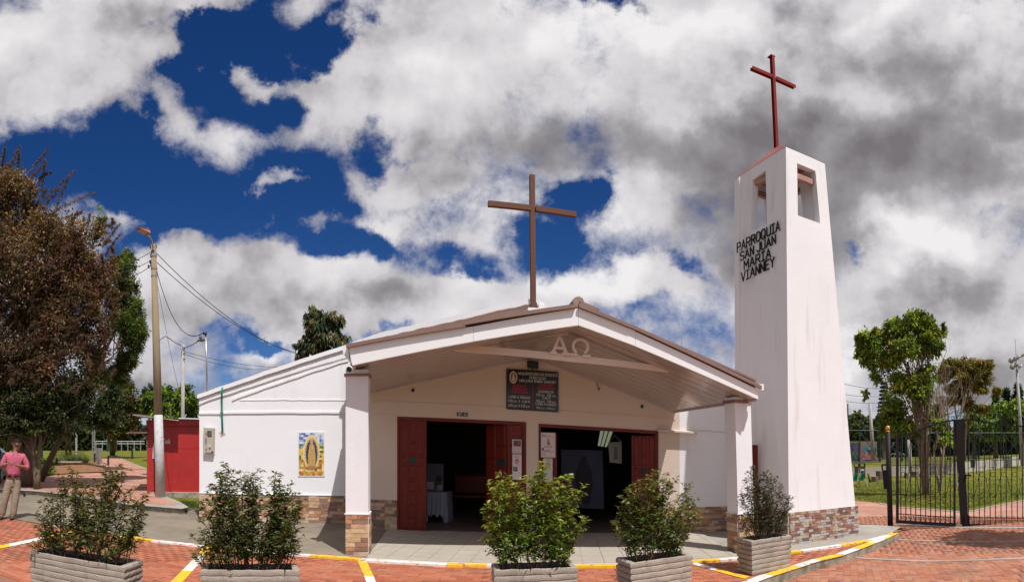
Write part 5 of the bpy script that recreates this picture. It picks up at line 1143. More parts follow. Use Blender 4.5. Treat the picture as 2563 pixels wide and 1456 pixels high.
tree('dark_park_tree', 'dark spreading park tree with twin trunks directly behind the standing man', G(92, 1224, .16), 18.7, [(40, 1010, 110, 75), (20, 1050, 80, 50), (100, 1050, 70, 45), (160, 1040, 60, 50), (130, 1000, 80, 70), (-60, 1040, 90, 70), (200, 980, 60, 60), (90, 1070, 70, 25)], 34000, .10, .3, [(.02, .032, .012), (.035, .045, .015), (.05, .06, .02), (.015, .02, .01)], .09, seed=13, forks=[R(70, 1000, 18.7), R(110, 990, 18.7)])
tree('dark_park_tree', 'dark leafy tree with slender leaning stems beyond the flower bed', Gs(170, 1152), 34, [(190, 1020, 70, 50), (270, 1000, 50, 55), (140, 1050, 60, 35), (240, 1050, 60, 30)], 16000, .17, .3, [(.02, .035, .012), (.04, .055, .018), (.015, .02, .01)], .12, seed=14, forks=[R(160, 1020, 34), R(200, 1000, 34)], jit=.5)
tree('dark_park_tree', 'dark tree at the far left edge behind the parked car', Gs(15, 1160), 30, [(0, 1030, 70, 60), (60, 1060, 50, 35), (-70, 1000, 80, 90)], 12000, .16, .3, [(.018, .03, .012), (.03, .04, .015)], .14, seed=15, forks=[R(0, 1030, 30), R(40, 1020, 30)])
tree('olive_tree', 'rounded olive brown tree between the dark trees and the bright green one', Gs(281, 1138), 52, [(300, 1010, 42, 48), (330, 1030, 26, 40), (275, 1050, 40, 35), (320, 975, 22, 20), (300, 1075, 40, 16)], 20000, .26, .34, [(.06, .065, .02), (.09, .085, .025), (.10, .07, .03), (.035, .05, .015)], .24, seed=16, forks=[R(262, 1040, 52), R(285, 1030, 52), R(305, 1040, 52)])
tree('broadleaf_tree', 'glossy bright green broad leaved tree rising behind the red kiosk', Gs(440, 1160), 27, [(400, 1000, 42, 34), (450, 995, 42, 34), (425, 1025, 65, 30), (480, 1020, 22, 34), (375, 1010, 20, 30)], 16000, .20, .26, [(.09, .13, .015), (.05, .09, .015), (.14, .18, .02), (.03, .05, .015)], .12, seed=17, drop=.5)
tree('far_conifer', 'dark conifer top standing just left of the concrete utility pole', Gs(375, 1150), 45, [(366, 992, 12, 22), (380, 985, 9, 20), (372, 1015, 20, 20)], 5000, .30, .12, [(.012, .035, .02), (.02, .05, .025)], .12, seed=18, limbs=False)
tree('slender_tree', 'slender dark leaved tree rising behind the sloping parapet of the church', (R(800, 1100, 24).x, R(800, 1100, 24).y, 0), 24, [(778, 795, 22, 28), (805, 790, 18, 18), (822, 805, 24, 26), (845, 800, 16, 26), (798, 840, 38, 30), (848, 850, 20, 26), (770, 875, 28, 26), (825, 885, 36, 24), (741, 862, 8, 6, .4), (868, 842, 7, 7, .4), (757, 845, 8, 10, .4), (744, 892, 12, 10, .4)], 13000, .17, .18, [(.04, .055, .022), (.07, .085, .03), (.11, .09, .045), (.02, .03, .015)], .07, seed=19, drop=.7, strand=1.0)
# --- right
zr = -.118
TB = G(2317, 1240, zr); rT = TB.xy.length
tr1 = tree('park_tree', 'tall green tree with forked pale trunk on the lawn behind the gate', TB, rT, [(2290, 800, 30, 32, 1.2), (2310, 815, 26, 24), (2262, 822, 24, 22), (2200, 845, 22, 18), (2155, 850, 12, 20), (2362, 818, 8, 14, .6), (2150, 892, 9, 24, .7), (2240, 835, 40, 34, 1.4), (2180, 860, 32, 32, 1.3), (2172, 900, 22, 26), (2330, 840, 36, 32, 1.4), (2275, 870, 60, 34, 1.3), (2215, 900, 40, 30), (2350, 872, 16, 18), (2195, 940, 18, 24, .6), (2260, 960, 40, 34, .6), (2300, 990, 40, 40, .45), (2230, 1040, 40, 30, .5), (2320, 930, 30, 24, .5), (2165, 985, 14, 9, .5), (2240, 1010, 34, 40, .35), (2290, 1060, 50, 34, .4), (2255, 950, 40, 30, .3), (2370, 1095, 26, 16, .5), (2225, 1075, 34, 20, .4), (2345, 1060, 30, 24, .4)], 42000, .13, .24, [(.11, .18, .02), (.15, .21, .028), (.055, .09, .018), (.17, .18, .03), (.06, .08, .02)], .088, bk=mat('brown_bark', (.17, .12, .085), .9, .35, 6, .5, 25), seed=21, forks=[R(2270, 905, rT), R(2325, 890, rT), R(2300, 930, rT)], nlimb=44, jit=.7)
# bare tree: branching twigs only
bt = thing('bare_tree', 'leafless grey tree of thin upright branches between the green tree and the eucalyptus', 'tree', G(2352, 1232, zr))
mb = MB(); rg = random.Random(4)
def twig(p, d, L, rad, dep):
    k = 4; pts = [p]
    for j in range(k): d = (d+Vector((rg.gauss(0, .10), rg.gauss(0, .10), .05))).normalized(); pts.append(pts[-1]+d*L/k)
    mb.tube(pts, [rad*(1-.5*j/k) for j in range(k+1)], 5 if dep > 2 else 3, caps=False)
    if dep <= 0: return
    for q in range(rg.choice((2, 3)) if dep > 1 else 3):
        s_ = pts[rg.choice((2, 3, 4))]; a = rg.uniform(0, 6.28); nd = (d*1.0+Vector((cos(a), sin(a), rg.uniform(0, .4)))*rg.uniform(.25, .5)).normalized(); twig(s_, nd, L*rg.uniform(.62, .85), rad*.55, dep-1)
bp = G(2352, 1232, zr)
for a in (-.12, .02, .14): twig(bp, Vector((a*cos(th(2350)), -a*sin(th(2350)), 1)).normalized(), 1.9, .06, 5)
mb.build('branch', palebark, bt, kind='stuff')
tree('eucalyptus', 'olive orange eucalyptus with drooping foliage on the right beyond the court', G(2412, 1175, zr), 34, [(2390, 912, 30, 24), (2435, 912, 40, 24), (2462, 940, 24, 30), (2420, 945, 40, 22), (2395, 968, 34, 18), (2450, 968, 22, 12), (2493, 978, 9, 16, .8), (2412, 1000, 30, 12, .6), (2445, 1020, 30, 14, .6), (2360, 940, 18, 24, .5), (2472, 905, 14, 14, .6), (2375, 1000, 26, 12, .4), (2350, 1030, 30, 20, .4)], 26000, .28, .11, [(.13, .105, .022), (.10, .10, .022), (.17, .12, .025), (.07, .08, .02)], .10, bk=palebark, seed=22, strand=1.2, forks=[R(2425, 960, 34), R(2385, 980, 34)], nlimb=18)
gtr = 'bright green trees behind the sports court'
for i, (x, y, rx, ry, lb) in enumerate([(2438, 1056, 34, 34, 'bright green rounded tree just right of the gate centre post'), (2492, 1050, 38, 42, 'bright green rounded tree in the middle of the row behind the court'), (2556, 1046, 30, 46, 'bright green rounded tree at the right edge by the floodlight mast')]):
    tree('round_tree', lb, (R(x, 1118, 46).x, R(x, 1118, 46).y, .5), 46, [(x, y, rx, ry), (x-rx*.5, y+ry*.4, rx*.7, ry*.6), (x+rx*.5, y+ry*.5, rx*.6, ry*.6)], 8000, .30, .3, [(.11, .17, .03), (.15, .21, .04), (.07, .12, .025)], .2, grp=gtr, seed=30+i, drop=.6)
for i, (x, y, w, lb) in enumerate([(2492, 1000, 10, 'dark pointed conifer furthest left in the clump at the right edge'), (2520, 985, 13, 'dark pointed conifer in the middle of the right hand clump'), (2548, 975, 14, 'dark pointed conifer at the very right edge of the picture')]):
    tree('dark_conifer', lb, (R(x, 1118, 70).x, R(x, 1118, 70).y, .5), 70, [(x, y, w*.5, 18), (x, y+28, w, 20), (x, y+60, w*1.3, 26)], 4500, .55, .14, [(.012, .03, .018), (.02, .045, .022)], .3, grp='dark conifers at the right edge', seed=40+i, limbs=False)
ar = thing('araucaria', 'dark tiered araucaria behind the gate post with the gold ball', 'tree', (R(2212, 1118, 48).x, R(2212, 1118, 48).y, .5))
C_, D_, c_ = [], [], []; mb = MB(); ax = R(2212, 1118, 48); mb.tube([Vector((ax.x, ax.y, .5)), R(2212, 958, 48)], [.22, .05], 6); mb.build('trunk', bark, ar)
mb = MB()
for k in range(15):
    yy = 962+k*9.5; c = R(2212, yy, 48); ln = (6+k*1.35)*48/F
    for q in range(9):
        a = q*.7+k*.37; e_ = c+Vector((cos(a)*ln, sin(a)*ln, -.08*ln)); mb.tube([c, e_], [.04, .02], 3)
        for w in range(34):
            f_ = rng.uniform(.2, 1); p = c.lerp(e_, f_); C_.append(tuple(p)); D_.append((rng.normal(0, .5), rng.normal(0, .5), rng.uniform(.1, 1))); c_.append(tuple(np.array((.018, .034, .018))*rng.uniform(.6, 1.7)))
mb.build('branch', bark, ar, kind='stuff'); leaves('crown', np.array(C_), np.array(D_), .28, .05, np.array(c_), treel, ar, 0, kind='stuff')
def hedge(name, label, x0, x1, ytop, ybot, r, n, LL, cols, seed, grp=None):
    rg = np.random.default_rng(seed); X_ = rg.uniform(x0, x1, n); tpv = ytop+8*np.sin(X_*.09)+5*np.sin(X_*.23+1)+rg.normal(0, 2, n); Y_ = tpv+(ybot-tpv)*rg.uniform(0, 1, n)**1.1; rr = r+rg.uniform(-2.5, 2.5, n)
    C = np.stack([rr*np.sin((X_-X0)/F), rr*np.cos((X_-X0)/F), E+(Y0-Y_)/F*rr], 1); D = rg.normal(0, 1, (n, 3)); cl = np.array(cols)[rg.integers(0, len(cols), n)]*(.65+.7*np.clip(np.sin(X_*.15)*np.cos(Y_*.2)+.5, 0, 1))[:, None]*rg.uniform(.6, 1.4, (n, 1))
    o = leaves(name, C, D, LL*rg.uniform(.6, 1.4, n), LL*.32, cl, treel, None, .3, kind='stuff'); o['label'] = label; return o
hedge('far_wood', 'dark mass of bushes and trees at the back of the park on the left', -120, 500, 1062, 1128, 85, 30000, .8, [(.02, .035, .012), (.035, .05, .018), (.07, .08, .025), (.05, .055, .02)], 51)
hedge('far_wood', 'mixed trees behind the sports court on the right', 2095, 2640, 1068, 1150, 62, 26000, .6, [(.03, .05, .015), (.055, .08, .02), (.08, .09, .03), (.02, .03, .014)], 52)
hedge('far_wood', 'low wooded rise beyond the sports court next to the tower', 2100, 2225, 1046, 1100, 75, 7000, .7, [(.04, .06, .02), (.07, .08, .03), (.09, .085, .03)], 53)
# ================================================================== LEFT SIDE: kiosk, poles, park furniture
k0, k1 = G(367, 1233, .15), G(512, 1233, .15); KP = Plane(k0, k1); kz = lambda x, y, o=0.0: KP.at(x, y, o)
ki = thing('kiosk', 'red painted sheet metal kiosk with a sagging tin roof beside the church', 'kiosk', (k0+k1)/2)
bk_ = -KP.n*2.6; bk_.z = 0
mb = MB(); q = [kz(367, 1233), kz(373, 1064), kz(373, 1052), kz(512, 1050), kz(512, 1233)]
mb.prism([kz(368, 1233, -.001), kz(368, 1056, -.001), kz(385, 1056, -.001), kz(385, 1233, -.001)], bk_); mb.build('side_wall', kred, ki)
for (xa, xb) in ((385.3, 429.6), (430, 512)):
    mb = MB(); mb.prism([kz(xa, 1233, -.07), kz(xa, 1056, -.07), kz(xb, 1056, -.07), kz(xb, 1233, -.07)], -KP.n*.04); pn = mb.build('wall_panel', kred, ki)
    mb = MB(); mb.prism([kz(xa+1, 1122, -.068), kz(xa+1, 1121, -.068), kz(xb-1, 1121, -.068), kz(xb-1, 1122, -.068)], KP.n*.006); mb.build('seam', kred, pn)
mb = MB(); mb.prism([kz(366, 1066, .07), kz(366, 1051, .07), kz(512, 1051, .07), kz(512, 1064, .07)], -KP.n*.14); mb.build('fascia', kred, ki)
mb = MB(); mb.prism([kz(368, 1233)+bk_, kz(368, 1056)+bk_, kz(512, 1056)+bk_, kz(512, 1233)+bk_], -KP.n*.04); mb.build('rear_wall', kred, ki)
mb = MB(); A, B = kz(331, 1036, .55), kz(447, 1050.5, .50); n_ = 26; vs = []
for i in range(n_*2+1):
    p = A.lerp(B, i/(n_*2)); zz_ = .022*(i % 2); vs += [p+zu*zz_, p+bk_*1.2+zu*(zz_+.12)]
mb.add(vs, [(2*i, 2*i+1, 2*i+3, 2*i+2) for i in range(n_*2)]); mb.prism([A-zu*.035, B-zu*.035, B-zu*.004, A-zu*.004], bk_*1.2+zu*.11); mb.build('roof', tin, ki)
mb = MB(); A, B = kz(447, 1045, .2), kz(512, 1047, .2); mb.prism([A, B, B-zu*.035, A-zu*.035], bk_*1.1); mb.build('roof_flashing', mat('flashing_white', (.6, .6, .6), .5, .1, 5), ki)
mb = MB(); A, B, C_q, D_q = kz(372, 1072, .02), kz(368, 1083, .35), kz(314, 1084, .35), kz(345, 1073, .02); mb.prism([A, B, C_q, D_q], (0, 0, -.02)); mb.build('awning', mat('rusty_sheet', (.12, .07, .05), .8, .4, 5), ki)
mb = MB(); mb.tube([kz(351, 1076, .3), kz(369, 1105, .03)], .012, 5); mb.build('awning_prop', tin, ki)
mb = MB(); text_mb(mb, 'Cola', kz(414, 1110, -.066), KP.d, zu, .23, sx=.68, shear=.35); mb.build('lettering', lettw, ki)
mb = MB(); cc_ = kz(404, 1108, -.066); n_ = 40
for i in range(n_-14):
    w0, w1 = radians(-75+i*5.8), radians(-75+(i+1)*5.8); f2 = lambda w, k: cc_+KP.d*(.30*k*cos(w))+zu*(.38*k*sin(w)); mb.prism([f2(w0, 1), f2(w1, 1), f2(w1, .97), f2(w0, .97)], KP.n*.002)
mb.build('ring_print', colmat('ring_gold', (.30, .14, .03)), ki)
mb = MB(); mb.prism([kz(372, 1238, .25), kz(520, 1238, .25), kz(520, 1238, .25)+bk_*1.05, kz(372, 1238, .25)+bk_*1.05], (0, 0, -.30)); cbk = mb.build('plinth', mossy, ki); cbk.location.z += .07
ps = thing('poster', 'torn white and violet handbill hanging on the red kiosk behind the utility pole', 'poster', kz(387, 1120, .03))
mb = MB(); mb.prism([kz(381.5, 1147, .03), kz(383, 1118, .05), kz(388, 1098, .02), kz(394, 1092, .02), kz(397, 1148, .04), kz(391, 1149, .07)], KP.n*.004); mb.build('paper', pap, ps)
for i in range(7):
    mb = MB(); mb.prism([kz(384, 1115+i*4.6, .068), kz(395, 1115+i*4.6, .06), kz(395, 1117+i*4.6, .06), kz(384, 1117+i*4.6, .068)], KP.n*.003); mb.build('print_line', colmat('print_violet', (.20, .12, .35)), ps)
# utility poles and lamps
def Rv(x, y, r): return R(x, y, r)
up_ = thing('utility_pole', 'tall concrete utility pole with grey painted foot in front of the red kiosk', 'utility pole', G(402, 1244, .15))
pb = G(402, 1244, .15); rp = pb.xy.length; ptp = Rv(384, 612, rp)
mb = MB(); pm = pb.lerp(ptp, .325); mb.tube([pb, pm], [.150, .133], 18); mb.build('painted_foot', poleg, up_, smooth=True)
mb = MB(); mb.tube([pm, pb.lerp(ptp, .6), ptp], [.131, .112, .082], 18); mb.build('shaft', polec, up_, smooth=True)
for f_ in (.955, .905, .875):
    mb = MB(); c = pb.lerp(ptp, f_); mb.tube([c-zu*.03, c+zu*.03], .098, 12); mb.build('band', steel, up_)
arm = [Rv(384, 622, rp-.12), Rv(380, 604, rp-.2), Rv(374, 592, rp-.3), Rv(366, 587, rp-.4)]
mb = MB(); mb.tube(arm, .028, 7); mb.build('lamp_arm', tin, up_)
mb = MB(); a_, b_ = Rv(343, 572, rp-.7), Rv(369, 586, rp-.4); d = (b_-a_).normalized(); sd_ = d.cross(zu).normalized(); u2 = sd_.cross(d)
mb.add([a_-sd_*.10, a_+sd_*.10, b_+sd_*.12, b_-sd_*.12, a_.lerp(b_, .3)-sd_*.12+u2*.07, a_.lerp(b_, .3)+sd_*.12+u2*.07, b_+sd_*.10+u2*.09, b_-sd_*.10+u2*.09], [(0, 1, 2, 3), (4, 7, 6, 5), (0, 4, 5, 1), (1, 5, 6, 2), (2, 6, 7, 3), (3, 7, 4, 0)]); lh = mb.build('lamp_head', colmat('lamp_grey', (.40, .22, .16)), up_)
mb = MB(); mb.prism([a_.lerp(b_, .15)-sd_*.08-u2*.008, a_.lerp(b_, .15)+sd_*.08-u2*.008, a_.lerp(b_, .8)+sd_*.09-u2*.008, a_.lerp(b_, .8)-sd_*.09-u2*.008], -u2*.012); mb.build('lens', colmat('lamp_lens', (.45, .30, .22), .2), lh)
mb = MB(); mb.tube([Rv(369, 578, rp-.45), Rv(369, 571, rp-.45)], .035, 8); mb.build('photocell', colmat('photocell_red', (.5, .05, .04)), lh)
for (x, y) in ((377, 618), (390, 617), (378, 640), (389, 640), (378, 662), (372, 667), (376, 655)):
    mb = MB(); c = Rv(x, y, rp-.02); mb.lathe(c, [(.018, -.05), (.035, -.03), (.02, 0), (.035, .03), (.018, .05)], 8); mb.build('insulator', mat('insulator_brown', (.08, .05, .04), .4), up_)
mb = MB(); mb.tube([pb.lerp(ptp, .62)+Vector((.13, 0, 0)), Rv(412, 842, rp), Rv(420, 843, rp+2)], .02, 5); mb.build('side_bracket', steel, up_)
pl2 = thing('utility_pole', 'thinner grey pole behind the kiosk with a short lamp arm', 'utility pole', (Rv(457, 1118, 23).x, Rv(457, 1118, 23).y, .15))
mb = MB(); mb.tube([Vector((Rv(457, 1118, 23).x, Rv(457, 1118, 23).y, .15)), Rv(458, 862, 23)], [.10, .075], 10); mb.build('shaft', mat('pole_pale', (.38, .36, .34), .8, .15, 3, .2), pl2, smooth=True)
for y in (868, 882, 896):
    mb = MB(); mb.tube([Rv(459, y, 22.9), Rv(465, y+1, 22.9)], .03, 5); mb.build('insulator', mat('insulator_brown'), pl2)
mb = MB(); mb.tube([Rv(459, 872, 22.9), Rv(478, 864, 22.7), Rv(500, 852, 22.4)], .022, 6); mb.tube([Rv(457, 866, 22.9), Rv(440, 858, 22), Rv(418, 843, 20)], .022, 6); mb.build('lamp_arm', steel, pl2)
mb = MB(); a_, b_ = Rv(498, 853, 22.4), Rv(514, 850, 22.1); mb.beam(a_, b_, .22, .05); mb.ell(Rv(502, 844, 22.3), (.07, .07, .11), 8, 5); mb.build('lamp_head', colmat('lamp_dark', (.12, .12, .12)), pl2)
ms = thing('mast', 'thin galvanised mast with a dark box on top behind the church corner', 'mast', LW.at(519, 985, -.6))
mb = MB(); mb.tube([LW.at(519, 985, -.6), LW.at(515, 833, -.6)], .020, 8); mb.build('shaft', steel, ms, smooth=True)
mb = MB(); c = LW.at(513, 834, -.58); mb.ell(c, (.055, .05, .045), 10, 6); mb.build('junction_box', pvc, ms)
mb = MB(); mb.tube([LW.at(519, 986, -.6), LW.at(519, 978, -.6)], .024, 8); mb.build('base_band', colmat('band_red', (.5, .03, .03)), ms)
def wire(pts, label, rad=.011, sag=0, grp=None):
    a, b = pts[0], pts[-1]; k = 14; P_ = []
    for i in range(k+1):
        f_ = i/k; p = a.lerp(b, f_); P_.append(p-zu*sag*4*f_*(1-f_))
    mb = MB(); mb.tube(P_, rad, 4); o = mb.build('overhead_wire', pvc); tag(o, label, 'wire', grp); return o
rr = rp
wire([Rv(390, 632, rr), DWn.at(745, 886, -9)], 'upper of the two long wires sagging from the pole head to the church roof', sag=.5)
wire([Rv(391, 655, rr), DWn.at(741, 882, -9)], 'lower of the two long wires sagging from the pole head to the church roof', sag=.45)
wire([Rv(391, 672, rr), LW.at(511, 831, -.58)], 'wire swooping from the concrete pole to the thin mast', sag=.75)
wire([Rv(392, 700, rr), Rv(420, 850, 19), Rv(455, 1005, 23)], 'steep wire falling from the concrete pole to the thinner grey pole', sag=.2, rad=.007)
wire([Rv(462, 880, 23), Rv(738, 918, 30)], 'upper of two wires from the thinner grey pole towards the church parapet', sag=.25)
wire([Rv(462, 886, 23), Rv(702, 922, 30)], 'lower of two wires from the thinner grey pole towards the church parapet', sag=.3)
for y0, y1, l in ((629, 650, 'highest of three wires from the pole into the purple leaved tree'), (650, 668, 'middle of three wires from the pole into the purple leaved tree'), (664, 690, 'lowest of three wires from the pole into the purple leaved tree')):
    wire([Rv(380, y0, rr), Rv(300, y1+14, rr-1.5)], l, sag=.05)
for y0, y1, l in ((957, 972, 'topmost wire right of the bell tower'), (984, 990, 'second wire right of the bell tower'), (1001, 1006, 'third wire right of the bell tower')):
    wire([Rv(2100, y0, 24), Rv(2215, y1, 30)], l, sag=.1)
for k_, l_ in ((1.6, 'nearest dark wooden pew dimly seen through the left door'), (2.6, 'second dark wooden pew dimly seen through the left door'), (3.6, 'third dark wooden pew deep inside the left door')):
    pa, pb_ = IP.at(1135, 1300, -k_), IP.at(1300, 1300, -k_); pa.z = pb_.z = 0; pw = thing('pew', l_, 'pew', (pa+pb_)/2, 'pews inside the hall')
    mb = MB(); mb.beam(pa+zu*.45, pb_+zu*.45, .38, .04); mb.build('seat', wood, pw); mb = MB(); mb.beam(pa+zu*.72-IP.n*.2, pb_+zu*.72-IP.n*.2, .03, .40); mb.build('backrest', wood, pw)
    for e_ in (pa, pb_):
        mb = MB(); mb.box(e_+zu*.24, (.05, .38, .44), rz=atan2(IP.d.y, IP.d.x)); mb.build('side_panel', wood, pw)
# park: bench, flower bed, bins, container, rail, posts with tape
def Gp(x, y): return Gs(x, y, 0)
bq = Gp(176, 1176); bch = thing('stone_bench', 'round topped stone bench at the edge of the flower bed', 'bench', bq); rb = bq.xy.length
stn = mat('bench_stone', (.42, .33, .25), .9, .2, 4, .3, 20); c = Vector(bq); tx = Vector((cos(th(176)), -sin(th(176)), 0)); ty = Vector((sin(th(176)), cos(th(176)), 0))
mb = MB(); n_ = 18; mb.prism([c+tx*.80*cos(2*pi*i/n_)+ty*.45*sin(2*pi*i/n_)+zu*.48 for i in range(n_)], (0, 0, .09)); mb.build('seat', stn, bch)
for s_ in (-.5, .45):
    mb = MB(); mb.lathe(c+tx*s_, [(.17, 0), (.12, .15), (.12, .3), (.16, .48)], 12); mb.build('pedestal', stn, bch, smooth=True)
bn = thing('litter_bin', 'round steel litter bin on a post beside the brick path', 'bin', Gp(248, 1163)); c = Gp(248, 1163); rc = c.xy.length; sc2 = rc/F
mb = MB(); mb.tube([c, c+zu*(28*sc2)], .05, 6); mb.build('post', pvc, bn)
mb = MB(); mb.lathe(R(248, 1156, rc), [(7*sc2, 0), (7.4*sc2, 34*sc2), (6.6*sc2, 34.5*sc2), (6.4*sc2, 20*sc2)], 18); mb.build('drum', mat('steel'), bn, smooth=False)
dc = Gp(280, 1130); rd = dc.xy.length; sd2 = rd/F; dm = thing('waste_container', 'dark green wheeled waste container with a round R emblem under the olive tree', 'container', dc)
DP = Plane(R(266, 1131, rd), R(293, 1131, rd)); grn = mat('container_green', (.012, .045, .03), .5, .15, 4)
mb = MB(); q = [DP.at(267, 1130), DP.at(292, 1129.5), DP.at(294, 1105), DP.at(266, 1104)]; mb.prism(q, -DP.n*1.2); mb.build('body', grn, dm)
mb = MB(); mb.prism([DP.at(265, 1105, .06), DP.at(295, 1106, .06), DP.at(293, 1100, -.1), DP.at(267, 1099, -.1)], -DP.n*1.2); mb.build('lid', grn, dm)
mb = MB(); 
for i in range(16):
    w0, w1 = 2*pi*i/16, 2*pi*(i+1)/16; f2 = lambda w, k: DP.at(281.5+5.6*k*cos(w), 1115+5.6*k*sin(w), .012); mb.prism([f2(w0, 1), f2(w1, 1), f2(w1, .82), f2(w0, .82)], DP.n*.004)
text_mb(mb, 'R', DP.at(281.5, 1118.8, .014), DP.d, zu, 10*sd2, sx=.9); mb.build('emblem', lettw, dm)
for x in (270, 289):
    mb = MB(); c = DP.at(x, 1130.5, .05); mb.tube([c, c-DP.n*.12], .1, 8); mb.build('wheel', pvc, dm)
rl = thing('rail_fence', 'low white tubular rail fence at the back of the lawn', 'fence', Gs(330, 1128)); wr = mat('rail_white', (.32, .32, .31), .5)
for y in (1104.5, 1110.5):
    mb = MB(); mb.tube([R(236+i*14, y, 78) for i in range(10)], .06, 5); mb.build('rail', wr, rl)
for i in range(9):
    mb = MB(); p = R(240+i*16, 1104, 78); mb.tube([Vector((p.x, p.y, 1.0)), p], .06, 5); mb.build('post', wr, rl)
hb = thing('brick_house', 'low brick house with tiled roof glimpsed beyond the lawn', 'house', R(345, 1122, 90)); 
mb = MB(); HP = Plane(R(328, 1118, 90), R(372, 1118, 90)); mb.prism([HP.at(330, 1122), HP.at(366, 1122), HP.at(366, 1094), HP.at(330, 1094)], -HP.n*6); mb.build('wall', mat('house_brick', (.30, .10, .06), .8, .2, 3), hb)
mb = MB(); mb.prism([HP.at(326, 1094, .5), HP.at(370, 1094, .5), HP.at(366, 1084, -3), HP.at(332, 1084, -3)], (0, 0, .15)); mb.build('roof', mat('house_roof', (.22, .12, .09), .8, .3, 3), hb)
mb = MB(); mb.prism([HP.at(340, 1115, .03), HP.at(354, 1115, .03), HP.at(354, 1101, .03), HP.at(340, 1101, .03)], HP.n*.03); mb.build('window', mat('house_window', (.10, .05, .04), .3), hb)
grp_ = 'short dark posts round the flower bed'
for x, y, h, l in ((87, 1188, 46, 'short dark post right of the man, nearest the dark trees'), (142, 1172, 26, 'short dark post left of the stone bench'), (237, 1160, 26, 'short dark post just left of the steel bin'), (271, 1178, 38, 'short dark post at the edge of the brick path by the lawn'), (105, 1160, 40, 'taller green post behind the low bushes'), (331, 1148, 20, 'thin stake standing in the open lawn')):
    p = Gp(x, y); r_ = p.xy.length; o = MB().tube([p, p+zu*h*r_/F], .045*r_/24, 6).build('post', pvc if h != 40 else gfence); tag(o, l, 'post', grp_)
yt = mat('tape_yellow', (.65, .50, .05), .5)
def tape(x0, y0, x1, y1, l):
    a, b = Gp(x0, 1174), Gp(x1, 1174); a = R(x0, y0, a.xy.length); b = R(x1, y1, b.xy.length); mb = MB(); k = 8; P_ = [a.lerp(b, i/k)-zu*.1*4*(i/k)*(1-i/k) for i in range(k+1)]
    for i in range(k): mb.prism([P_[i], P_[i+1], P_[i+1]-zu*.05, P_[i]-zu*.05], (.004, .004, 0))
    o = mb.build('barrier_tape', yt); tag(o, l, 'tape')
tape(88, 1148, 142, 1136, 'yellow tape from the post by the man to the post left of the bench'); tape(142, 1130, 237, 1124, 'upper yellow tape running behind the long grass'); tape(142, 1146, 237, 1162, 'lower yellow tape in front of the flower bed'); tape(237, 1142, 271, 1161, 'yellow tape between the two posts by the brick path')
# flower bed with flowers and long grass
fb = thing('flower_bed', '', ''); del fb['label']; del fb['category']; fb['kind'] = 'structure'
mb = MB(); fbp = [Gs(x, y, .06) for x, y in [(100, 1182), (140, 1186), (200, 1182), (262, 1180), (276, 1178), (250, 1163), (240, 1158), (180, 1152), (110, 1158)]]
cc_ = sum(fbp, Vector())/len(fbp)+zu*.35; mb.add(fbp+[cc_], [(i, (i+1) % len(fbp), len(fbp)) for i in range(len(fbp))]); mb.build('mound', mat('orange_earth', (.24, .12, .06), .95, .3, 3, .5, 15), fb)
def tufts(name, label, region, n, hgt, wid, cols, spread=.35, flower=None):
    C, D, L, cl = [], [], [], []
    k = 0
    while k < n:
        x = rng.uniform(min(p[0] for p in region), max(p[0] for p in region)); y = rng.uniform(min(p[1] for p in region), max(p[1] for p in region))
        if not inpoly(np.array([x]), np.array([y]), region)[0]: continue
        p = Gs(x, y, .02) if x < 700 else G(x, y, zr); C.append(tuple(p)); D.append((rng.normal(0, spread), rng.normal(0, spread), 1)); L.append(hgt*rng.uniform(.5, 1.2)); cl.append(tuple(np.array(cols[int(rng.integers(0, len(cols)))])*rng.uniform(.7, 1.3))); k += 1
    o = leaves(name, np.array(C), np.array(D), np.array(L), wid, np.array(cl), treel, None, .25, kind='stuff'); o['label'] = label; return o
tufts('long_grass', 'clump of long pale green ornamental grass behind the bench', [(138, 1172), (215, 1172), (212, 1150), (140, 1150)], 2600, 1.0, .035, [(.16, .20, .06), (.22, .24, .09), (.10, .14, .03)], .45)
tufts('flowers', 'lilac and white flowers on the orange earth of the bed', [(100, 1182), (262, 1181), (272, 1176), (245, 1158), (212, 1156), (200, 1174), (120, 1172)], 3600, .20, .06, [(.45, .40, .52), (.55, .52, .56), (.12, .15, .05), (.30, .27, .40), (.2, .2, .12)], .7)
tufts('low_bushes', 'bright green low bushes by the post right of the man', [(76, 1196), (128, 1190), (130, 1162), (78, 1158)], 4200, .55, .09, [(.07, .13, .02), (.12, .18, .03), (.03, .05, .015)], .6)
tufts('yellow_bushes', 'yellow green shrubs in the shade behind the man', [(50, 1172), (90, 1172), (90, 1140), (60, 1140)], 2400, .9, .11, [(.20, .19, .02), (.10, .12, .02), (.05, .07, .02)], .6)
tufts('grass_strip', 'strip of rough grass between the kiosk base and the kerb', [(418, 1246), (500, 1250), (500, 1262), (470, 1262), (448, 1252)], 2600, .09, .008, [(.07, .12, .02), (.11, .15, .03)], .4)
o = bpy.data.objects['grass_strip']; o.location.z -= .10
mb = MB(); mb.prism([G(412, 1246, .02), G(512, 1249, .02), G(512, 1266, .02), G(470, 1267, .02)], (0, 0, .03)); mb.build('grass_verge', lawnm, kind='structure')
lm = thing('lattice_mast', 'slim lattice mast with a stay behind the dark trees', 'mast', Gs(235, 1150)); mb = MB(); a_ = Gs(233, 1150); r_ = a_.xy.length
for dx_ in (-2.5, 2.5): mb.tube([R(234+dx_, 1142, r_), R(235+dx_, 1034, r_)], .05, 4)
for i in range(14): mb.tube([R(231.5, 1140-i*7.6, r_), R(237.5, 1136-i*7.6, r_)], .03, 3); mb.tube([R(237.5, 1136-i*7.6, r_), R(231.5, 1132-i*7.6, r_)], .03, 3)
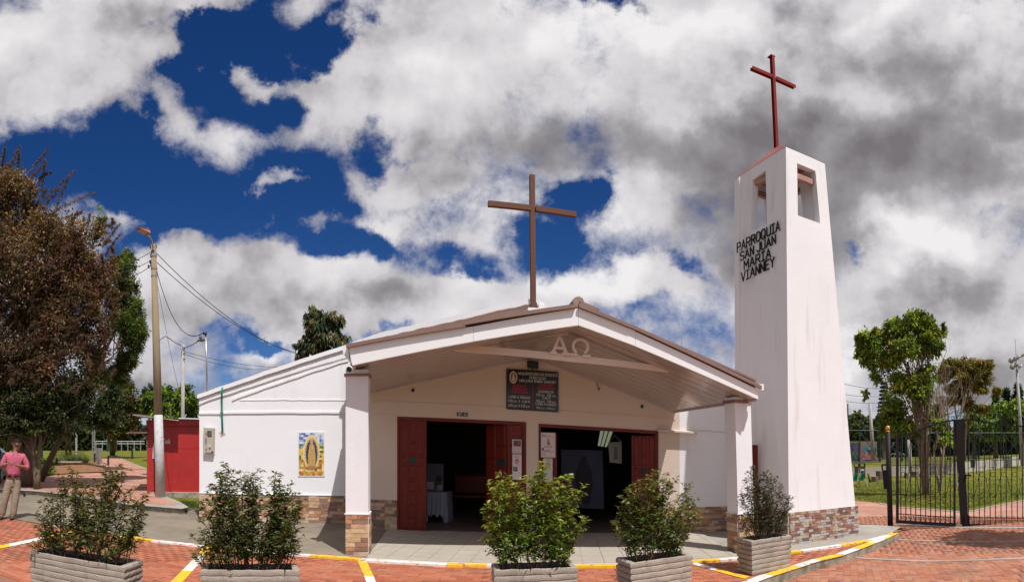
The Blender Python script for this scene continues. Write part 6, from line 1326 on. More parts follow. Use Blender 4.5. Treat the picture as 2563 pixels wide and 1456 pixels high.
mb.build('lattice', mat('mast_grey', (.25, .25, .24), .6), lm); mb = MB(); mb.tube([R(238, 1034, r_), R(276, 1076, r_)], .05, 4); mb.build('stay', mat('mast_grey'), lm)
wp = Gs(191, 1158); o = MB().tube([wp, R(191, 1078, wp.xy.length)], .09, 8).build('white_post', wr); tag(o, 'slim white post standing in the flower bed', 'post')
# parked car, mostly outside the left edge
pc = thing('parked_car', 'silver car parked at the left edge behind the standing man', 'car', (0, 0, 0)); cg = G(-38, 1204, .16); pc.location = cg; pc.rotation_euler = (0, 0, radians(-42))
def cbox(name, secs, m, w0=.82):
    mb = MB(); n = len(secs); pr_ = []
    for (x, z0, z1, wb, wt_) in secs: pr_.append([(x, -wb, z0), (x, -wb, z0+(z1-z0)*.6), (x, -wt_, z1), (x, wt_, z1), (x, wb, z0+(z1-z0)*.6), (x, wb, z0)])
    vs = [Vector(p) for r in pr_ for p in r]; fs = [tuple(range(6))[::-1], tuple(range((n-1)*6, n*6))]+[(i*6+j, i*6+(j+1) % 6, (i+1)*6+(j+1) % 6, (i+1)*6+j) for i in range(n-1) for j in range(6)]
    mb.add([cg+v for v in vs], fs); return mb.build(name, m, pc, smooth=False)
silver = mat('car_silver', (.50, .52, .55), .25, .03, 3, 0, metal=.5, coat=.8)
cbox('body', [(-2.1, .35, .75, .70, .60), (-1.9, .25, .95, .82, .74), (-1.0, .25, 1.0, .85, .78), (.9, .25, .98, .85, .78), (1.7, .25, .85, .82, .72), (2.05, .33, .65, .70, .62)], silver)
cbox('cabin', [(-1.75, .95, 1.05, .76, .68), (-1.25, .95, 1.42, .78, .60), (.1, .95, 1.46, .78, .60), (.95, .95, 1.04, .76, .68)], mat('car_window', (.02, .025, .03), .05, 0, 3, 0))
cbox('roof', [(-1.22, 1.40, 1.45, .61, .57), (-.5, 1.44, 1.49, .62, .58), (.08, 1.44, 1.49, .61, .57)], silver)
for x in (-1.3, 1.25):
    for y in (-.78, .78):
        mb = MB(); c = cg+Vector((x, y, .32)); mb.tube([c-Vector((0, .1, 0)), c+Vector((0, .1, 0))], .32, 18); wh = mb.build('wheel', pvc, pc); mb = MB(); mb.tube([c-Vector((0, .11, 0)), c+Vector((0, .11, 0))], .19, 12); mb.build('rim', steel, wh)
for y in (-.55, .55):
    mb = MB(); mb.box(cg+Vector((2.0, y, .62)), (.12, .26, .12)); mb.build('headlight', colmat('headlight_clear', (.7, .7, .7), .1), pc)
    mb = MB(); mb.box(cg+Vector((-2.05, y, .72)), (.12, .22, .14)); mb.build('tail_light', colmat('tail_red', (.4, .02, .02), .2), pc)
# ================================================================== RIGHT SIDE: gate, court, park things
GA, GM = G(2238, 1328, -.12), G(2408, 1318, -.12); GP_ = Plane(GA, GM); gt = lambda x, y, o=0.0: GP_.at(x, y, o)
gate = thing('gate_post', 'thick black gate post with a gold ball on top beside the bell tower', 'gate post', G(2228, 1329, -.12))
g0 = G(2229, 1329, -.12); rg_ = g0.xy.length; g1 = R(2222, 1080, rg_)
mb = MB(); mb.tube([g0, g0.lerp(g1, .5), g1], .058, 16); mb.build('post', blackm, gate, smooth=True)
mb = MB(); mb.tube([g0+zu*0, g0+zu*.03], .11, 10); mb.build('base_plate', blackm, gate)
gold = mat('gold_paint', (.55, .26, .05), .35, .12, 8, .05, 20, metal=.3)
mb = MB(); mb.ell(g1+zu*.075, (.05, .05, .055), 14, 9); mb.lathe(g1, [(.06, 0), (.05, .01), (.02, .02), (.025, .03)], 12); mb.build('ball', gold, gate, smooth=True)
lbn = thing('gate_bin', 'flat black litter bin hung on the left side of the gate post', 'bin', R(2216, 1226, rg_))
bP = Plane(R(2206, 1200, rg_-.02), R(2224, 1200, rg_-.02)); b_ = lambda x, y, o=0: bP.at(x, y, o)
mb = MB(); mb.prism([b_(2208, 1177), b_(2223, 1177), b_(2224, 1224), b_(2212, 1224)], -bP.n*.16); mb.build('body', blackm, lbn)
mb = MB(); mb.beam(b_(2208.5, 1177), b_(2207.5, 1163), .03, .02); mb.beam(b_(2222, 1177), b_(2221, 1163), .03, .02); mb.beam(b_(2206.5, 1163), b_(2222, 1163), .03, .03); mb.build('handle', blackm, lbn)
def spiral(c, ex, ez, r0, turns, start, rad, mb, n=16, sgn=1):
    P_ = []
    for i in range(n+1):
        f_ = i/n; a = start+sgn*turns*2*pi*f_; k = r0*(1-.62*f_); P_.append(c+ex*k*cos(a)+ez*k*sin(a))
    mb.tube(P_, rad, 4)
def topc(x): return float(np.interp(x, [2235, 2265, 2290, 2315, 2340, 2365, 2392, 2409, 2440, 2470, 2493, 2530, 2563, 2600], [1095, 1088, 1079, 1069, 1060, 1053, 1049.5, 1048, 1050.5, 1055, 1060, 1064, 1065, 1065]))
def gate_leaf(x0, x1, label, xs):
    gl = thing('gate_leaf', label, 'gate', gt(x0, 1312), 'wrought iron gate leaves'); bot = lambda x: 1305+(x-2245)*.055 if x < 2420 else 1314.5
    ex, ez = GP_.d, zu
    mb = MB(); xx = np.linspace(x0, x1, 13)
    for a, b in zip(xx, xx[1:]): mb.beam(gt(a, topc(a)+1.5)-ex*.003, gt(b, topc(b)+1.5)+ex*.003, .035, .035)
    mb.build('top_rail', blackm, gl)
    mb = MB(); mb.beam(gt(x0, bot(x0)), gt(x1, bot(x1)), .04, .07); mb.build('bottom_rail', blackm, gl)
    mb = MB(); mb.beam(gt(x0, bot(x0)-20), gt(x1, bot(x1)-18), .012, .018); mb.build('lower_rail', blackm, gl)
    sw = 14 if x0 < 2400 else 15
    for (xa, w) in (((x0+3, .05), (x1-3, .035)) if x0 < 2400 else ((x0+3, .035), (x1-3, .05))):
        mb = MB(); mb.beam(gt(xa, bot(xa)+3), gt(xa, topc(xa)), .05, w, side=(ex.x, ex.y, 0)); mb.build('stile', blackm, gl)
    for x in xs:
        mb = MB(); mb.beam(gt(x, bot(x)-3, .0), gt(x-1.5, topc(x)+2, .0), .015, .015); mb.build('bar', blackm, gl)
    def one(fn, nm='scroll'):
        mb = MB(); fn(mb); mb.build(nm, blackm, gl)
    for i, (a, b) in enumerate(zip(xs, xs[1:])):
        m_ = (a+b)/2; w = (gt(b, 1200)-gt(a, 1200)).length; sc_m = w/(b-a)
        one(lambda mb: spiral(gt(m_-2.6, bot(m_)-11), ex, ez, 4.2*sc_m, .9, -1.2, .006, mb, 9, 1)); one(lambda mb: mb.tube([gt(m_-1, bot(m_)-18), gt(m_+3, bot(m_)-13), gt(m_+4, bot(m_)-4)], .006, 4), 'curl')
        if i % 2 == 0:
            one(lambda mb: mb.tube([gt(m_+6.2*cos(q), 1187+6.2*sin(q)) for q in np.linspace(0, 2*pi, 15)], .007, 4, caps=False), 'ring')
            one(lambda mb: spiral(gt(m_, 1241), ex, ez, 6.2*sc_m, .85, 2.6, .007, mb, 12, -1)); one(lambda mb: spiral(gt(m_, 1172), ex, ez, 5*sc_m, .6, pi, .006, mb, 10, -1))
        else:
            one(lambda mb: mb.tube([gt(a+1, 1243), gt(b-1, 1192)] if i % 4 == 1 else [gt(a+1, 1192), gt(b-1, 1243)], .006, 4), 'diagonal')
            one(lambda mb: spiral(gt(m_, 1196), ex, ez, 5.0*sc_m, .75, 0, .006, mb, 10, -1)); one(lambda mb: mb.tube([gt(a+1, 1172), gt(m_, 1130), gt(b, 1100)], .005, 4), 'curl')
    return gl
gate_leaf(2243, 2392, 'left leaf of the wrought iron gate, next to the gold topped post', [2255+12.4*i for i in range(11)])
gR = gate_leaf(2409, 2610, 'right leaf of the wrought iron gate, running out of the picture', [2424+13.6*i for i in range(13)])
mb = MB(); mb.prism([gt(2407, 1312, .035), gt(2391, 1050, .035), gt(2409, 1048, .035), gt(2424, 1313, .035)], -GP_.n*.07); cs = mb.build('gate_stop', blackm); tag(cs, 'thick black meeting stile between the two gate leaves', 'gate post')
for x, l in ((2413.5, 'left drop bolt rod under the middle of the gate'), (2426, 'right drop bolt rod under the middle of the gate')):
    mb = MB(); mb.tube([gt(x, 1290, .05), gt(x+.5, 1338, .02)], .012, 6); o = mb.build('drop_bolt', blackm); tag(o, l, 'bolt', 'drop bolts of the gate')
ch = thing('padlock_chain', 'small chain and padlock hanging on the meeting stile of the gate', 'chain', gt(2397, 1200, .04))
for i in range(6):
    mb = MB(); c = gt(2398-.4*i, 1186+4*i, .05); mb.tube([c+Vector((.012*cos(q), 0, .018*sin(q))) if i % 2 else c+Vector((0, .012*cos(q), .018*sin(q))) for q in np.linspace(0, 6.28, 9)], .004, 4, caps=False); mb.build('link', steel, ch)
mb = MB(); mb.box(gt(2396, 1212, .05), (.05, .025, .06)); mb.build('padlock', steel, ch)
sb2 = thing('slide_bolt', 'short black sliding bolt on the right gate leaf beside the centre', 'bolt', gt(2424, 1189, .04)); mb = MB(); mb.beam(gt(2417, 1189, .05), gt(2430, 1189, .05), .03, .035); mb.build('barrel', blackm, sb2); mb = MB(); mb.tube([gt(2418, 1189, .05), gt(2418, 1200, .06)], .01, 5); mb.build('lever', blackm, sb2)
cr3 = thing('gate_crest', 'ornamental iron scrolls rising above the meeting of the two gate leaves', 'ironwork', gt(2408, 1045)); ex, ez = GP_.d, zu; scm = .0083
for (x, y, r0, st, sg) in ((2398, 1038, 9, -1.0, 1), (2414, 1034, 13, 1.5, -1), (2385, 1046, 6, 0, 1), (2493, 1042, 10, 0, 1), (2484, 1050, 6, 2, -1), (2523, 1047, 5, 1, 1)): mb = MB(); spiral(gt(x, y), ex, ez, r0*scm, 1.3, st, .007, mb, 20, sg); mb.build('scroll', blackm, cr3)
mb = MB()
mb.tube([gt(2330, 1058), gt(2360, 1042), gt(2385, 1032), gt(2402, 1026)], .007, 4); mb.tube([gt(2412, 1022), gt(2440, 1033), gt(2470, 1042), gt(2490, 1052)], .007, 4); mb.tube([gt(2500, 1052), gt(2530, 1047), gt(2570, 1040)], .007, 4); mb.build('stay_rod', blackm, cr3, kind='stuff')
# court fence: green steel frames with mesh
rcF = 37.5; c0, c1 = R(2100, 1157, 37.5), R(2240, 1154, 38.5); CP = Plane(c0, c1); ct_ = lambda x, y, o=0: CP.at(x, y, o)
cf = thing('court_fence', 'dark green steel fence with diagonal braces and mesh round the sports court', 'fence', Vector((c1.x, c1.y, .5)))
xs_f = [2112, 2151, 2203, 2258, 2318, 2378, 2425, 2450, 2511, 2563, 2610]
ytop = lambda x: 1077 if x < 2240 else 1083; ybt = lambda x: 1157-(x-2150)*.016
for i, x in enumerate(xs_f):
    mb = MB(); mb.tube([ct_(x, ybt(x)), ct_(x, ytop(x)-1)], .06, 6); mb.build('post', gfence, cf)
for a, b in zip(xs_f, xs_f[1:]):
    for f2 in (lambda x: ytop(x), lambda x: ybt(x)-1):
        mb = MB(); mb.tube([ct_(a, f2((a+b)/2)), ct_(b, f2((a+b)/2))], .035, 5); mb.build('rail', gfence, cf)
    mb = MB(); mb.tube([ct_(a, ytop(a)+2), ct_(b, ybt(b)-3)], .03, 4); mb.build('brace', gfence, cf)
    mb = MB(); mb.tube([ct_(a, ybt(a)-3, -.1), ct_(b, ytop(b)+2, -.1)], .018, 4); mb.build('brace', mat('pale_green_paint', (.04, .065, .045), .6), cf)
for x, y in ((2122, 1010), (2199, 1008), (2268, 1015), (2372, 1019), (2443, 1020), (2505, 1028)):
    mb = MB(); mb.tube([ct_(x, 1155, -.3), ct_(x, y, -.3)], .045, 6); mb.build('tall_post', gfence, cf)
mb = MB(); x = 2100
while x < 2600: mb.tube([ct_(x, ybt(x)-1, -.05), ct_(x, ytop(x), -.05)], .0045, 3, caps=False); x += 4.2
y = 1080
while y < 1154: mb.tube([ct_(2100, y, -.05), ct_(2600, y-2, -.05)], .0045, 3, caps=False); y += 4.2
mb.build('mesh', gfence, cf, kind='stuff')
mb = MB(); x = 2100
while x < 2600: mb.tube([ct_(x, 1077, -.3), ct_(x, 1024, -.3)], .003, 3, caps=False); x += 6
y = 1024
while y < 1077: mb.tube([ct_(2100, y, -.3), ct_(2600, y, -.3)], .003, 3, caps=False); y += 6
mb.build('net', gfence, cf, kind='stuff')
# painted wall panel behind the fence (free abstract colours)
gpn = thing('painted_wall', 'short wall painted pink and turquoise behind the green court fence', 'wall', R(2163, 1156, 41)); PP = Plane(R(2125, 1150, 41), R(2200, 1150, 41)); q_ = lambda x, y, o=0: PP.at(x, y, o)
mb = MB(); mb.prism([q_(2120, 1158), q_(2196, 1157), q_(2195, 1104), q_(2120, 1104)], -PP.n*.15); mb.build('wall', mat('wall_khaki', (.34, .29, .20), .85, .1, 3), gpn)
rp2 = random.Random(9)
def blot(cx, cy, rx, ry, m, o, n=14):
    mb = MB(); ph = rp2.uniform(0, 6); mb.prism([q_(cx+rx*cos(2*pi*i/n)*(1+.25*sin(i*2.1+ph)), cy+ry*sin(2*pi*i/n)*(1+.25*cos(i*1.7+ph)), o) for i in range(n)], PP.n*.004); mb.build('paint_patch', m, gpn)
pinkm, cym, nav, pal_, gyd = colmat('graffiti_pink', (.62, .20, .34)), colmat('graffiti_cyan', (.06, .32, .42)), colmat('graffiti_navy', (.03, .09, .20)), colmat('graffiti_cream', (.55, .38, .22)), colmat('graffiti_grey', (.08, .09, .10))
mb = MB(); mb.prism([q_(2156, 1153, .004), q_(2195, 1153, .004), q_(2192, 1118, .004), q_(2180, 1112, .004), q_(2166, 1114, .004), q_(2157, 1122, .004)], PP.n*.004); mb.build('paint_patch', pinkm, gpn)
mb = MB(); mb.prism([q_(2121, 1156, .004), q_(2153, 1156, .004), q_(2154, 1108, .004), q_(2121, 1108, .004)], PP.n*.004); mb.build('paint_patch', gyd, gpn)
for a in ((2168, 1121, 8, 5, cym, .012), (2186, 1120, 7, 4, cym, .012), (2177, 1128, 5, 8, nav, .016), (2163, 1126, 4, 6, cym, .014), (2190, 1127, 4, 5, nav, .014), (2168, 1136, 4, 7, pal_, .018), (2184, 1140, 4, 6, pal_, .018), (2172, 1152, 12, 1.8, nav, .02), (2190, 1151, 5, 1.5, nav, .02), (2176, 1122, 3, 3, colmat('graffiti_white', (.6, .6, .6)), .022), (2142, 1120, 8, 8, colmat('graffiti_violet', (.12, .12, .22)), .012), (2140, 1138, 7, 10, colmat('graffiti_slate', (.15, .20, .19)), .012), (2136, 1142, 3, 5, gyd, .016), (2128, 1122, 4, 9, nav, .014)): blot(*a)
# poles on the right
def pole(x0, y0, x1, y1, r, r0, r1, name, label, m, cat='pole', z0=None):
    a = R(x0, y0, r); b = R(x1, y1, r); 
    if z0 is not None: a.z = z0
    mb = MB(); mb.tube([a, b], [r0, r1], 10); o = mb.build(name, m, smooth=True); tag(o, label, cat); return a, b
pole(2186, 1157, 2177, 1008, 40, .16, .12, 'concrete_pole', 'concrete pole behind the court fence between the painted wall and the tower', MATS['pole_pale'])
pole(2279, 1184, 2275, 1100, 31, .12, .11, 'concrete_pole', 'pale concrete post standing by the retaining wall left of the forked tree', MATS['pole_pale'])
pole(2173, 1184, 2178, 1207, 24, .06, .05, 'leaning_stake', 'slanting brown stake in front of the retaining wall', bark, 'stake')
fm = thing('floodlight_mast', 'grey lattice lit mast with horn shaped floodlights at the right edge', 'floodlight mast', R(2560, 1166, 40))
mb = MB(); mb.tube([R(2560, 1166, 40), R(2545, 924, 40)], [.16, .10], 12); mb.build('shaft', MATS['pole_pale'], fm, smooth=True)
mb = MB(); mb.tube([R(2545, 924, 40), R(2541, 848, 40)], [.03, .015], 5); mb.build('antenna', greym, fm)
mb = MB(); mb.tube([R(2534, 899, 40), R(2572, 884, 40)], .12, 8); mb.build('crossarm', greym, fm)
for i, (x, y, dxx) in enumerate(((2531, 901, -8), (2540, 896, -2), (2548, 893, 3), (2534, 917, -8), (2543, 911, -1), (2551, 916, 7))):
    mb = MB(); c = R(x, y, 39.8); d = Vector((dxx*.1, -.6, -.5)).normalized(); qd = d.to_track_quat('Z', 'Y').to_matrix(); mb.lathe(c, [(.05, -.16), (.10, -.1), (.20, .08), (.22, .12)], 12, M=qd); mb.build('floodlight', mat('lamp_alu', (.5, .5, .52), .35, .1, 4, 0, metal=.6), fm, smooth=True)
# park bins, picnic seats, stumps
for i, (x0, x1, l) in enumerate(((2138, 2149, 'left of the two hanging grey park bins by the tower'), (2153, 2163, 'right of the two hanging park bins by the tower, with a white sticker'))):
    BP = Plane(R(2130, 1160, 28), R(2170, 1160, 28)); b2 = lambda x, y, o=0: BP.at(x, y, o); t = thing('park_bin', l, 'bin', b2((x0+x1)/2, 1188), 'pair of hanging park bins')
    mb = MB(); mb.prism([b2(x0, 1167), b2(x1, 1167), b2(x1-1, 1186), b2(x0+1, 1186)], -BP.n*.25); mb.build('body', mat('bin_grey', (.07, .075, .08), .5), t)
    mb = MB(); mb.prism([b2(x0-1, 1160, .1), b2(x1+1, 1160, .1), b2(x1+1, 1158, .1), b2(x0-1, 1158, .1)], -BP.n*.45); mb.build('hood', mat('bin_grey'), t)
    MB().tube([b2(x0, 1160), b2(x0, 1168)], .02, 4).build('hood_support', blackm, t); MB().tube([b2(x1, 1160), b2(x1, 1168)], .02, 4).build('hood_support', blackm, t)
    mb = MB(); mb.tube([b2(x1+1.5, 1198), b2(x1+1.5, 1160)], .03, 5); mb.build('post', blackm, t)
    if i: mb = MB(); mb.prism([b2(x0+1, 1173.5, .01), b2(x1, 1173.5, .01), b2(x1, 1178, .01), b2(x0+1, 1178, .01)], BP.n*.01); mb.build('sticker', lettw, t)
seatg = mat('seat_green', (.01, .17, .09), .35, .08, 6, 0)
SP0 = R(2150, 1192, 23.5); pt = thing('picnic_table', 'small outdoor table with two green shell seats partly hidden by the tower', 'table', R(2150, 1222, 23.5)); TPl = Plane(R(2130, 1190, 23.5), R(2170, 1190, 23.5)); t3 = lambda x, y, o=0: TPl.at(x, y, o)
for x0 in (2135.5, 2152):
    mb = MB(); rows2 = []
    for j in range(6):
        f_ = j/5; y = 1184+17*f_; o = .25-.5*f_ if f_ > .7 else .1; yy_ = y if f_ <= .8 else 1198
        rows2.append([t3(x0+(1 if f_ < .5 else 0)+(11-1*f_)*i/6, 1185+13*min(f_*1.25, 1), (.28 if f_ > .85 else 0)+.08*abs(i-3)/3) for i in range(7)])
    vs = [p for r in rows2 for p in r]; mb.add(vs, [(j*7+i, j*7+i+1, (j+1)*7+i+1, (j+1)*7+i) for j in range(5) for i in range(6)]); mb.prism([t3(x0, 1198, .0), t3(x0+10.5, 1198, .0), t3(x0+10, 1199.5, .4), t3(x0+.5, 1199.5, .4)], (0, 0, -.03)); mb.build('seat', seatg, pt, smooth=False)
mb = MB(); mb.tube([t3(2166, 1201, .1), t3(2169, 1206, .1), t3(2171, 1221, .15)], .022, 5); mb.build('leg', greym, pt)
mb = MB(); mb.tube([t3(2150, 1213), t3(2150, 1184)], .03, 5); mb.build('leg', greym, pt)
mb = MB(); mb.tube([t3(2136, 1203, .1), t3(2168, 1201, .1)], .02, 5); mb.build('frame', greym, pt)
mb = MB(); mb.prism([t3(2128, 1184.5, -.1), t3(2158, 1184, -.1), t3(2158, 1184, -1.0), t3(2128, 1184.5, -1.0)], (0, 0, -.03)); mb.build('tabletop', greym, pt)
for (x, y, w, h, rr_, l) in ((2190, 1206, 19, 16, 27, 'wide low tree stump left of the hanging gate bin'), (2202, 1204, 20, 28, 28.5, 'taller tree stump just behind the low one'), (2269, 1194, 13, 13, 30, 'small round stump beside the pale concrete post'), (2290, 1189, 20, 12, 31, 'dark heap of sawn logs by the retaining wall'), (2307, 1190, 12, 9, 31, 'little dark log touching the forked tree trunk')):
    t = thing('tree_stump', l, 'stump', R(x, y, rr_), 'sawn stumps on the lawn'); mb = MB(); b0 = R(x, y, rr_); s2 = rr_/F; n_ = 14; prof = []
    for j, (k, z) in enumerate(((.54, 0), (.5, .3), (.48, .7), (.47, 1))): prof += [b0+Vector((cos(2*pi*i/n_)*(w*s2*k)*(1+.08*sin(i*2.3)), sin(2*pi*i/n_)*(w*s2*k), z*h*s2-.05)) for i in range(n_)]
    mb.add(prof, [(j*n_+i, j*n_+(i+1) % n_, (j+1)*n_+(i+1) % n_, (j+1)*n_+i) for j in range(3) for i in range(n_)]); mb.build('bark', bark, t)
    mb = MB(); mb.add([p+zu*.003 for p in prof[-n_:]], [tuple(range(n_))]); mb.build('cut_face', mat('cut_wood', (.24, .17, .11), .8, .25, 8), t)
hb2 = thing('hanging_bin', 'dark park bin with a white band seen through the right gate leaf', 'bin', R(2436, 1172, 30)); HB = Plane(R(2425, 1160, 30), R(2450, 1160, 30)); h3 = lambda x, y, o=0: HB.at(x, y, o)
mb = MB(); mb.prism([h3(2428, 1150), h3(2442, 1150), h3(2440, 1170), h3(2430, 1170)], -HB.n*.25); mb.build('body', mat('bin_grey'), hb2)
mb = MB(); mb.prism([h3(2427, 1145, .05), h3(2443, 1145, .05), h3(2443, 1142.5, .05), h3(2427, 1142.5, .05)], -HB.n*.35); mb.build('hood', mat('bin_grey'), hb2)
mb = MB(); mb.prism([h3(2440, 1152, .01), h3(2445, 1152, .01), h3(2445, 1156, .01), h3(2440, 1156, .01)], HB.n*.01); mb.build('sticker', lettw, hb2); mb = MB(); mb.tube([h3(2444, 1186), h3(2444, 1143)], .03, 5); mb.build('post', blackm, hb2)
tufts('lawn_tufts', 'scattered grass tufts on the lawn behind the gate', [(2140, 1250), (2252, 1265), (2409, 1277), (2563, 1248), (2563, 1200), (2140, 1205)], 9000, .10, .012, [(.10, .13, .015), (.16, .17, .03), (.07, .10, .015)], .6)
tufts('dry_leaves', 'fallen leaves scattered round the base of the forked tree', [(2290, 1250), (2345, 1252), (2350, 1236), (2285, 1236)], 900, .06, .03, [(.20, .12, .05), (.28, .18, .08)], 2.5)
bk2 = thing('bicycle', 'bicycle parked behind the court fence left of the concrete post', 'bicycle', R(2246, 1154, 39)); BPl = Plane(R(2230, 1150, 39), R(2262, 1150, 39)); b5 = lambda x, y: BPl.at(x, y)
for x in (2237, 2257):
    mb = MB(); mb.tube([b5(x+8*cos(a), 1143+8*sin(a)) for a in np.linspace(0, 2*pi, 17)], .025, 4, caps=False); mb.build('wheel', greym, bk2)
mb = MB(); mb.tube([b5(2237, 1143), b5(2242, 1131), b5(2254, 1131), b5(2257, 1143)], .02, 4); mb.tube([b5(2242, 1131), b5(2247, 1143), b5(2254, 1131)], .02, 4); mb.build('frame', lettw, bk2); MB().tube([b5(2253, 1126), b5(2258, 1125)], .02, 4).build('handlebar', blackm, bk2); MB().tube([b5(2239, 1129), b5(2244, 1129)], .03, 4).build('saddle', blackm, bk2)
# unseen tree added beyond the right edge to throw shade on the street
tree('added_shade_tree', 'leafy unseen tree added past the right edge to shade the paving', Vector((10.9, 3.4, -.12)), 10.7, [(2855, 700, 125, 70), (2900, 720, 110, 60), (2830, 740, 90, 50)], 16000, .16, .3, [(.05, .09, .02), (.08, .12, .03)], .15, seed=61)
# weeds along the kerb
tufts2 = []
C_, D_, c_ = [], [], []
for (x, y, k) in ((1990, 1428, 30), (2040, 1411, 60), (2100, 1397, 60), (2060, 1407, 50), (2250, 1325, 120), (2262, 1329, 90), (2230, 1340, 40), (1940, 1445, 30)):
    p = G(x, y, -.12)
    for _ in range(k): C_.append((p.x+rng.normal(0, .06), p.y+rng.normal(0, .03), -.12)); D_.append((rng.normal(0, .6), rng.normal(0, .6), 1)); c_.append(tuple(np.array((.06, .085, .02))*rng.uniform(.5, 1.5)))
o = leaves('weeds', np.array(C_), np.array(D_), .05, .005, np.array(c_), treel, None, .3, kind='stuff'); o['label'] = 'weeds growing along the street kerb and at the foot of the gate post'
# ================================================================== PERSON
def skin(name, nodes, edges, m, parent, lv=2, root=0, smooth=True):
    me = bpy.data.meshes.new(name); o0 = wloc(parent); me.from_pydata([Vector(n[:3]) for n in nodes], edges, []); o = bpy.data.objects.new(name, me); COL.objects.link(o)
    md = o.modifiers.new('s', 'SKIN'); sv = me.skin_vertices[0].data
    for i, n in enumerate(nodes):
        r = n[3]; sv[i].radius = (r, n[4] if len(n) > 4 else r); sv[i].use_root = (i == root)
    md.use_smooth_shade = True; ms_ = o.modifiers.new('u', 'SUBSURF'); ms_.levels = lv; ms_.render_levels = lv
    dg = bpy.context.evaluated_depsgraph_get(); m2 = bpy.data.meshes.new_from_object(o.evaluated_get(dg)); bpy.data.objects.remove(o); bpy.data.meshes.remove(me)
    m2.materials.clear(); m2.materials.append(m); m2.polygons.foreach_set('use_smooth', [True]*len(m2.polygons)); m2.name = name
    o = bpy.data.objects.new(name, m2); COL.objects.link(o); o.parent = parent; return o
pg = G(33, 1299, 0); man = thing('person', 'older man with moustache in pink shirt and beige trousers, hands raised', 'person', pg); man.rotation_euler = (0, 0, -th(33)+radians(8)*0)
sk = mat('skin_tan', (.30, .135, .08), .55, .06, 12, .05, 40); shirt = mat('shirt_pink', (.47, .11, .17), .85, .06, 10, .5, 18, stain=((.70, .22, .28), 16, .60, .8, (1, 1, .5))); trous = mat('trousers_beige', (.27, .215, .155), .85, .06, 8, .6, 12, stain=((.24, .18, .12), 8, .55, .8, (1, 1, .4)))
# local axes: +x to the picture right, -y towards the camera
nod = [(0, .0, .98, .13, .10), (0, .0, 1.18, .13, .10), (.03, .01, 1.38, .15, .10), (.05, .0, 1.50, .07, .06), (.065, -.01, 1.585, .05, .055), (.078, -.02, 1.655, .072, .082), (.085, -.02, 1.735, .082, .095), (.085, -.015, 1.79, .06, .07),
       (-.15, .0, 1.45, .06), (-.24, -.01, 1.24, .045), (-.185, -.20, 1.25, .035), (-.165, -.245, 1.265, .028),
       (.24, .0, 1.42, .06), (.32, -.02, 1.18, .045), (.13, -.20, 1.22, .036), (.075, -.24, 1.245, .028),
       (-.09, .0, .90, .09), (-.18, -.02, .50, .06), (-.25, .02, .10, .042), (-.27, -.09, .045, .035), (.09, .0, .90, .09), (.05, -.04, .50, .06), (-.0, -.02, .10, .042), (-.03, -.14, .04, .035)]
edg = [(0, 1), (1, 2), (2, 3), (3, 4), (4, 5), (5, 6), (6, 7), (2, 8), (8, 9), (9, 10), (10, 11), (2, 12), (12, 13), (13, 14), (14, 15), (0, 16), (16, 17), (17, 18), (18, 19), (0, 20), (20, 21), (21, 22), (22, 23)]
body = skin('body', nod, edg, sk, man)
def hand(wx, wy, wz, dirx, name='hand'):
    ns = [(wx, wy, wz, .026, .018), (wx+dirx*.045, wy-.025, wz+.012, .034, .018), (wx+dirx*.075, wy-.035, wz+.015, .032, .016)]; es = [(0, 1), (1, 2)]
    h = skin('hand', ns, es, sk, man, 1)
    for k in range(4):
        a = (wx+dirx*.075, wy-.035, wz+.038-.018*k); L = (.035, .04, .037, .03)[k]
        skin('finger', [(*a, .010), (a[0]+dirx*L, a[1]-.012, a[2], .0095), (a[0]+dirx*L*1.2, a[1]-.034, a[2]-.006, .009), (a[0]+dirx*L*.7, a[1]-.05, a[2]-.008, .008)], [(0, 1), (1, 2), (2, 3)], sk, h, 1)
    skin('thumb', [(wx+dirx*.03, wy-.035, wz+.035, .012), (wx+dirx*.05, wy-.055, wz+.055, .011), (wx+dirx*.075, wy-.062, wz+.058, .009)], [(0, 1), (1, 2)], sk, h, 1)
hand(-.165, -.245, 1.265, 1); hand(.075, -.24, 1.245, -1)
skin('shirt', [(0, .0, .955, .175, .125), (0, -.01, 1.06, .185, .135), (.01, -.01, 1.20, .178, .13), (.03, .0, 1.36, .185, .125), (.04, .01, 1.455, .12, .09), (.055, .01, 1.515, .062, .062), (-.145, .005, 1.455, .085), (-.20, .0, 1.34, .082), (-.235, -.015, 1.22, .078), (-.225, -.07, 1.215, .07), (.225, .005, 1.43, .085), (.285, -.005, 1.30, .084), (.325, -.02, 1.17, .080), (.27, -.085, 1.165, .070)],
     [(0, 1), (1, 2), (2, 3), (3, 4), (4, 5), (3, 6), (6, 7), (7, 8), (8, 9), (3, 10), (10, 11), (11, 12), (12, 13)], shirt, man)
skin('trousers', [(0, .0, .985, .150, .115), (0, .0, .90, .165, .125), (-.095, .0, .80, .105, .11), (-.15, -.01, .62, .102), (-.19, -.02, .44, .092), (-.235, .01, .20, .084), (-.252, .015, .055, .080), (.09, .0, .80, .105, .11), (.07, -.02, .62, .102), (.045, -.035, .44, .092), (.01, -.03, .20, .084), (-.003, -.03, .05, .082)],
     [(0, 1), (1, 2), (2, 3), (3, 4), (4, 5), (5, 6), (1, 7), (7, 8), (8, 9), (9, 10), (10, 11)], trous, man)
mb = MB()
for k in range(20):
    a0_, a1_ = 2*pi*k/20, 2*pi*(k+1)/20; f2 = lambda a, z: pg+Vector((.158*cos(a), .122*sin(a), z)); mb.add([f2(a0_, .965), f2(a1_, .965), f2(a1_, 1.0), f2(a0_, 1.0)], [(0, 1, 2, 3)])
mb.build('belt', pvc, man); mb = MB(); mb.box(pg+Vector((-.01, -.125, .982)), (.04, .012, .035)); mb.build('buckle', steel, man)
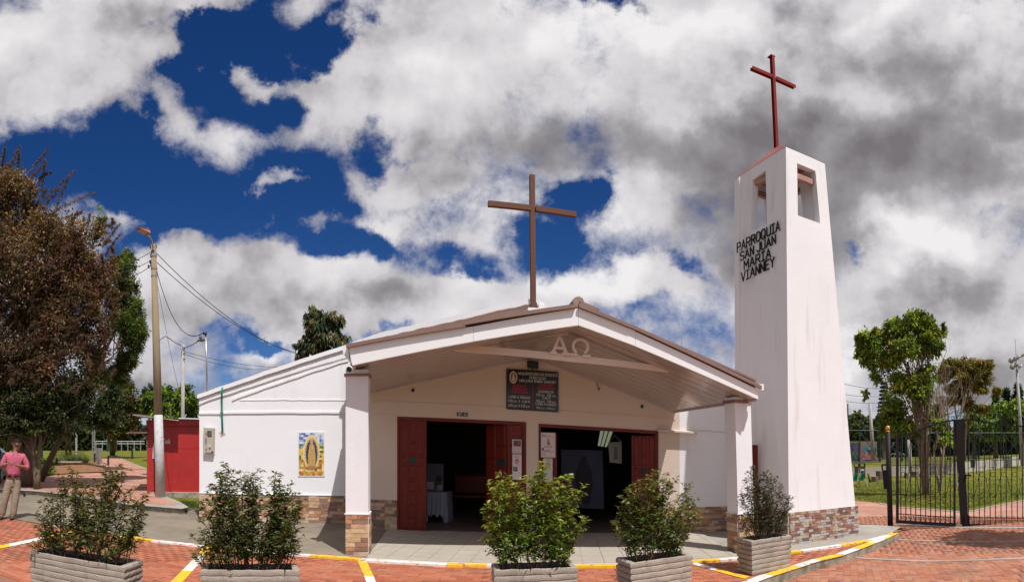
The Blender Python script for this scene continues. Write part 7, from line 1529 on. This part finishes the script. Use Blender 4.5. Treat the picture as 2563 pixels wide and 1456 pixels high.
for (x, y, rz) in ((-.275, -.07, -.3), (-.03, -.11, -.1)):
    mb = MB(); M = Matrix.Rotation(rz, 3, 'Z'); mb.ell(pg+Vector((x, y, .045)), (.05, .135, .045), 12, 8, M=M); mb.build('shoe', mat('shoe_brown', (.06, .045, .035), .6, .2, 8), man, smooth=True)
    mb = MB(); mb.ell(pg+Vector((x, y, .012)), (.054, .14, .014), 12, 5, M=M); mb.build('sole', pvc, man)
hc = pg+Vector((.082, -.02, 1.725)); hair = mat('hair_dark', (.012, .010, .009), .9, .3, 60, .4, 90)
mb = MB(); 
vs = []; nu, nv_ = 20, 9
for i in range(nv_+1):
    a = (pi*.50)*i/nv_
    for j in range(nu):
        b = 2*pi*j/nu; back_ = .5+.5*sin(b); aa = a*(1.0+.55*back_) if i else 0; k = 1+.01*sin(j*3.1+i); vs.append(hc+Vector((.092*k*sin(aa)*cos(b), .105*k*sin(aa)*sin(b)+.012, .02+.088*cos(aa))))
mb.add(vs, [(i*nu+j, i*nu+(j+1) % nu, (i+1)*nu+(j+1) % nu, (i+1)*nu+j) for i in range(nv_) for j in range(nu)]); mb.build('hair', hair, man, smooth=True)
for sx_ in (-1, 1):
    mb = MB(); mb.ell(hc+Vector((sx_*.087, .0, -.015)), (.012, .022, .036), 8, 6); mb.build('ear', sk, man, smooth=True)
    mb = MB(); mb.ell(hc+Vector((sx_*.033, -.092, .012)), (.016, .010, .009), 8, 6); ey = mb.build('eye', colmat('eye_white', (.5, .46, .42), .3), man, smooth=True)
    mb = MB(); mb.ell(hc+Vector((sx_*.033, -.101, .012)), (.007, .004, .007), 6, 4); mb.build('iris', pvc, ey)
    mb = MB(); mb.ell(hc+Vector((sx_*.035, -.095, .034)), (.024, .008, .006), 8, 4); mb.build('eyebrow', hair, man)
mb = MB(); mb.ell(hc+Vector((0, -.108, -.012)), (.015, .024, .030), 8, 6); mb.ell(hc+Vector((0, -.118, -.030)), (.020, .016, .013), 8, 6); mb.build('nose', sk, man, smooth=True)
mb = MB(); mb.ell(hc+Vector((-.024, -.104, -.052)), (.030, .014, .012), 8, 5); mb.ell(hc+Vector((.024, -.104, -.052)), (.030, .014, .012), 8, 5); mb.build('moustache', hair, man, smooth=True)
mb = MB(); mb.ell(hc+Vector((0, -.096, -.072)), (.024, .010, .007), 8, 4); mb.build('mouth', colmat('lip_brown', (.22, .07, .05)), man, smooth=True)
mb = MB(); mb.prism([pg+Vector((.045, -.088, 1.50)), pg+Vector((-.02, -.115, 1.47)), pg+Vector((.0, -.09, 1.52))], (0, -.008, 0)); mb.prism([pg+Vector((.06, -.088, 1.50)), pg+Vector((.12, -.11, 1.47)), pg+Vector((.105, -.085, 1.52))], (0, -.008, 0)); mb.build('collar', shirt, man)
for i in range(5):
    mb = MB(); mb.ell(pg+Vector((.035-.008*i, -.138, 1.36-.075*i)), (.006, .004, .006), 6, 4); mb.build('button', lettw, man)
